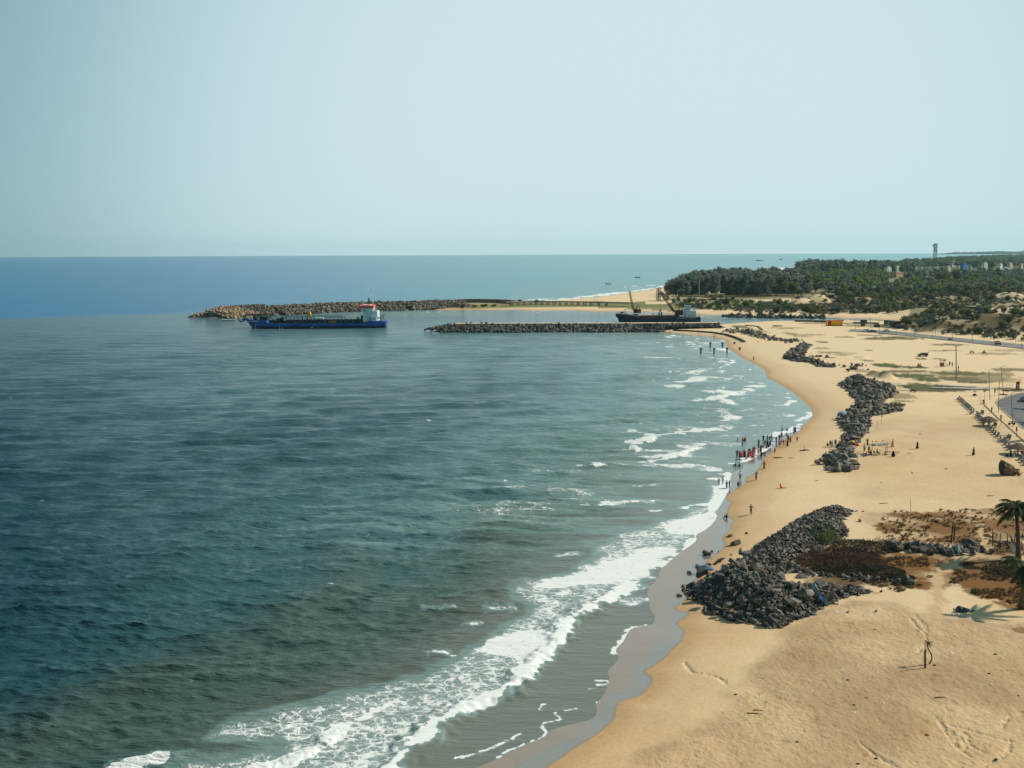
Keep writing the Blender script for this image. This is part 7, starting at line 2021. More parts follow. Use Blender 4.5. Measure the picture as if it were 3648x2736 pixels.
for a, b, lb in [(1852, 1071, 'dark boulder heap at the left of the quay bank top'), (1912, 1071, 'dark boulder heap over the middle of the quay bank'), (1802, 1070, 'small black rock heap on the breakwater crest')]:
    q = Vector((*at0(a, b, 3.5), 3.5)); e = empty('rock_heap', q, 0, lb, 'rocks'); mb = MB(); mb.lathe([(1.8, -1.5), (1.5, .3), (.8, .9), (.1, 1.1)], (0, 0, 0), 7, 1.3, .8); mb.build('stone', ROCK, e)
p = g(2122, 1075); e = empty('frame', p, 0, 'small wooden goal-like frame on the far sand', 'frame'); mb = MB(); w_ = 11 * mpp(p); mb.tube([(-w_ / 2, 0, 0), (-w_ / 2, 0, 2.8), (w_ / 2, 0, 2.8), (w_ / 2, 0, 0)], .18, 5); mb.build('beam', WOOD, e)
# derelict gantry behind the barge
p = g(2365, 1071); e = empty('gantry', p, 0, 'rusty lattice gantry with a slanting arm at the left end of the grove', 'gantry'); k = mpp(p)
mb = MB()
for x0 in (-24, -16, 14): lattice(mb, (x0 * k, 0, 0), ((x0 + 1) * k, 0, (44 if x0 != 14 else 40) * k), 1.6, 1.4, 8, .12)
for zz in (12, 22, 34, 44): mb.tube([(-24 * k, 0, zz * k), (-14 * k, 0, zz * k)], .15, 4)
mb.tube([(-24 * k, 0, 44 * k), (-18 * k, 0, 47 * k), (-6 * k, 0, 44 * k)], .16, 4)
mb.build('tower', WOOD, e)
mb = MB(); lattice(mb, (-14 * k, -1, 29 * k), (14 * k, -1, 6 * k), 2.2, 3.2, 9, .22); mb.build('slanting_arm', RUST, e)
# ---- block houses with tanks, sheds, domes and heaps
for (a, w_, lb) in [(2533, 30, 'tan block house with a white roof tank, left of the pair'), (2567, 30, 'tan block house with a white roof tank, right of the pair')]:
    e, ww, hh_ = hut('block_house', a, 1061, 1048, w_, 6, WALLT, WALLT, lb, 'house')
    k = ww / w_
    mb = MB(); mb.lathe([(.9, 0), (1.0, .2), (1.0, 1.5), (.4, 1.9)], (-6 * k, 2, hh_ + .3), 12); mb.build('water_tank', WALLW, e)
def dome(px_, pyb, r_, lb, legs=True):
    p = g(px_, pyb); e = empty('dome', p, 0, lb, 'dome'); mb = MB()
    mb.lathe([(r_, 0), (r_ * .96, r_ * .28), (r_ * .8, r_ * .55), (r_ * .5, r_ * .78), (r_ * .05, r_ * .88)], (0, 0, 1.5 if legs else 0), 20)
    mb.build('shell', mat('white_dome', (.80, .82, .80), .5), e, True)
    if legs: mb = MB(); mb.lathe([(r_ * .95, -.5), (r_ * .95, 1.5)], (0, 0, 0), 20); mb.build('base_ring', WALLG, e)
dome(2971, 1043, 3.4, 'larger white dome among the trees, left of the dark tent'); dome(3179, 1042, 3.0, 'smaller white dome in front of the dark shed', False)
hut('shed', 2935, 1060, 1040, 13, 4, WALLG, DSTEEL, 'grey upright shed left of the larger white dome')
hut('shed', 2960, 1062, 1050, 24, 5, mat('dark_green_shed', (.05, .07, .05), .8), WALLG, 'low dark shed under the larger white dome', openf=False)
hut('tent', 2990, 1052, 1034, 16, 6, DWOOD, DWOOD, 'dark steep tent right of the larger white dome', roof_kind='gable', openf=False)
hut('shed', 3156, 1043, 1030, 76, 14, mat('dark_shed', (.04, .055, .065), .8), mat('blue_grey_roof', (.20, .27, .32), .6), 'long dark shed with a blue-grey roof below the green wood', 'shed', 'long', False)
hut('hut', 3472.6, 1103, 1093, 26, 5, mat('green_hut', (.10, .16, .10), .8), mat('pale_roof', (.42, .40, .32), .8), 'small green hut with a pale flat roof on the dunes', roof_kind='flat')
hut('hut', 3329, 1106, 1097, 22, 4, mat('green_hut'), WALLG, 'low grey-green hut left on the dunes, below the sand bank')
hut('wall_block', 3277, 1110, 1101, 26, 3, mat('orange_sandstone', (.55, .33, .17), .9), mat('orange_sandstone'), 'orange block at the far end of the pale sand flat', openf=False)
for (a, b, w_, hh_, m_, lb) in [(3091, 1041, 10, 3.6, ORW, 'orange heap left of the long dark shed'), (3201, 1041, 7, 3.4, ORW, 'orange cone right of the long dark shed'), (3072, 1045, 10, 2.6, WALLT, 'tan heap beside the orange heap')]:
    e = empty('heap', g(a, b), 0, lb, 'heap'); mb = MB(); rr9 = w_ * mpp(g(a, b)) * .8; mb.lathe([(rr9, -.3), (rr9 * .7, hh_ * .45), (rr9 * .3, hh_ * .85), (.1, hh_)], (0, 0, 0), 12); mb.build('pile', m_, e)
BLK = [(2996, 1093, 8), (3037, 1093, 6), (3052, 1094, 9), (3061, 1095, 8), (3073, 1095, 10), (3084, 1096, 10), (3096, 1097, 12), (3137, 1095, 12), (3208, 1096, 12), (3223, 1096, 14), (3239, 1097, 14), (3249, 1098, 10)]
for i, (a, b, w_) in enumerate(BLK):
    q = g(a, b + 3); k = mpp(q); e = empty('sand_cone', q, 0, ['pale sand cone, leftmost above the channel', 'second small pale cone above the channel', 'third pale cone above the channel', 'fourth pale cone above the channel', 'fifth pale cone above the channel', 'sixth pale cone above the channel', 'seventh pale cone, left of the square block', 'dull rounded cone right of the square block', 'first cone of the right-hand trio', 'middle cone of the right-hand trio', 'right cone of the trio above the pale flat', 'smallest cone at the right end'][i], 'heap', 'pale cones on the far bank of the channel')
    mb = MB(); mb.lathe([(w_ * k * .62, -.5), (w_ * k * .35, w_ * k * .30), (.1, w_ * k * .58)], (0, 0, 0), 9); mb.build('pile', mat('pale_sand_pile', (.58, .46, .30), .95, var=.12, vscale=.6), e)
q = g(3114, 1103); o = MB().box((0, 0, 1.6), (20 * mpp(q), 3, 3.6)).build('concrete_block', mat('pale_block', (.40, .37, .30), .9)); o.location = q; tag(o, 'square pale concrete block among the sand cones', 'block')
# dredged sand ridge at the right edge
for i, (a, b) in enumerate([(3585, 1062), (3605, 1061), (3625, 1061), (3645, 1061)]):
    q = g(a, b); k = mpp(q); e = empty('sand_heap', q, 0, ['first rippled sand heap from the left, upper right dunes', 'second rippled sand heap, upper right dunes', 'third rippled sand heap, upper right dunes', 'rippled sand heap at the picture edge, upper right'][i], 'heap', 'sand heaps on the right dunes')
    mb = MB(); mb.lathe([(14 * k, -.5), (8 * k, 5 * k), (3 * k, 9 * k), (.2, 11 * k)], (0, 0, 0), 14, 1, 1.4); mb.build('pile', MATS['pale_sand_pile'], e, True)
# lattice radio mast
p = g(3328, 975); h_ = z_at(p, 867); e = empty('radio_mast', p, 0, 'tall lattice radio mast rising over the far wood', 'mast')
mb = MB(); lattice(mb, (0, 0, 0), (0, 0, h_), 6.0, 3.6, 22, .28); mb.build('tower', mat('hazy_steel', (.16, .18, .19), .7), e)
mb = MB()
for q_ in range(14): a = q_ * 2.4; z_ = h_ * (.72 + .02 * q_); mb.box((math.cos(a) * 2.6, math.sin(a) * 2.6, z_), (1.2, 1.2, 2.6), a)
mb.box((-3.4, 0, h_ * .93), (2.5, 2, 4)); mb.build('antenna', mat('pale_antenna', (.5, .52, .5), .7), e)
p = Vector((*at0(3643, 910, 5), 5)); e = empty('radio_mast', p, 0, 'tiny lattice mast on the skyline at the right edge', 'mast'); mb = MB(); lattice(mb, (0, 0, 0), (0, 0, 34), 5, 3, 10, .5); mb.build('tower', MATS['hazy_steel'], e)
# ---- town houses
TOWN = [(0, 240, 40, 290, WALLW), (270, 207, 460, 226, WALLC), (285, 250, 370, 310, WALLG), (385, 265, 470, 322, WALLW), (475, 325, 545, 402, ORW), (550, 310, 600, 360, WALLG), (630, 250, 710, 282, WALLW), (660, 157, 800, 178, WALLC), (840, 255, 950, 335, WALLC), (910, 170, 1060, 212, WALLW), (1050, 230, 1120, 262, WALLC),
 (1110, 222, 1250, 322, BLUEW), (1255, 245, 1310, 300, WALLG), (1410, 250, 1530, 320, WALLG), (1480, 192, 1600, 290, WALLW), (1720, 240, 1750, 300, WALLC), (1750, 262, 1868, 320, WALLW), (1765, 207, 1860, 258, WALLW), (1862, 255, 1926, 300, WALLW), (1928, 195, 2040, 296, WALLC), (1842, 298, 2042, 330, WALLW), (2140, 197, 2215, 247, WALLC), (1080, 330, 1115, 384, WALLW), (1330, 362, 1375, 392, WALLW), (480, 415, 525, 450, WALLW)]
TL = ['white house at the left of the town, left of the radio mast', 'long pale low roof left of the radio mast', 'grey house below the long pale roof', 'white house between the grey one and the orange one', 'orange house below the radio mast', 'small grey house right of the orange one', 'low white house right of the radio mast', 'long low cream roof behind the mast, highest in the wood', 'cream house with a stepped roof left of the blue building',
 'white block high in the wood, upper middle', 'narrow cream house touching the blue building', 'bright blue building in the middle of the town', 'grey house right of the blue building', 'wide grey house left of the tall white one', 'tall white house with an upper room', 'narrow cream house left of the white cluster', 'white house in the right cluster, lower left', 'white upper house with dark windows in the right cluster', 'small white house in the middle of the right cluster', 'tall cream house with a slanting top in the right cluster', 'long low white wall below the right cluster',
 'cream house at the right edge', 'small white wall below the blue building', 'small white hut in the dark wood below the town', 'small white shed below the orange house']
houses = [(3200 + a / 4.9375, 900 + b / 4.9375, 3200 + c / 4.9375, 900 + d / 4.9375, m_, TL[i]) for i, (a, b, c, d, m_) in enumerate(TOWN)]
houses += [(3154, 955, 3182, 973, WALLW, 'white two-storey house at the left end of the town'), (3189, 948, 3208, 962, WALLW, 'small white house right of the two-storey one'), (3181, 970, 3231, 978, WALLT, 'long tan roof in the clearing below the white houses')]
for (x0, y0, x1, y1, m_, lb) in houses:
    p = Vector((*at0((x0 + x1) / 2, y1 + 7, 4), 4)); k = mpp(p)
    top_, w_ = z_at(p, y0), (x1 - x0) * k
    dep = min(10, w_ * .5); w_ = (w_ - dep * .6) / .8
    e = empty('house', p, R(37 + vr.uniform(-6, 6)), lb, 'house')
    mb = MB(); mb.box((0, dep / 2, top_ / 2 - 2.5), (w_, dep, top_ + 5)); w = mb.build('wall', m_, e)
    mb = MB(); mb.box((0, dep / 2, top_ + .2), (w_ * 1.03, dep * 1.04, .4))
    if m_ in (WALLW, WALLC, BLUEW) and w_ > 9: mb.box((w_ * .22, dep * .55, top_ + 1.5), (w_ * .28, dep * .5, 2.4))
    mb.build('roof', m_ if m_ != ORW else WALLC, e)
    nf = max(1, int(top_ / 3.4)); nw = max(1, int(w_ / 4))
    for f2 in range(min(nf, 3)):
        for i in range(min(nw, 5)):
            zz = top_ - 1.7 - f2 * 3.2
            if zz < 1: continue
            mb = MB(); mb.box((-w_ / 2 + w_ * (i + .5) / min(nw, 5), -.02, zz), (1.3, .1, 1.3)); mb.build('window', WINM, e)
# ---- near things: boats, fence, posts, litter
TEALB = mat('pale_teal_boat', (.24, .34, .34), .7, col2=(.13, .22, .23), vscale=1.2)
e = rowboat('fishing_boat', g(2912, 2150) + Vector((0, 0, .9)), 3.6, TEALB, R(118), 'slim pale teal boat leaning on the boulders beside the man in blue', w=.9, h_=.55)
e.rotation_euler = (R(48), R(-24), R(108))
e = rowboat('fishing_boat', g(3405, 1972) + Vector((0, 0, .3)), 2.2, TEALB, R(60), 'pale green boat prow poking up behind the low rock wall', w=.9, h_=.5)
e.rotation_euler = (R(60), R(-35), R(75))
for i, (a, b, L, rz, lb) in enumerate([(2948, 2152, 2.6, -12, 'grey driftwood beam on the sand right of the man in blue'), (2770, 1163, 5.5, -14, 'long brown log on the far sand near the jetty root'), (2693, 2545, 1.7, -14, 'thin stick on the near sand, lower middle'), (2598, 1913, 1.4, 8, 'short dark log on the sand above the boulder heap'), (2595, 1948, 1.0, 3, 'thin driftwood stick on the sand beside the boulders'), (2773, 1632, 2.2, 5, 'dark driftwood on the sand left of the reclining pair'), (2820, 1632, 1.3, 0, 'small dark driftwood right of the longer piece'),
        (3232, 1379, 2.6, -25, 'slanting dark pole lying right of the upper rocks'), (2965, 1275, 3.4, 4, 'thin dark log at the end of the stone line'), (3528, 1767, 1.3, 6, 'short dark board on the pale sand, upper right of the near sand'), (3148, 1794, 1.6, 10, 'thin crooked stick on the sand right of the boulder heap'), (2700, 2532, .9, -8, 'small stick above the thin stick on the near sand'), (3350, 2486, 1.1, 2, 'faint brown stick on the footprinted sand'), (2910, 1713, .9, 30, 'slim dark driftwood on the sand by the lone sitter')]):
    e = empty('driftwood', g(a, b), R(rz), lb, 'driftwood')
    r9 = .05 if L < 2 else .11
    if b == 1163: r9 = .3
    mb = MB(); mb.tube([(-L / 2, 0, r9), (-L * .1, .05 * L, r9 * 1.1), (L / 2, 0, r9)], [r9, r9 * 1.1, r9 * .6], 6); mb.build('stem', DWOOD if i not in (0,) else MATS['grey_driftwood'], e)
# upturned boat on the right sand
e = empty('upturned_boat', g(3440, 2178), R(4), 'small black upturned boat on the sand at the palm shadows', 'boat')
mb = MB(); rows = []
for t_, b_, z_ in ((-1, .30, .62), (-.7, .42, .72), (-.2, .40, .5), (.4, .30, .3), (1, .08, .12)): rows.append((t_ * 1.1, [(b_ * .25, z_), (b_ * .8, z_ * .6), (b_, 0)][::-1]))
hull(mb, rows); mb.build('hull', mat('tarred_boat', (.05, .055, .06), .7), e)
# two leaning posts behind the low wall
for (a, b0, b1, at_, lb) in [(3388, 1936, 1858, 3396, 'left of two dark leaning timber posts behind the low rock wall'), (3398, 1926, 1864, 3402, 'right of two dark leaning timber posts behind the low rock wall')]:
    mast_between('timber_post', (a, b0), (at_, b1), .13, DWOOD, lb, 'post', None, 5)
e = empty('dead_sapling', g(3398, 1940), 0, 'bare dead sapling leaning right beside the timber posts', 'tree'); mb = MB(); mb.tube([(0, 0, 0), (.5, 0, .8), (1.1, 0, 1.8)], [.04, .03, .01], 5); mb.tube([(.5, 0, .8), (.3, 0, 1.4)], [.02, .01], 4); mb.build('trunk', DWOOD, e)
# wire fence
P0, P1 = g(3536, 1943), g(3640, 1940)
e = empty('wire_fence', P0, math.atan2(P1.y - P0.y, P1.x - P0.x), 'sagging dark wire mesh fence on posts left of the palm', 'fence')
L_ = (P1 - P0).length; mb = MB()
for i in range(int(L_ / .16)): mb.box((i * .16, 0, .75), (.012, .012, 1.5))
for j in range(10): mb.box((L_ / 2, 0, .1 + j * .15), (L_, .012, .012))
mb.build('mesh', DSTEEL, e)
for i in range(5): mb = MB(); mb.box((L_ * i / 4, 0, .85), (.09, .09, 1.9)); mb.build('post', DWOOD, e)
e = empty('metal_sheet', g(3612, 1985), R(20), 'pale metal sheet propped up at the foot of the palm', 'sheet'); mb = MB(); mb.prism([(-.5, 2.3), (-.75, 1.6), (-.3, .6), (.6, -.1), (.3, 1.2)], 'y', -.02, .02); mb.build('panel', mat('pale_metal', (.42, .45, .46), .5, var=.2, vscale=2), e); mb = MB(); mb.prism([(-.75, 3.4), (.2, 2.0), (.5, .6), (-.2, 1.8)], 'y', .25, .3); mb.build('dark_panel', DSTEEL, e)
# litter: plain rags, bags and husks
LIT = [(3304, 2619, 'r', 'bright red rag on the footprinted sand'), (2959, 2286, 'w', 'white paper scrap near the end of the boulder heap'), (3045, 2538, 'w', 'white paper on the near sand, lower middle'), (2734, 2500, 'w', 'white scrap on the smooth sand, lower middle'), (3122, 2703, 'k', 'dark stone half buried in the near sand, bottom middle'), (3056, 2722, 'k', 'dark husk at the very bottom edge'), (3546, 2331, 'k', 'dark oval husk on the open sand, right'), (3116, 2243, 'k', 'dark triangular scrap on the sand below the boulders'), (3087, 2487, 'p', 'faded pink cloth scrap on the near sand'), (3146, 2505, 'w', 'pale litter beside the pink scrap'),
       (2620, 2475, 'k', 'tiny black husk on the smooth sand'), (3330, 2370, 'k', 'dark pebble right of the crooked sapling'), (3523, 2400, 'k', 'round brown husk at the right of the near sand'), (3532, 2440, 'w', 'white scrap at the right of the near sand'), (3042, 2512, 'k', 'dark scrap above the white paper'), (2840, 2644, 'k', 'brown tuft on the lower sand'), (3628, 2480, 'k', 'brown tuft near the right edge'), (3548, 2705, 'k', 'two dark pebbles bottom right'), (3393, 2327, 'w', 'white scrap right of the sapling crown'), (3000, 2387, 'w', 'small white scraps on the middle of the near sand'), (3020, 2423, 'k', 'small dark scrap below the white scraps'), (2980, 2180, 'w', 'white rag by the driftwood beam'),
       (3267, 2242, 'o', 'small orange scrap on the pale track'), (3050, 1985, 'w', 'white bottle in the dead brush'), (3098, 1985, 'w', 'white bag at the right of the dead brush'), (3385, 2020, 'w', 'white bag on the brown ground'), (3425, 2022, 'w', 'silvery litter on the brown ground'), (3588, 2153, 'w', 'silvery litter near the tall palm'), (3534, 1990, 'w', 'white bags by the path near the fence'), (3138, 1720, 'k', 'dark scrap on the sand below the person walking'), (3250, 1686, 'k', 'thin dark scrap on the middle sand'), (3370, 1671, 'k', 'dark leaf on the middle sand'), (3278, 1547, 'k', 'small dark scrap on the wide sand'), (3145, 1571, 'k', 'dark scrap behind the stall'), (3122, 1573, 'k', 'dark scrap behind the left pole of the stall'), (2655, 1219, 'k', 'dark scrap at the end of the long pipe'), (2700, 1218, 'k', 'dark lump on the far sand'), (2742, 1186, 'k', 'dark lump beside the stone line'), (2760, 1194, 'k', 'second dark lump beside the stone line')]
LM = {'r': (.55, .04, .02), 'w': (.75, .75, .72), 'k': (.045, .035, .028), 'p': (.45, .16, .17), 'o': (.65, .22, .06)}
for i, (a, b, c_, lb) in enumerate(LIT):
    r_ = random.Random(i * 7)
    p = g(a, b); s_ = {'r': .22, 'w': .17, 'k': .19, 'p': .25, 'o': .1}[c_] * (1 if b > 1700 else 1.7 if b > 1400 else 3.0)
    mb = MB(); n_ = 7
    mb.add([(math.cos(q_ * 6.283 / n_) * s_ * r_.uniform(.7, 1.3), math.sin(q_ * 6.283 / n_) * s_ * r_.uniform(.5, .9), .0) for q_ in range(n_)] + [(math.cos(q_ * 6.283 / n_) * s_ * .6, math.sin(q_ * 6.283 / n_) * s_ * .5, s_ * r_.uniform(.2, .55)) for q_ in range(n_)],
           [(q_, (q_ + 1) % n_, n_ + (q_ + 1) % n_, n_ + q_) for q_ in range(n_)] + [tuple(range(n_, 2 * n_))])
    o = mb.build({'k': 'husk', 'w': 'paper_scrap', 'r': 'rag', 'p': 'rag', 'o': 'paper_scrap'}[c_], mat('litter_' + {'r': 'red', 'w': 'white', 'k': 'dark', 'p': 'pink', 'o': 'orange'}[c_], LM[c_], .85)); o.location = p
    tag(o, lb, 'litter')
e = empty('broken_chair', g(3500, 1440), R(15), 'broken brown wooden chair lying by the head of the kerb', 'chair'); mb = MB(); mb.box((0, 0, .3), (1.1, .6, .12), tilt=(0, R(12))); mb.build('seat', mat('broken_wood', (.16, .07, .04), .9), e); mb = MB(); mb.box((.3, 0, .8), (.12, .5, 1.0), tilt=(0, R(-25))); mb.build('backrest', MATS['broken_wood'], e)
for q_ in (-.4, .4): mb = MB(); mb.tube([(q_, -.2, .3), (q_ * 1.6, -.5, .0)], .04, 5); mb.build('leg', MATS['broken_wood'], e)
for a, b, lb, cc in [(3000, 1490, 'blue tarpaulin bundle between the slabs of the middle rock wall', (.25, .38, .55)), (2512, 2042, 'blue-grey plastic sheet among the leftmost boulders', (.08, .14, .20))]:
    p = g(a, b); mb = MB(); mb.lathe([(1.1, 0), (.9, .35), (.4, .65), (.1, .7)], (0, 0, 0), 8, 1.2, .7); o = mb.build('tarpaulin', mat('tarp_%d' % a, cc, .7, var=.3, vscale=2)); o.location = p + Vector((0, 0, 1.2 if a == 3000 else .5)); tag(o, lb, 'tarpaulin')
# ------------------------------------------------------------------ people
def skin_mesh(name, verts, edges, radii, levels=1, root=0):
    me = bpy.data.meshes.new(name)
    me.from_pydata(verts, edges, [])
    o = bpy.data.objects.new(name, me)
    SC.collection.objects.link(o)
    md = o.modifiers.new('s', 'SKIN')
    md.use_smooth_shade = True
    for i, r_ in enumerate(radii):
        sv = me.skin_vertices[0].data[i]
        sv.radius = (r_, r_) if not isinstance(r_, tuple) else r_
        sv.use_root = i == root
    sb_ = o.modifiers.new('d', 'SUBSURF'); sb_.levels = levels
    bpy.context.view_layer.update()
    m2 = bpy.data.meshes.new_from_object(o.evaluated_get(bpy.context.evaluated_depsgraph_get()))
    bpy.data.objects.remove(o)
    m2.name = name
    return m2
SKIN = mat('brown_skin', (.17, .085, .048), .6, spec=.35)
HAIR = mat('black_hair', (.012, .010, .010), .6)
def V3(*a): return Vector(a)
# joints: P pelvis, C chest, N neck, H head, then per side (l, r): S shoulder, E elbow, W wrist, K knee, A ankle, T toe. +y is the way the person faces
def pose(name):
    J = dict(P=V3(0, 0, .93), C=V3(0, 0, 1.25), N=V3(0, .01, 1.44), H=V3(0, .03, 1.60))
    for s, k in ((-1, 'l'), (1, 'r')):
        J['S' + k] = V3(.185 * s, 0, 1.38); J['E' + k] = V3(.235 * s, -.02, 1.10); J['W' + k] = V3(.25 * s, .06, .86)
        J['Q' + k] = V3(.095 * s, 0, .90); J['K' + k] = V3(.11 * s, .02, .50); J['A' + k] = V3(.12 * s, -.03, .08); J['T' + k] = V3(.14 * s, .13, .03)
    if name == 'walk':
        J['Kl'] = V3(-.10, .16, .52); J['Al'] = V3(-.10, .26, .10); J['Tl'] = V3(-.11, .42, .06); J['Kr'] = V3(.10, -.04, .49); J['Ar'] = V3(.10, -.30, .12); J['Tr'] = V3(.11, -.20, .03)
        J['Wl'] = V3(-.24, -.16, .90); J['Wr'] = V3(.24, .22, .92); J['Er'] = V3(.23, .06, 1.10)
    if name == 'armsout':
        J['El'] = V3(-.36, .02, 1.22); J['Wl'] = V3(-.24, .10, 1.06); J['Er'] = V3(.42, .02, 1.20); J['Wr'] = V3(.66, .05, 1.02)
    if name == 'point':
        J['Er'] = V3(.40, .08, 1.34); J['Wr'] = V3(.64, .12, 1.30)
    if name == 'hips':
        J['El'] = V3(-.36, -.05, 1.14); J['Wl'] = V3(-.15, .08, 1.02); J['Er'] = V3(.36, -.05, 1.14); J['Wr'] = V3(.15, .08, 1.02)
    if name == 'phone':
        J['El'] = V3(-.20, .16, 1.16); J['Wl'] = V3(-.08, .26, 1.38); J['Er'] = V3(.20, .16, 1.16); J['Wr'] = V3(.08, .26, 1.38)
    if name in ('sit', 'chair', 'lean'):
        dz = -.80 if name != 'chair' else -.46
        for k in ('P', 'C', 'N', 'H', 'Sl', 'Sr', 'El', 'Er', 'Wl', 'Wr', 'Ql', 'Qr'): J[k] = J[k] + V3(0, 0, dz)
        for s, k in ((-1, 'l'), (1, 'r')):
            if name == 'sit':
                J['K' + k] = V3(.15 * s, .36, .46); J['A' + k] = V3(.13 * s, .50, .08); J['T' + k] = V3(.14 * s, .64, .04); J['E' + k] = V3(.24 * s, .16, .40); J['W' + k] = V3(.10 * s, .36, .48)
            elif name == 'lean':
                J['K' + k] = V3(.12 * s, .46, .16); J['A' + k] = V3(.13 * s, .88, .07); J['T' + k] = V3(.16 * s, .98, .16); J['E' + k] = V3(.26 * s, -.16, .34); J['W' + k] = V3(.24 * s, -.30, .06)
                for q in ('C', 'N', 'H', 'S' + k): pass
            else:
                J['K' + k] = V3(.13 * s, .42, .47); J['A' + k] = V3(.13 * s, .44, .08); J['T' + k] = V3(.14 * s, .60, .03); J['W' + k] = V3(.12 * s, .34, .56)
        if name == 'lean':
            for k in ('C', 'N', 'H', 'Sl', 'Sr'): J[k] = J[k] + V3(0, -.10 if k == 'C' else -.2, 0)
    if name == 'crouch':
        for k in ('P', 'C', 'N', 'H', 'Sl', 'Sr', 'El', 'Er', 'Wl', 'Wr', 'Ql', 'Qr'): J[k] = J[k] + V3(0, -.15, -.58)
        for k in ('C', 'N', 'H', 'Sl', 'Sr', 'El', 'Er'): J[k] = J[k] + V3(0, .18 if k == 'C' else .32, -.05)
        for s, k in ((-1, 'l'), (1, 'r')):
            J['K' + k] = V3(.17 * s, .22, .44); J['A' + k] = V3(.14 * s, -.02, .08); J['T' + k] = V3(.16 * s, .12, .03); J['W' + k] = V3(.14 * s, .45, .35)
    if name == 'bend':
        for k in ('C', 'N', 'H', 'Sl', 'Sr', 'El', 'Er', 'Wl', 'Wr'):
            z = J[k].z - .93; J[k] = V3(J[k].x, J[k].y + z * .55, .93 + z * .78)
        J['Wl'].y += .2; J['Wr'].y += .2
    if name == 'lie':
        base = dict(J)
        for k, v in base.items(): J[k] = V3(v.x, v.z - .9, .13 + v.y * .4)
        J['El'] = V3(-.3, .42, .12); J['Wl'] = V3(-.1, .62, .14); J['H'] = V3(0, .70, .2)
    return J
def person_meshes(name):
    J = pose(name)
    keys = list(J.keys()); ix = {k: i for i, k in enumerate(keys)}
    E = [('P', 'C'), ('C', 'N'), ('N', 'H'), ('C', 'Sl'), ('C', 'Sr'), ('Sl', 'El'), ('El', 'Wl'), ('Sr', 'Er'), ('Er', 'Wr'), ('P', 'Ql'), ('P', 'Qr'), ('Ql', 'Kl'), ('Kl', 'Al'), ('Al', 'Tl'), ('Qr', 'Kr'), ('Kr', 'Ar'), ('Ar', 'Tr')]
    rad = {'P': (.125, .10), 'C': (.145, .10), 'N': .052, 'H': .098, 'S': .062, 'E': .040, 'W': .027, 'Q': .088, 'K': .056, 'A': .036, 'T': .032}
    me = skin_mesh('body', [tuple(J[k]) for k in keys], [(ix[a], ix[b]) for a, b in E], [rad[k[0]] for k in keys])
    # hands, nose and ears joined into the same body mesh
    mb = MB()
    for k, s in (('l', -1), ('r', 1)):
        d = (J['W' + k] - J['E' + k]).normalized(); w = J['W' + k]
        sd = d.cross(V3(0, 1, 0) if abs(d.y) < .8 else V3(0, 0, 1)).normalized()
        pl = w + d * .045
        mb.tube([w - d * .02, pl, w + d * .09], [.026, .036, .034], 6)
        for q, L in enumerate((.062, .074, .078, .070, .056)[:4]):
            o = w + d * .088 + sd * (q - 1.5) * .019
            mb.tube([o, o + d * L * .5, o + d * L * .9 + V3(0, .012, 0)], [.009, .0085, .006], 5)
        o = w + d * .03 + sd * .034
        mb.tube([o, o + (d * .6 + sd * .8).normalized() * .035, o + (d * .95 + sd * .4).normalized() * .062], [.011, .010, .007], 5)
    H = J['H']; f = V3(0, 1, 0) if name != 'lie' else V3(0, 0, 1); up = V3(0, 0, 1) if name != 'lie' else V3(0, 1, 0)
    mb.tube([H + f * .085 + up * .02, H + f * .112 - up * .018], [.008, .016], 5)
    for s in (-1, 1): mb.tube([H + V3(s * .09, 0, 0) + up * .015, H + V3(s * .104, -.01, 0) - up * .02], [.02, .014], 5)
    bm = bmesh.new(); bm.from_mesh(me); t2 = mb.mesh('t', SKIN); bm.from_mesh(t2); bm.to_mesh(me); bm.free()
    me.materials.clear(); me.materials.append(SKIN)
    out = {'body': me}
    mb = MB()
    for s in (-1, 1): mb.lathe([(.003, -.008), (.011, 0), (.003, .008)], tuple(H + f * .092 + V3(s * .034, 0, 0) + up * .018), 6)
    mb.tube([H + f * .094 + V3(-.022, 0, 0) - up * .048, H + f * .098 - up * .051, H + f * .094 + V3(.022, 0, 0) - up * .048], .006, 4)
    out['face'] = mb.mesh('face', HAIR)
    mb = MB(); c = H + up * .028 - f * .018
    vs = []
    for i in range(5):
        a = i / 4 * 1.75
        for q in range(12):
            t_ = q * math.pi / 6
            vs.append(tuple(c + up * math.cos(a) * .108 + (V3(1, 0, 0) * math.cos(t_) * .104 + f * math.sin(t_) * (.104 if math.sin(t_) < 0 else .085)) * math.sin(max(a, .05))))
    mb.add(vs, [(i * 12 + q, i * 12 + (q + 1) % 12, (i + 1) * 12 + (q + 1) % 12, (i + 1) * 12 + q) for i in range(4) for q in range(12)])
    out['hair'] = mb.mesh('hair', HAIR, True)
    mb = MB()
    mb.tube([J['N'] - (J['N'] - J['C']) * .12, J['C'] + (J['N'] - J['C']) * .45, J['C'], J['P'].lerp(J['C'], .5), J['P'] + (J['P'] - J['C']).normalized() * .05], [.075, .158, .165, .148, .16], 10)
    for k in 'lr': mb.tube([J['S' + k].lerp(J['C'], .35), J['S' + k], J['S' + k].lerp(J['E' + k], .8)], [.085, .080, .066], 8)
    out['shirt'] = mb.mesh('shirt', SKIN, True)
    mb = MB()
    for k in 'lr': mb.tube([J['P'], J['Q' + k], J['Q' + k].lerp(J['K' + k], .5), J['K' + k], J['K' + k].lerp(J['A' + k], .9)], [.125, .115, .098, .078, .068], 9)
    out['trousers'] = mb.mesh('trousers', SKIN, True)
    mb = MB()
    A = (J['Al'] + J['Ar']) / 2; K = (J['Kl'] + J['Kr']) / 2
    wk = (J['Al'] - J['Ar']).length / 2 + .10
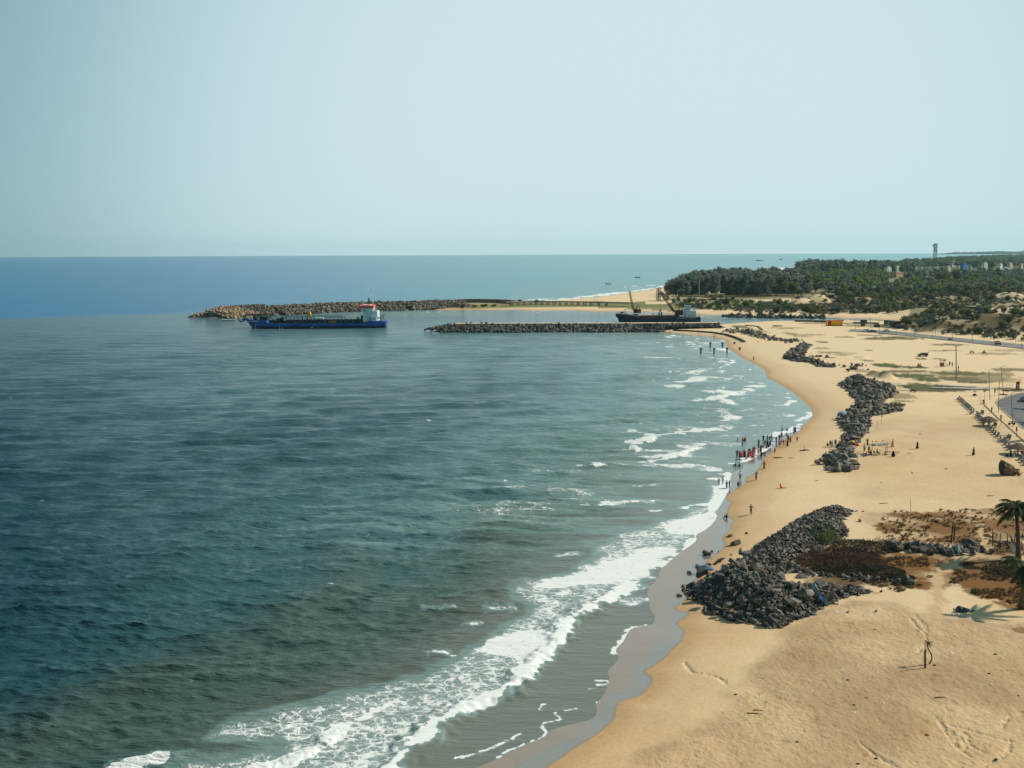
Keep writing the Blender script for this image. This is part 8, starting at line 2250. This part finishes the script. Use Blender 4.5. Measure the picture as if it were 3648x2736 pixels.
    mb.tube([J['P'] + (J['C'] - J['P']) * .25, J['P'], K, A.lerp(K, .12)], [.135, .175, max(.20, (J['Kl'] - J['Kr']).length / 2 + .10), min(.34, wk)], 12)
    out['skirt'] = mb.mesh('skirt', SKIN, True)
    mb = MB()
    for k in 'lr': mb.tube([J['P'], J['Q' + k], J['Q' + k].lerp(J['K' + k], .75)], [.125, .118, .10], 9)
    out['shorts'] = mb.mesh('shorts', SKIN, True)
    mb = MB()   # end of a sari over the shoulder
    mb.tube([J['Sl'] + V3(.04, .10, .03), J['Sl'] + V3(.03, -.02, .09), J['Sl'] + V3(.05, -.16, -.1), J['P'] + V3(-.1, -.2, -.05)], [.05, .07, .08, .10], 7)
    out['sari_end'] = mb.mesh('sari_end', SKIN, True)
    return out
PM = {}
COLS = {'white': (.70, .70, .66), 'black': (.016, .016, .018), 'navy': (.02, .035, .12), 'blue': (.03, .16, .55), 'lblue': (.25, .42, .62), 'red': (.48, .03, .035), 'crimson': (.75, .03, .08), 'coral': (.62, .17, .12), 'orange': (.75, .22, .03), 'pink': (.65, .25, .28), 'maroon': (.16, .02, .03),
        'brown': (.14, .075, .045), 'tan': (.42, .30, .18), 'olive': (.16, .16, .08), 'grey': (.22, .22, .22), 'purple': (.12, .05, .30), 'green': (.20, .45, .22), 'yellow': (.7, .5, .05), 'violet': (.30, .14, .32), 'dark': (.045, .04, .045), 'skin': None}
def person(px_, py, ps, top, bot, kind, rz, label, h_=1.62, sink=0.0, group=None, z=None, scale_px=None):
    if ps not in PM: PM[ps] = person_meshes(ps)
    M = PM[ps]
    if z is None:
        X_, Y_ = at0(px_, py, 0.0)
        gz = hz1(X_, Y_)
        p = Vector((X_, Y_, max(gz, -1.0))) if gz < .05 else g(px_, py)
        if gz < .05: p.z = -sink
    else: p = Vector((*at0(px_, py, z), z))
    e = empty('person', p, R(rz), label, 'person', group)
    e.scale = (h_ / 1.70,) * 3
    def add(nm, me, c):
        o = link(bpy.data.objects.new(nm, me), e)
        if c:
            o.material_slots[0].link = 'OBJECT'
            o.material_slots[0].material = mat('cloth_' + c, COLS[c], .85, var=.15, vscale=8)
        return o
    add('body', M['body'], None); add('hair', M['hair'], None); add('face', M['face'], None)
    if top != 'skin': add('shirt', M['shirt'], top)
    if bot != 'skin': add({'t': 'trousers', 's': 'skirt', 'h': 'shorts', 'a': 'skirt'}[kind], M[{'t': 'trousers', 's': 'skirt', 'h': 'shorts', 'a': 'skirt'}[kind]], bot)
    if kind == 'a': add('sari_end', M['sari_end'], bot)
    return e
def Q(x, y): return (2500 + x / 3.95, 1480 + y / 3.95)
SEA = 'bathers along the water edge'
PL = [
 (505, 368, 'point', 'lblue', 'grey', 't', -90, 'person in light blue wading alone at the left of the far water group', 1.6, .7), (580, 362, 'stand', 'orange', 'red', 'a', 180, 'woman in orange standing in the sea, left of a close trio', 1.55, .6), (597, 360, 'stand', 'orange', 'maroon', 's', 160, 'middle one of the close trio in the sea, in orange', 1.5, .6), (613, 360, 'stand', 'maroon', 'maroon', 's', 200, 'person in dark maroon, right of the close trio in the sea', 1.55, .6),
 (570, 422, 'hips', 'blue', 'blue', 's', 180, 'child in bright blue wading below the trio', 1.3, .5), (866, 357, 'hips', 'navy', 'dark', 't', 170, 'person in navy standing in the shallows, left of four in a row', 1.7, .25), (925, 352, 'armsout', 'grey', 'dark', 't', 180, 'person with arms spread in the shallows, second of four in a row', 1.75, .25), (957, 345, 'stand', 'dark', 'dark', 't', 20, 'small dark figure third of four in a row in the shallows', 1.35, .2), (984, 343, 'stand', 'white', 'grey', 't', 190, 'person in a white shirt, right end of four in the shallows', 1.7, .2),
 (800, 417, 'stand', 'brown', 'brown', 's', 150, 'person in a brown wrap, left of the dark-clothed cluster', 1.6, .2), (889, 432, 'walk', 'black', 'dark', 't', 90, 'man in black stepping at the left of the dark-clothed cluster', 1.7, .1), (922, 442, 'stand', 'black', 'navy', 't', 170, 'man in black at the centre of the dark-clothed cluster', 1.7, .1), (940, 450, 'crouch', 'dark', 'black', 't', 200, 'crouching person in the dark-clothed cluster', 1.65, .05), (961, 440, 'stand', 'navy', 'dark', 't', 190, 'man in navy at the right of the dark-clothed cluster', 1.7, .1), (905, 462, 'crouch', 'dark', 'dark', 't', 140, 'low crouching child in front of the dark-clothed cluster', 1.3, .05),
 (1046, 392, 'lean' if False else 'walk', 'dark', 'black', 't', 120, 'slim dark figure at the foam edge, left of the red and navy people', 1.65, 0), (1092, 372, 'hips', 'navy', 'navy', 't', 180, 'broad man in navy at the foam edge', 1.75, 0), (1090, 420, 'stand', 'pink', 'coral', 'a', 180, 'woman in pink and coral at the foam edge below the man in navy', 1.55, 0), (1110, 416, 'crouch', 'coral', 'red', 'h', 170, 'crouching child in coral beside the pink-clad woman', 1.3, 0), (1152, 427, 'walk', 'brown', 'red', 't', 100, 'person in brown and red walking right of the crouching child', 1.6, 0),
 (1122, 316, 'stand', 'dark', 'navy', 't', 180, 'dark figure in the white foam, above the man in navy', 1.65, .1), (1192, 302, 'stand', 'tan', 'tan', 'h', 180, 'small child in tan in the white foam', 1.2, .05), (1130, 222, 'armsout', 'white', 'dark', 't', 160, 'person in white and black farthest up the bathing beach', 1.75, .15), (1205, 216, 'crouch', 'blue', 'navy', 't', 200, 'crouching person in blue in the shallows, far up the beach', 1.5, .1), (1298, 245, 'stand', 'navy', 'blue', 'a', 180, 'woman in a blue sari at the top of the bathing beach', 1.6, 0), (1318, 240, 'walk', 'blue', 'purple', 's', 200, 'person in violet-blue beside the blue sari', 1.55, 0),
 (1215, 352, 'bend', 'red', 'maroon', 'a', -60, 'woman in a red sari bending over on the wet sand', 1.6, 0), (1246, 378, 'stand', 'orange', 'brown', 's', 190, 'person in rusty orange behind the bending red sari', 1.6, 0), (1204, 436, 'walk', 'black', 'black', 's', 150, 'woman in a black dress walking on the wet sand', 1.65, 0), (1342, 376, 'point', 'dark', 'dark', 'h', 180, 'child with one arm out on the dry sand', 1.35, 0), (1056, 430, 'stand', 'tan', 'tan', 'h', 160, 'very small child on the wet sand by the dark figures', 1.0, 0), (1029, 517, 'stand', 'orange', 'brown', 's', 180, 'small child in rust colour alone on the wet sand', 1.2, 0),
 (495, 583, 'hips', 'black', 'black', 't', 150, 'man in black at the left end of the pink-clad group', 1.7, .1), (532, 583, 'stand', 'pink', 'red', 'a', 170, 'woman in rose red, second from the left in the pink-clad group', 1.55, .1), (551, 585, 'bend', 'pink', 'coral', 's', 200, 'woman in pale pink bending in the pink-clad group', 1.5, .1), (570, 585, 'stand', 'pink', 'pink', 'a', 180, 'woman in pink at the right of the pink-clad group', 1.5, .1), (590, 580, 'stand', 'black', 'maroon', 's', 160, 'dark-clothed woman right of the pink-clad group', 1.6, .1), (606, 580, 'stand', 'dark', 'black', 's', 190, 'dark-clothed woman at the right end of the pink-clad group', 1.55, .1),
 (655, 585, 'walk', 'coral', 'red', 'a', 200, 'tall woman in a coral sari, left of the coral group', 1.65, .05), (684, 578, 'stand', 'red', 'coral', 'a', 170, 'woman in red, second of the coral group', 1.6, .05), (708, 590, 'stand', 'coral', 'coral', 'a', 180, 'woman in coral in the middle of the coral group', 1.6, .05), (730, 590, 'walk', 'coral', 'pink', 'a', 150, 'woman in coral and pink, right of the coral group', 1.6, .05), (724, 530, 'stand', 'maroon', 'red', 'a', 180, 'woman in dark red behind the coral group', 1.6, .1), (744, 525, 'stand', 'brown', 'coral', 's', 200, 'brown-topped woman behind the coral group, at the right', 1.6, .1), (670, 545, 'stand', 'dark', 'red', 's', 160, 'dark-topped woman half hidden in the coral group', 1.55, .1),
 (795, 482, 'point', 'black', 'dark', 't', 90, 'dark figure behind the black-clad bathers', 1.6, .1), (794, 553, 'hips', 'tan', 'grey', 'h', 170, 'bare-chested boy in tan at the left of the black-clad bathers', 1.5, .05), (824, 542, 'bend', 'black', 'black', 't', 150, 'man in black bending among the bathers', 1.65, .05), (843, 568, 'crouch', 'black', 'brown', 's', 180, 'black-clad person crouching in the foam', 1.6, .0), (860, 458, 'crouch', 'dark', 'dark', 't', 180, 'dark crouching child between two groups of bathers', 1.3, .05), (830, 500, 'stand', 'dark', 'navy', 't', 190, 'dark standing bather behind the one bending', 1.6, .1), (890, 550, 'sit', 'maroon', 'brown', 't', 220, 'person in maroon sitting at the edge of the foam', 1.6, 0),
 (520, 628, 'lie', 'skin', 'black', 'h', 60, 'swimmer lying in the shallow foam below the pink-clad group', 1.6, .05), (618, 617, 'sit', 'tan', 'coral', 'h', 100, 'child sitting in the foam below the coral group', 1.3, .05), (477, 716, 'sit', 'dark', 'brown', 't', 90, 'left of two dark figures sitting in the wash', 1.6, .05), (537, 720, 'sit', 'brown', 'dark', 't', 90, 'right of two dark figures sitting in the wash', 1.6, .05),
 (877, 752, 'stand', 'olive', 'olive', 's', 180, 'person in an olive wrap standing alone on the wet sand', 1.7, 0), (763, 908, 'phone', 'blue', 'navy', 't', 120, 'person in a blue shirt holding something up, on the sand edge', 1.75, 0), (538, 905, 'stand', 'white', 'brown', 't', 170, 'man in a white shirt and brown trousers standing on the wet sand', 1.75, 0), (510, 1028, 'stand', 'dark', 'dark', 'h', 200, 'dark figure in shorts on the wet sand below the man in white', 1.5, 0), (389, 1026, 'point', 'dark', 'purple', 't', 110, 'person in purple trousers by the foam', 1.6, 0), (350, 1022, 'stand', 'olive', 'grey', 's', 160, 'person in grey-olive left of the purple trousers', 1.5, 0), (241, 975, 'hips', 'tan', 'grey', 'h', 180, 'bare-chested person standing in the white foam', 1.5, .15), (294, 965, 'stand', 'white', 'lblue', 't', 150, 'person in white standing in the white foam', 1.6, .1),
 (1425, 497, 'lie', 'maroon', 'maroon', 't', 100, 'left of two people lying on the sand, in maroon', 1.6, 0), (1458, 493, 'lean', 'white', 'maroon', 't', 80, 'right of two people lying on the sand, in white and maroon', 1.6, 0), (1120, 1025, 'lean', 'crimson', 'pink', 't', -90, 'person in red and pink reclining alone on the sand', 1.65, 0), (692, 1393, 'armsout', 'olive', 'olive', 't', 150, 'figure in olive with one arm stretched out, nearest the boulder heap', 1.75, 0), (352, 1448, 'sit', 'black', 'black', 't', 90, 'dark figure sitting with legs out at the water line', 1.65, 0)]
for q in PL:
    a, b = Q(q[0], q[1])
    person(a, b, q[2], q[3], q[4], q[5], q[6] + 180 if q[6] not in (90, -90) else q[6], q[7], q[8], q[9], SEA)
OTH = [
 (2489.6, 1190.5, 'walk', 'dark', 'dark', 't', 90, 'left of two tiny figures on the wet sand near the long pipe', 1.6), (2500, 1189.5, 'stand', 'tan', 'grey', 't', 0, 'right of two tiny figures on the wet sand near the long pipe', 1.4), (2543, 1205, 'stand', 'maroon', 'dark', 't', 0, 'dark figure at the water edge behind the pier piles', 1.75), (2551, 1204, 'bend', 'white', 'grey', 't', 40, 'figure in white bending beside the dark one behind the piles', 1.6), (2685, 1282.5, 'walk', 'red', 'crimson', 's', 120, 'lone figure in red on the sand above the surf', 1.7), (2387, 1187.5, 'stand', 'brown', 'dark', 't', 0, 'tiny brown figure on the sand at the jetty root', 1.6),
 (2950, 1590, 'crouch', 'orange', 'brown', 's', 80, 'person in rusty orange crouching at the left of the rock group', 1.6), (2958, 1592, 'stand', 'dark', 'navy', 't', 160, 'dark figure standing behind the crouching one in orange', 1.6), (2965, 1594, 'hips', 'white', 'lblue', 's', 180, 'person in white and pale blue in the rock group', 1.65), (2976, 1591, 'stand', 'navy', 'black', 't', 170, 'tall man in navy in the middle of the rock group', 1.75), (2983, 1594, 'crouch', 'black', 'navy', 't', 180, 'crouching dark figure between the navy man and the red dress', 1.6), (2990, 1589, 'stand', 'red', 'crimson', 's', 190, 'child in a bright red dress in the rock group', 1.3), (2999, 1573, 'sit', 'black', 'black', 't', 150, 'dark figure sitting on the rocks above the group', 1.6), (3008, 1566, 'stand', 'lblue', 'dark', 't', 180, 'person in pale teal among the slabs', 1.5), (3016, 1560, 'crouch', 'crimson', 'pink', 's', 170, 'child in pink-red crouching on the slabs', 1.4),
 (3051, 1590, 'sit', 'crimson', 'crimson', 's', -60, 'woman in a vivid crimson dress sitting at the edge of the rocks', 1.75), (3090, 1587, 'hips', 'maroon', 'brown', 's', 180, 'woman in brown and maroon standing behind the stall', 1.65), (3079, 1608, 'stand', 'white', 'dark', 't', 190, 'man in a white shirt standing at the left of the stall', 1.75), (3077, 1627, 'sit', 'lblue', 'navy', 't', -90, 'man in a light blue shirt sitting in front of the stall', 1.7), (3088, 1623, 'sit', 'white', 'dark', 't', 90, 'person in white and black sitting beside the light blue shirt', 1.6), (3095, 1614, 'stand', 'black', 'orange', 's', 180, 'person in black and orange standing by the stall pole', 1.6), (3101, 1620, 'crouch', 'dark', 'dark', 't', 160, 'dark crouching person at the foot of the stall pole', 1.6),
 (3180, 1592, 'walk', 'tan', 'tan', 's', 90, 'person in tan walking behind the stall', 1.7), (2941.5, 1634, 'stand', 'white', 'lblue', 't', 180, 'person in white and blue on the lower slabs of the rock wall', 1.65), (3268, 1598.5, 'walk', 'black', 'black', 's', 100, 'woman in a long black dress on the open sand, nearer the stall', 1.7), (3468, 1621.5, 'walk', 'brown', 'black', 's', 100, 'woman in a black skirt on the open sand, nearer the seats', 1.7),
 (3383, 1303, 'stand', 'dark', 'dark', 't', 170, 'dark figure left of two beside the vendor cart', 1.75), (3392, 1306.5, 'hips', 'tan', 'maroon', 't', 190, 'figure in tan and maroon right of two beside the vendor cart', 1.75), (3414, 1319.5, 'walk', 'dark', 'dark', 't', 90, 'dark figure walking right of the floodlight mast', 1.75),
 (3589, 1628, 'sit', 'black', 'black', 's', 90, 'small dark figure sitting at the left under the lower umbrella', 1.3), (3600, 1628, 'stand', 'black', 'black', 's', 180, 'large figure in black under the lower umbrella', 1.6), (3611, 1630, 'bend', 'lblue', 'lblue', 's', 180, 'person in pale blue bending under the lower umbrella', 1.55), (3640, 1627, 'stand', 'maroon', 'maroon', 's', 180, 'person in dark maroon right of the lower umbrella post', 1.6), (3647, 1628, 'stand', 'violet', 'violet', 's', 180, 'person in violet at the picture edge by the lower umbrella', 1.6),
 (2926, 2163, 'bend', 'blue', 'dark', 'h', 60, 'man in a bright blue shirt bending beside the teal boat', 1.65)]
for q in OTH: person(q[0], q[1], q[2], q[3], q[4], q[5], q[6], q[7], q[8])
for (a, b, ps, t_, bo, kk, lb, hh) in [(1621, 1156.5, 'stand', 'white', 'brown', 't', 'person in white at the outer end of the jetty walkway', 1.7), (1641, 1156.5, 'sit', 'orange', 'red', 't', 'person in orange sitting on the jetty left of the lamp pole', 1.6), (1661, 1156, 'stand', 'black', 'black', 't', 'figure in black right of the jetty lamp pole', 1.75), (1676, 1156, 'stand', 'dark', 'dark', 't', 'slim dark figure on the jetty beside the red one', 1.7), (1681, 1156, 'hips', 'maroon', 'maroon', 't', 'figure in dark red on the jetty', 1.75),
        (1714, 1156, 'stand', 'grey', 'dark', 't', 'left of a pair of thin figures midway on the jetty', 1.7), (1717.5, 1156, 'walk', 'dark', 'dark', 't', 'right of a pair of thin figures midway on the jetty', 1.7), (1730, 1156, 'stand', 'white', 'black', 't', 'figure in a white shirt, left of the last pair on the jetty', 1.75), (1735, 1156, 'stand', 'dark', 'dark', 't', 'dark figure at the right of the last pair on the jetty', 1.75), (2194.5, 1156, 'stand', 'white', 'white', 't', 'person in white on the jetty below the barge bow', 1.75), (2403, 1156, 'crouch', 'white', 'tan', 't', 'pale crouching figure on the jetty below the barge stern', 1.6), (2418, 1156, 'stand', 'dark', 'dark', 't', 'dark figure on the jetty right of the pale crouching one', 1.6), (2359, 1157, 'sit', 'dark', 'dark', 't', 'dark figure sitting on the jetty before the barge', 1.6)]:
    person(a, b + .2, ps, t_, bo, kk, 170, lb, hh, 0, 'people on the jetty', 4.4)
for (a, b, z_, ps, t_, lb) in [(1582, 1163, 2.6, 'stand', 'dark', 'dark figure standing on the outer rocks of the jetty'), (1540, 1181, .9, 'stand', 'dark', 'left of two fishermen on the last rock of the jetty tip'), (1544.5, 1181, .9, 'crouch', 'black', 'right of two fishermen on the last rock of the jetty tip'), (2572, 1157, 2.2, 'sit', 'dark', 'dark figure sitting on the rocks where jetty meets beach'), (2606, 1153, 2.0, 'sit', 'brown', 'brown figure sitting at the channel edge right of the jetty root')]:
    person(a, b, ps, t_, t_, 't', 0, lb, 1.7, 0, None, z_)
for (a, b, t_, lb, dz_) in [(3278, 1309, 'navy', 'front rider of the motorcycle on the dark grass', .42), (3272, 1309, 'black', 'rear rider of the motorcycle on the dark grass', .46), (3506, 1259, 'dark', 'rider on the right-hand motorcycle below the road', .42)]:
    e = person(a, b, 'chair', t_, 'dark', 't', 100, lb, 1.65); e.location.z += dz_
e = person(3125, 1620.5, 'chair', 'green', 'dark', 't', -60, 'person in a light green shirt seated under the awning', 1.7)
# ------------------------------------------------------------------ animals
def quad(px_, py, rz, L, Hh, m_, label, cat, seed=0):
    p = g(px_, py); e = empty(cat, p, R(rz), label, cat)
    vs = [(-.38, 0, .78), (-.1, 0, .74), (.22, 0, .76), (.40, 0, .86), (.52, 0, 1.0), (.68, 0, .95), (-.55, 0, .72), (-.78, 0, .66)]
    ed = [(0, 1), (1, 2), (2, 3), (3, 4), (4, 5), (0, 6), (6, 7)]
    rd = [.13, .12, .155, .10, .085, .045, .03, .015]
    for s in (-.1, .1):
        b = len(vs); vs += [(.26, s, .60), (.28, s * 1.1, .34), (.27, s * 1.1, .04)]; ed += [(2, b), (b, b + 1), (b + 1, b + 2)]; rd += [.07, .035, .025]
        b = len(vs); vs += [(-.36, s, .55), (-.28, s * 1.1, .40), (-.46, s * 1.1, .26), (-.42, s * 1.1, .04)]; ed += [(0, b), (b, b + 1), (b + 1, b + 2), (b + 2, b + 3)]; rd += [.085, .05, .03, .025]
    sc = Hh / 1.0
    me = skin_mesh('body', [(a * L / 1.3, b_ * sc, c * sc) for a, b_, c in vs], ed, [r_ * sc for r_ in rd])
    me.materials.clear(); me.materials.append(m_)
    link(bpy.data.objects.new('body', me), e)
    for s in (-1, 1): mb = MB(); mb.tube([(.50 * L / 1.3, s * .05 * sc, 1.05 * sc), (.47 * L / 1.3, s * .08 * sc, 1.15 * sc)], [.03 * sc, .008], 4); mb.build('ear', m_, e)
    return e
quad(3238, 1620.5, 175, 1.0, .62, mat('tan_fur', (.42, .28, .15), .9, col2=(.55, .5, .42), vscale=3), 'tan and white dog trotting on the open sand right of the stall', 'dog')
quad(3376, 1306.5, 0, 1.2, 1.0, mat('black_white_hide', (.02, .02, .02), .9, col2=(.6, .58, .52), vscale=1.8), 'black and white calf beside the vendor cart', 'calf')
quad(3297, 2003, 20, 1.0, .6, mat('black_fur', (.015, .015, .015), .8), 'small black dog on the brown weedy ground below the rock wall', 'dog')
# ------------------------------------------------------------------ the hazy air
hb = bmesh.new()
bmesh.ops.create_cube(hb, size=1.0)
hmesh = bpy.data.meshes.new('haze')
hb.to_mesh(hmesh)
hb.free()
haze = link(bpy.data.objects.new('haze', hmesh))
haze.scale = (29000, 12600, 160)
haze.location = (0, 6000, 76)
hm = bpy.data.materials.new('haze_air')
hm.use_nodes = True
for n in list(hm.node_tree.nodes): hm.node_tree.nodes.remove(n)
ho = hm.node_tree.nodes.new('ShaderNodeOutputMaterial')
hv = hm.node_tree.nodes.new('ShaderNodeVolumePrincipled')
hv.inputs['Color'].default_value = (.55, .93, 1.0, 1)
hv.inputs['Density'].default_value = 3.2e-5
hv.inputs['Anisotropy'].default_value = .3
hm.node_tree.links.new(hv.outputs[0], ho.inputs['Volume'])
hmesh.materials.append(hm)
tag(haze, 'pale sea haze over the water and the far shore', 'haze', kind='stuff')
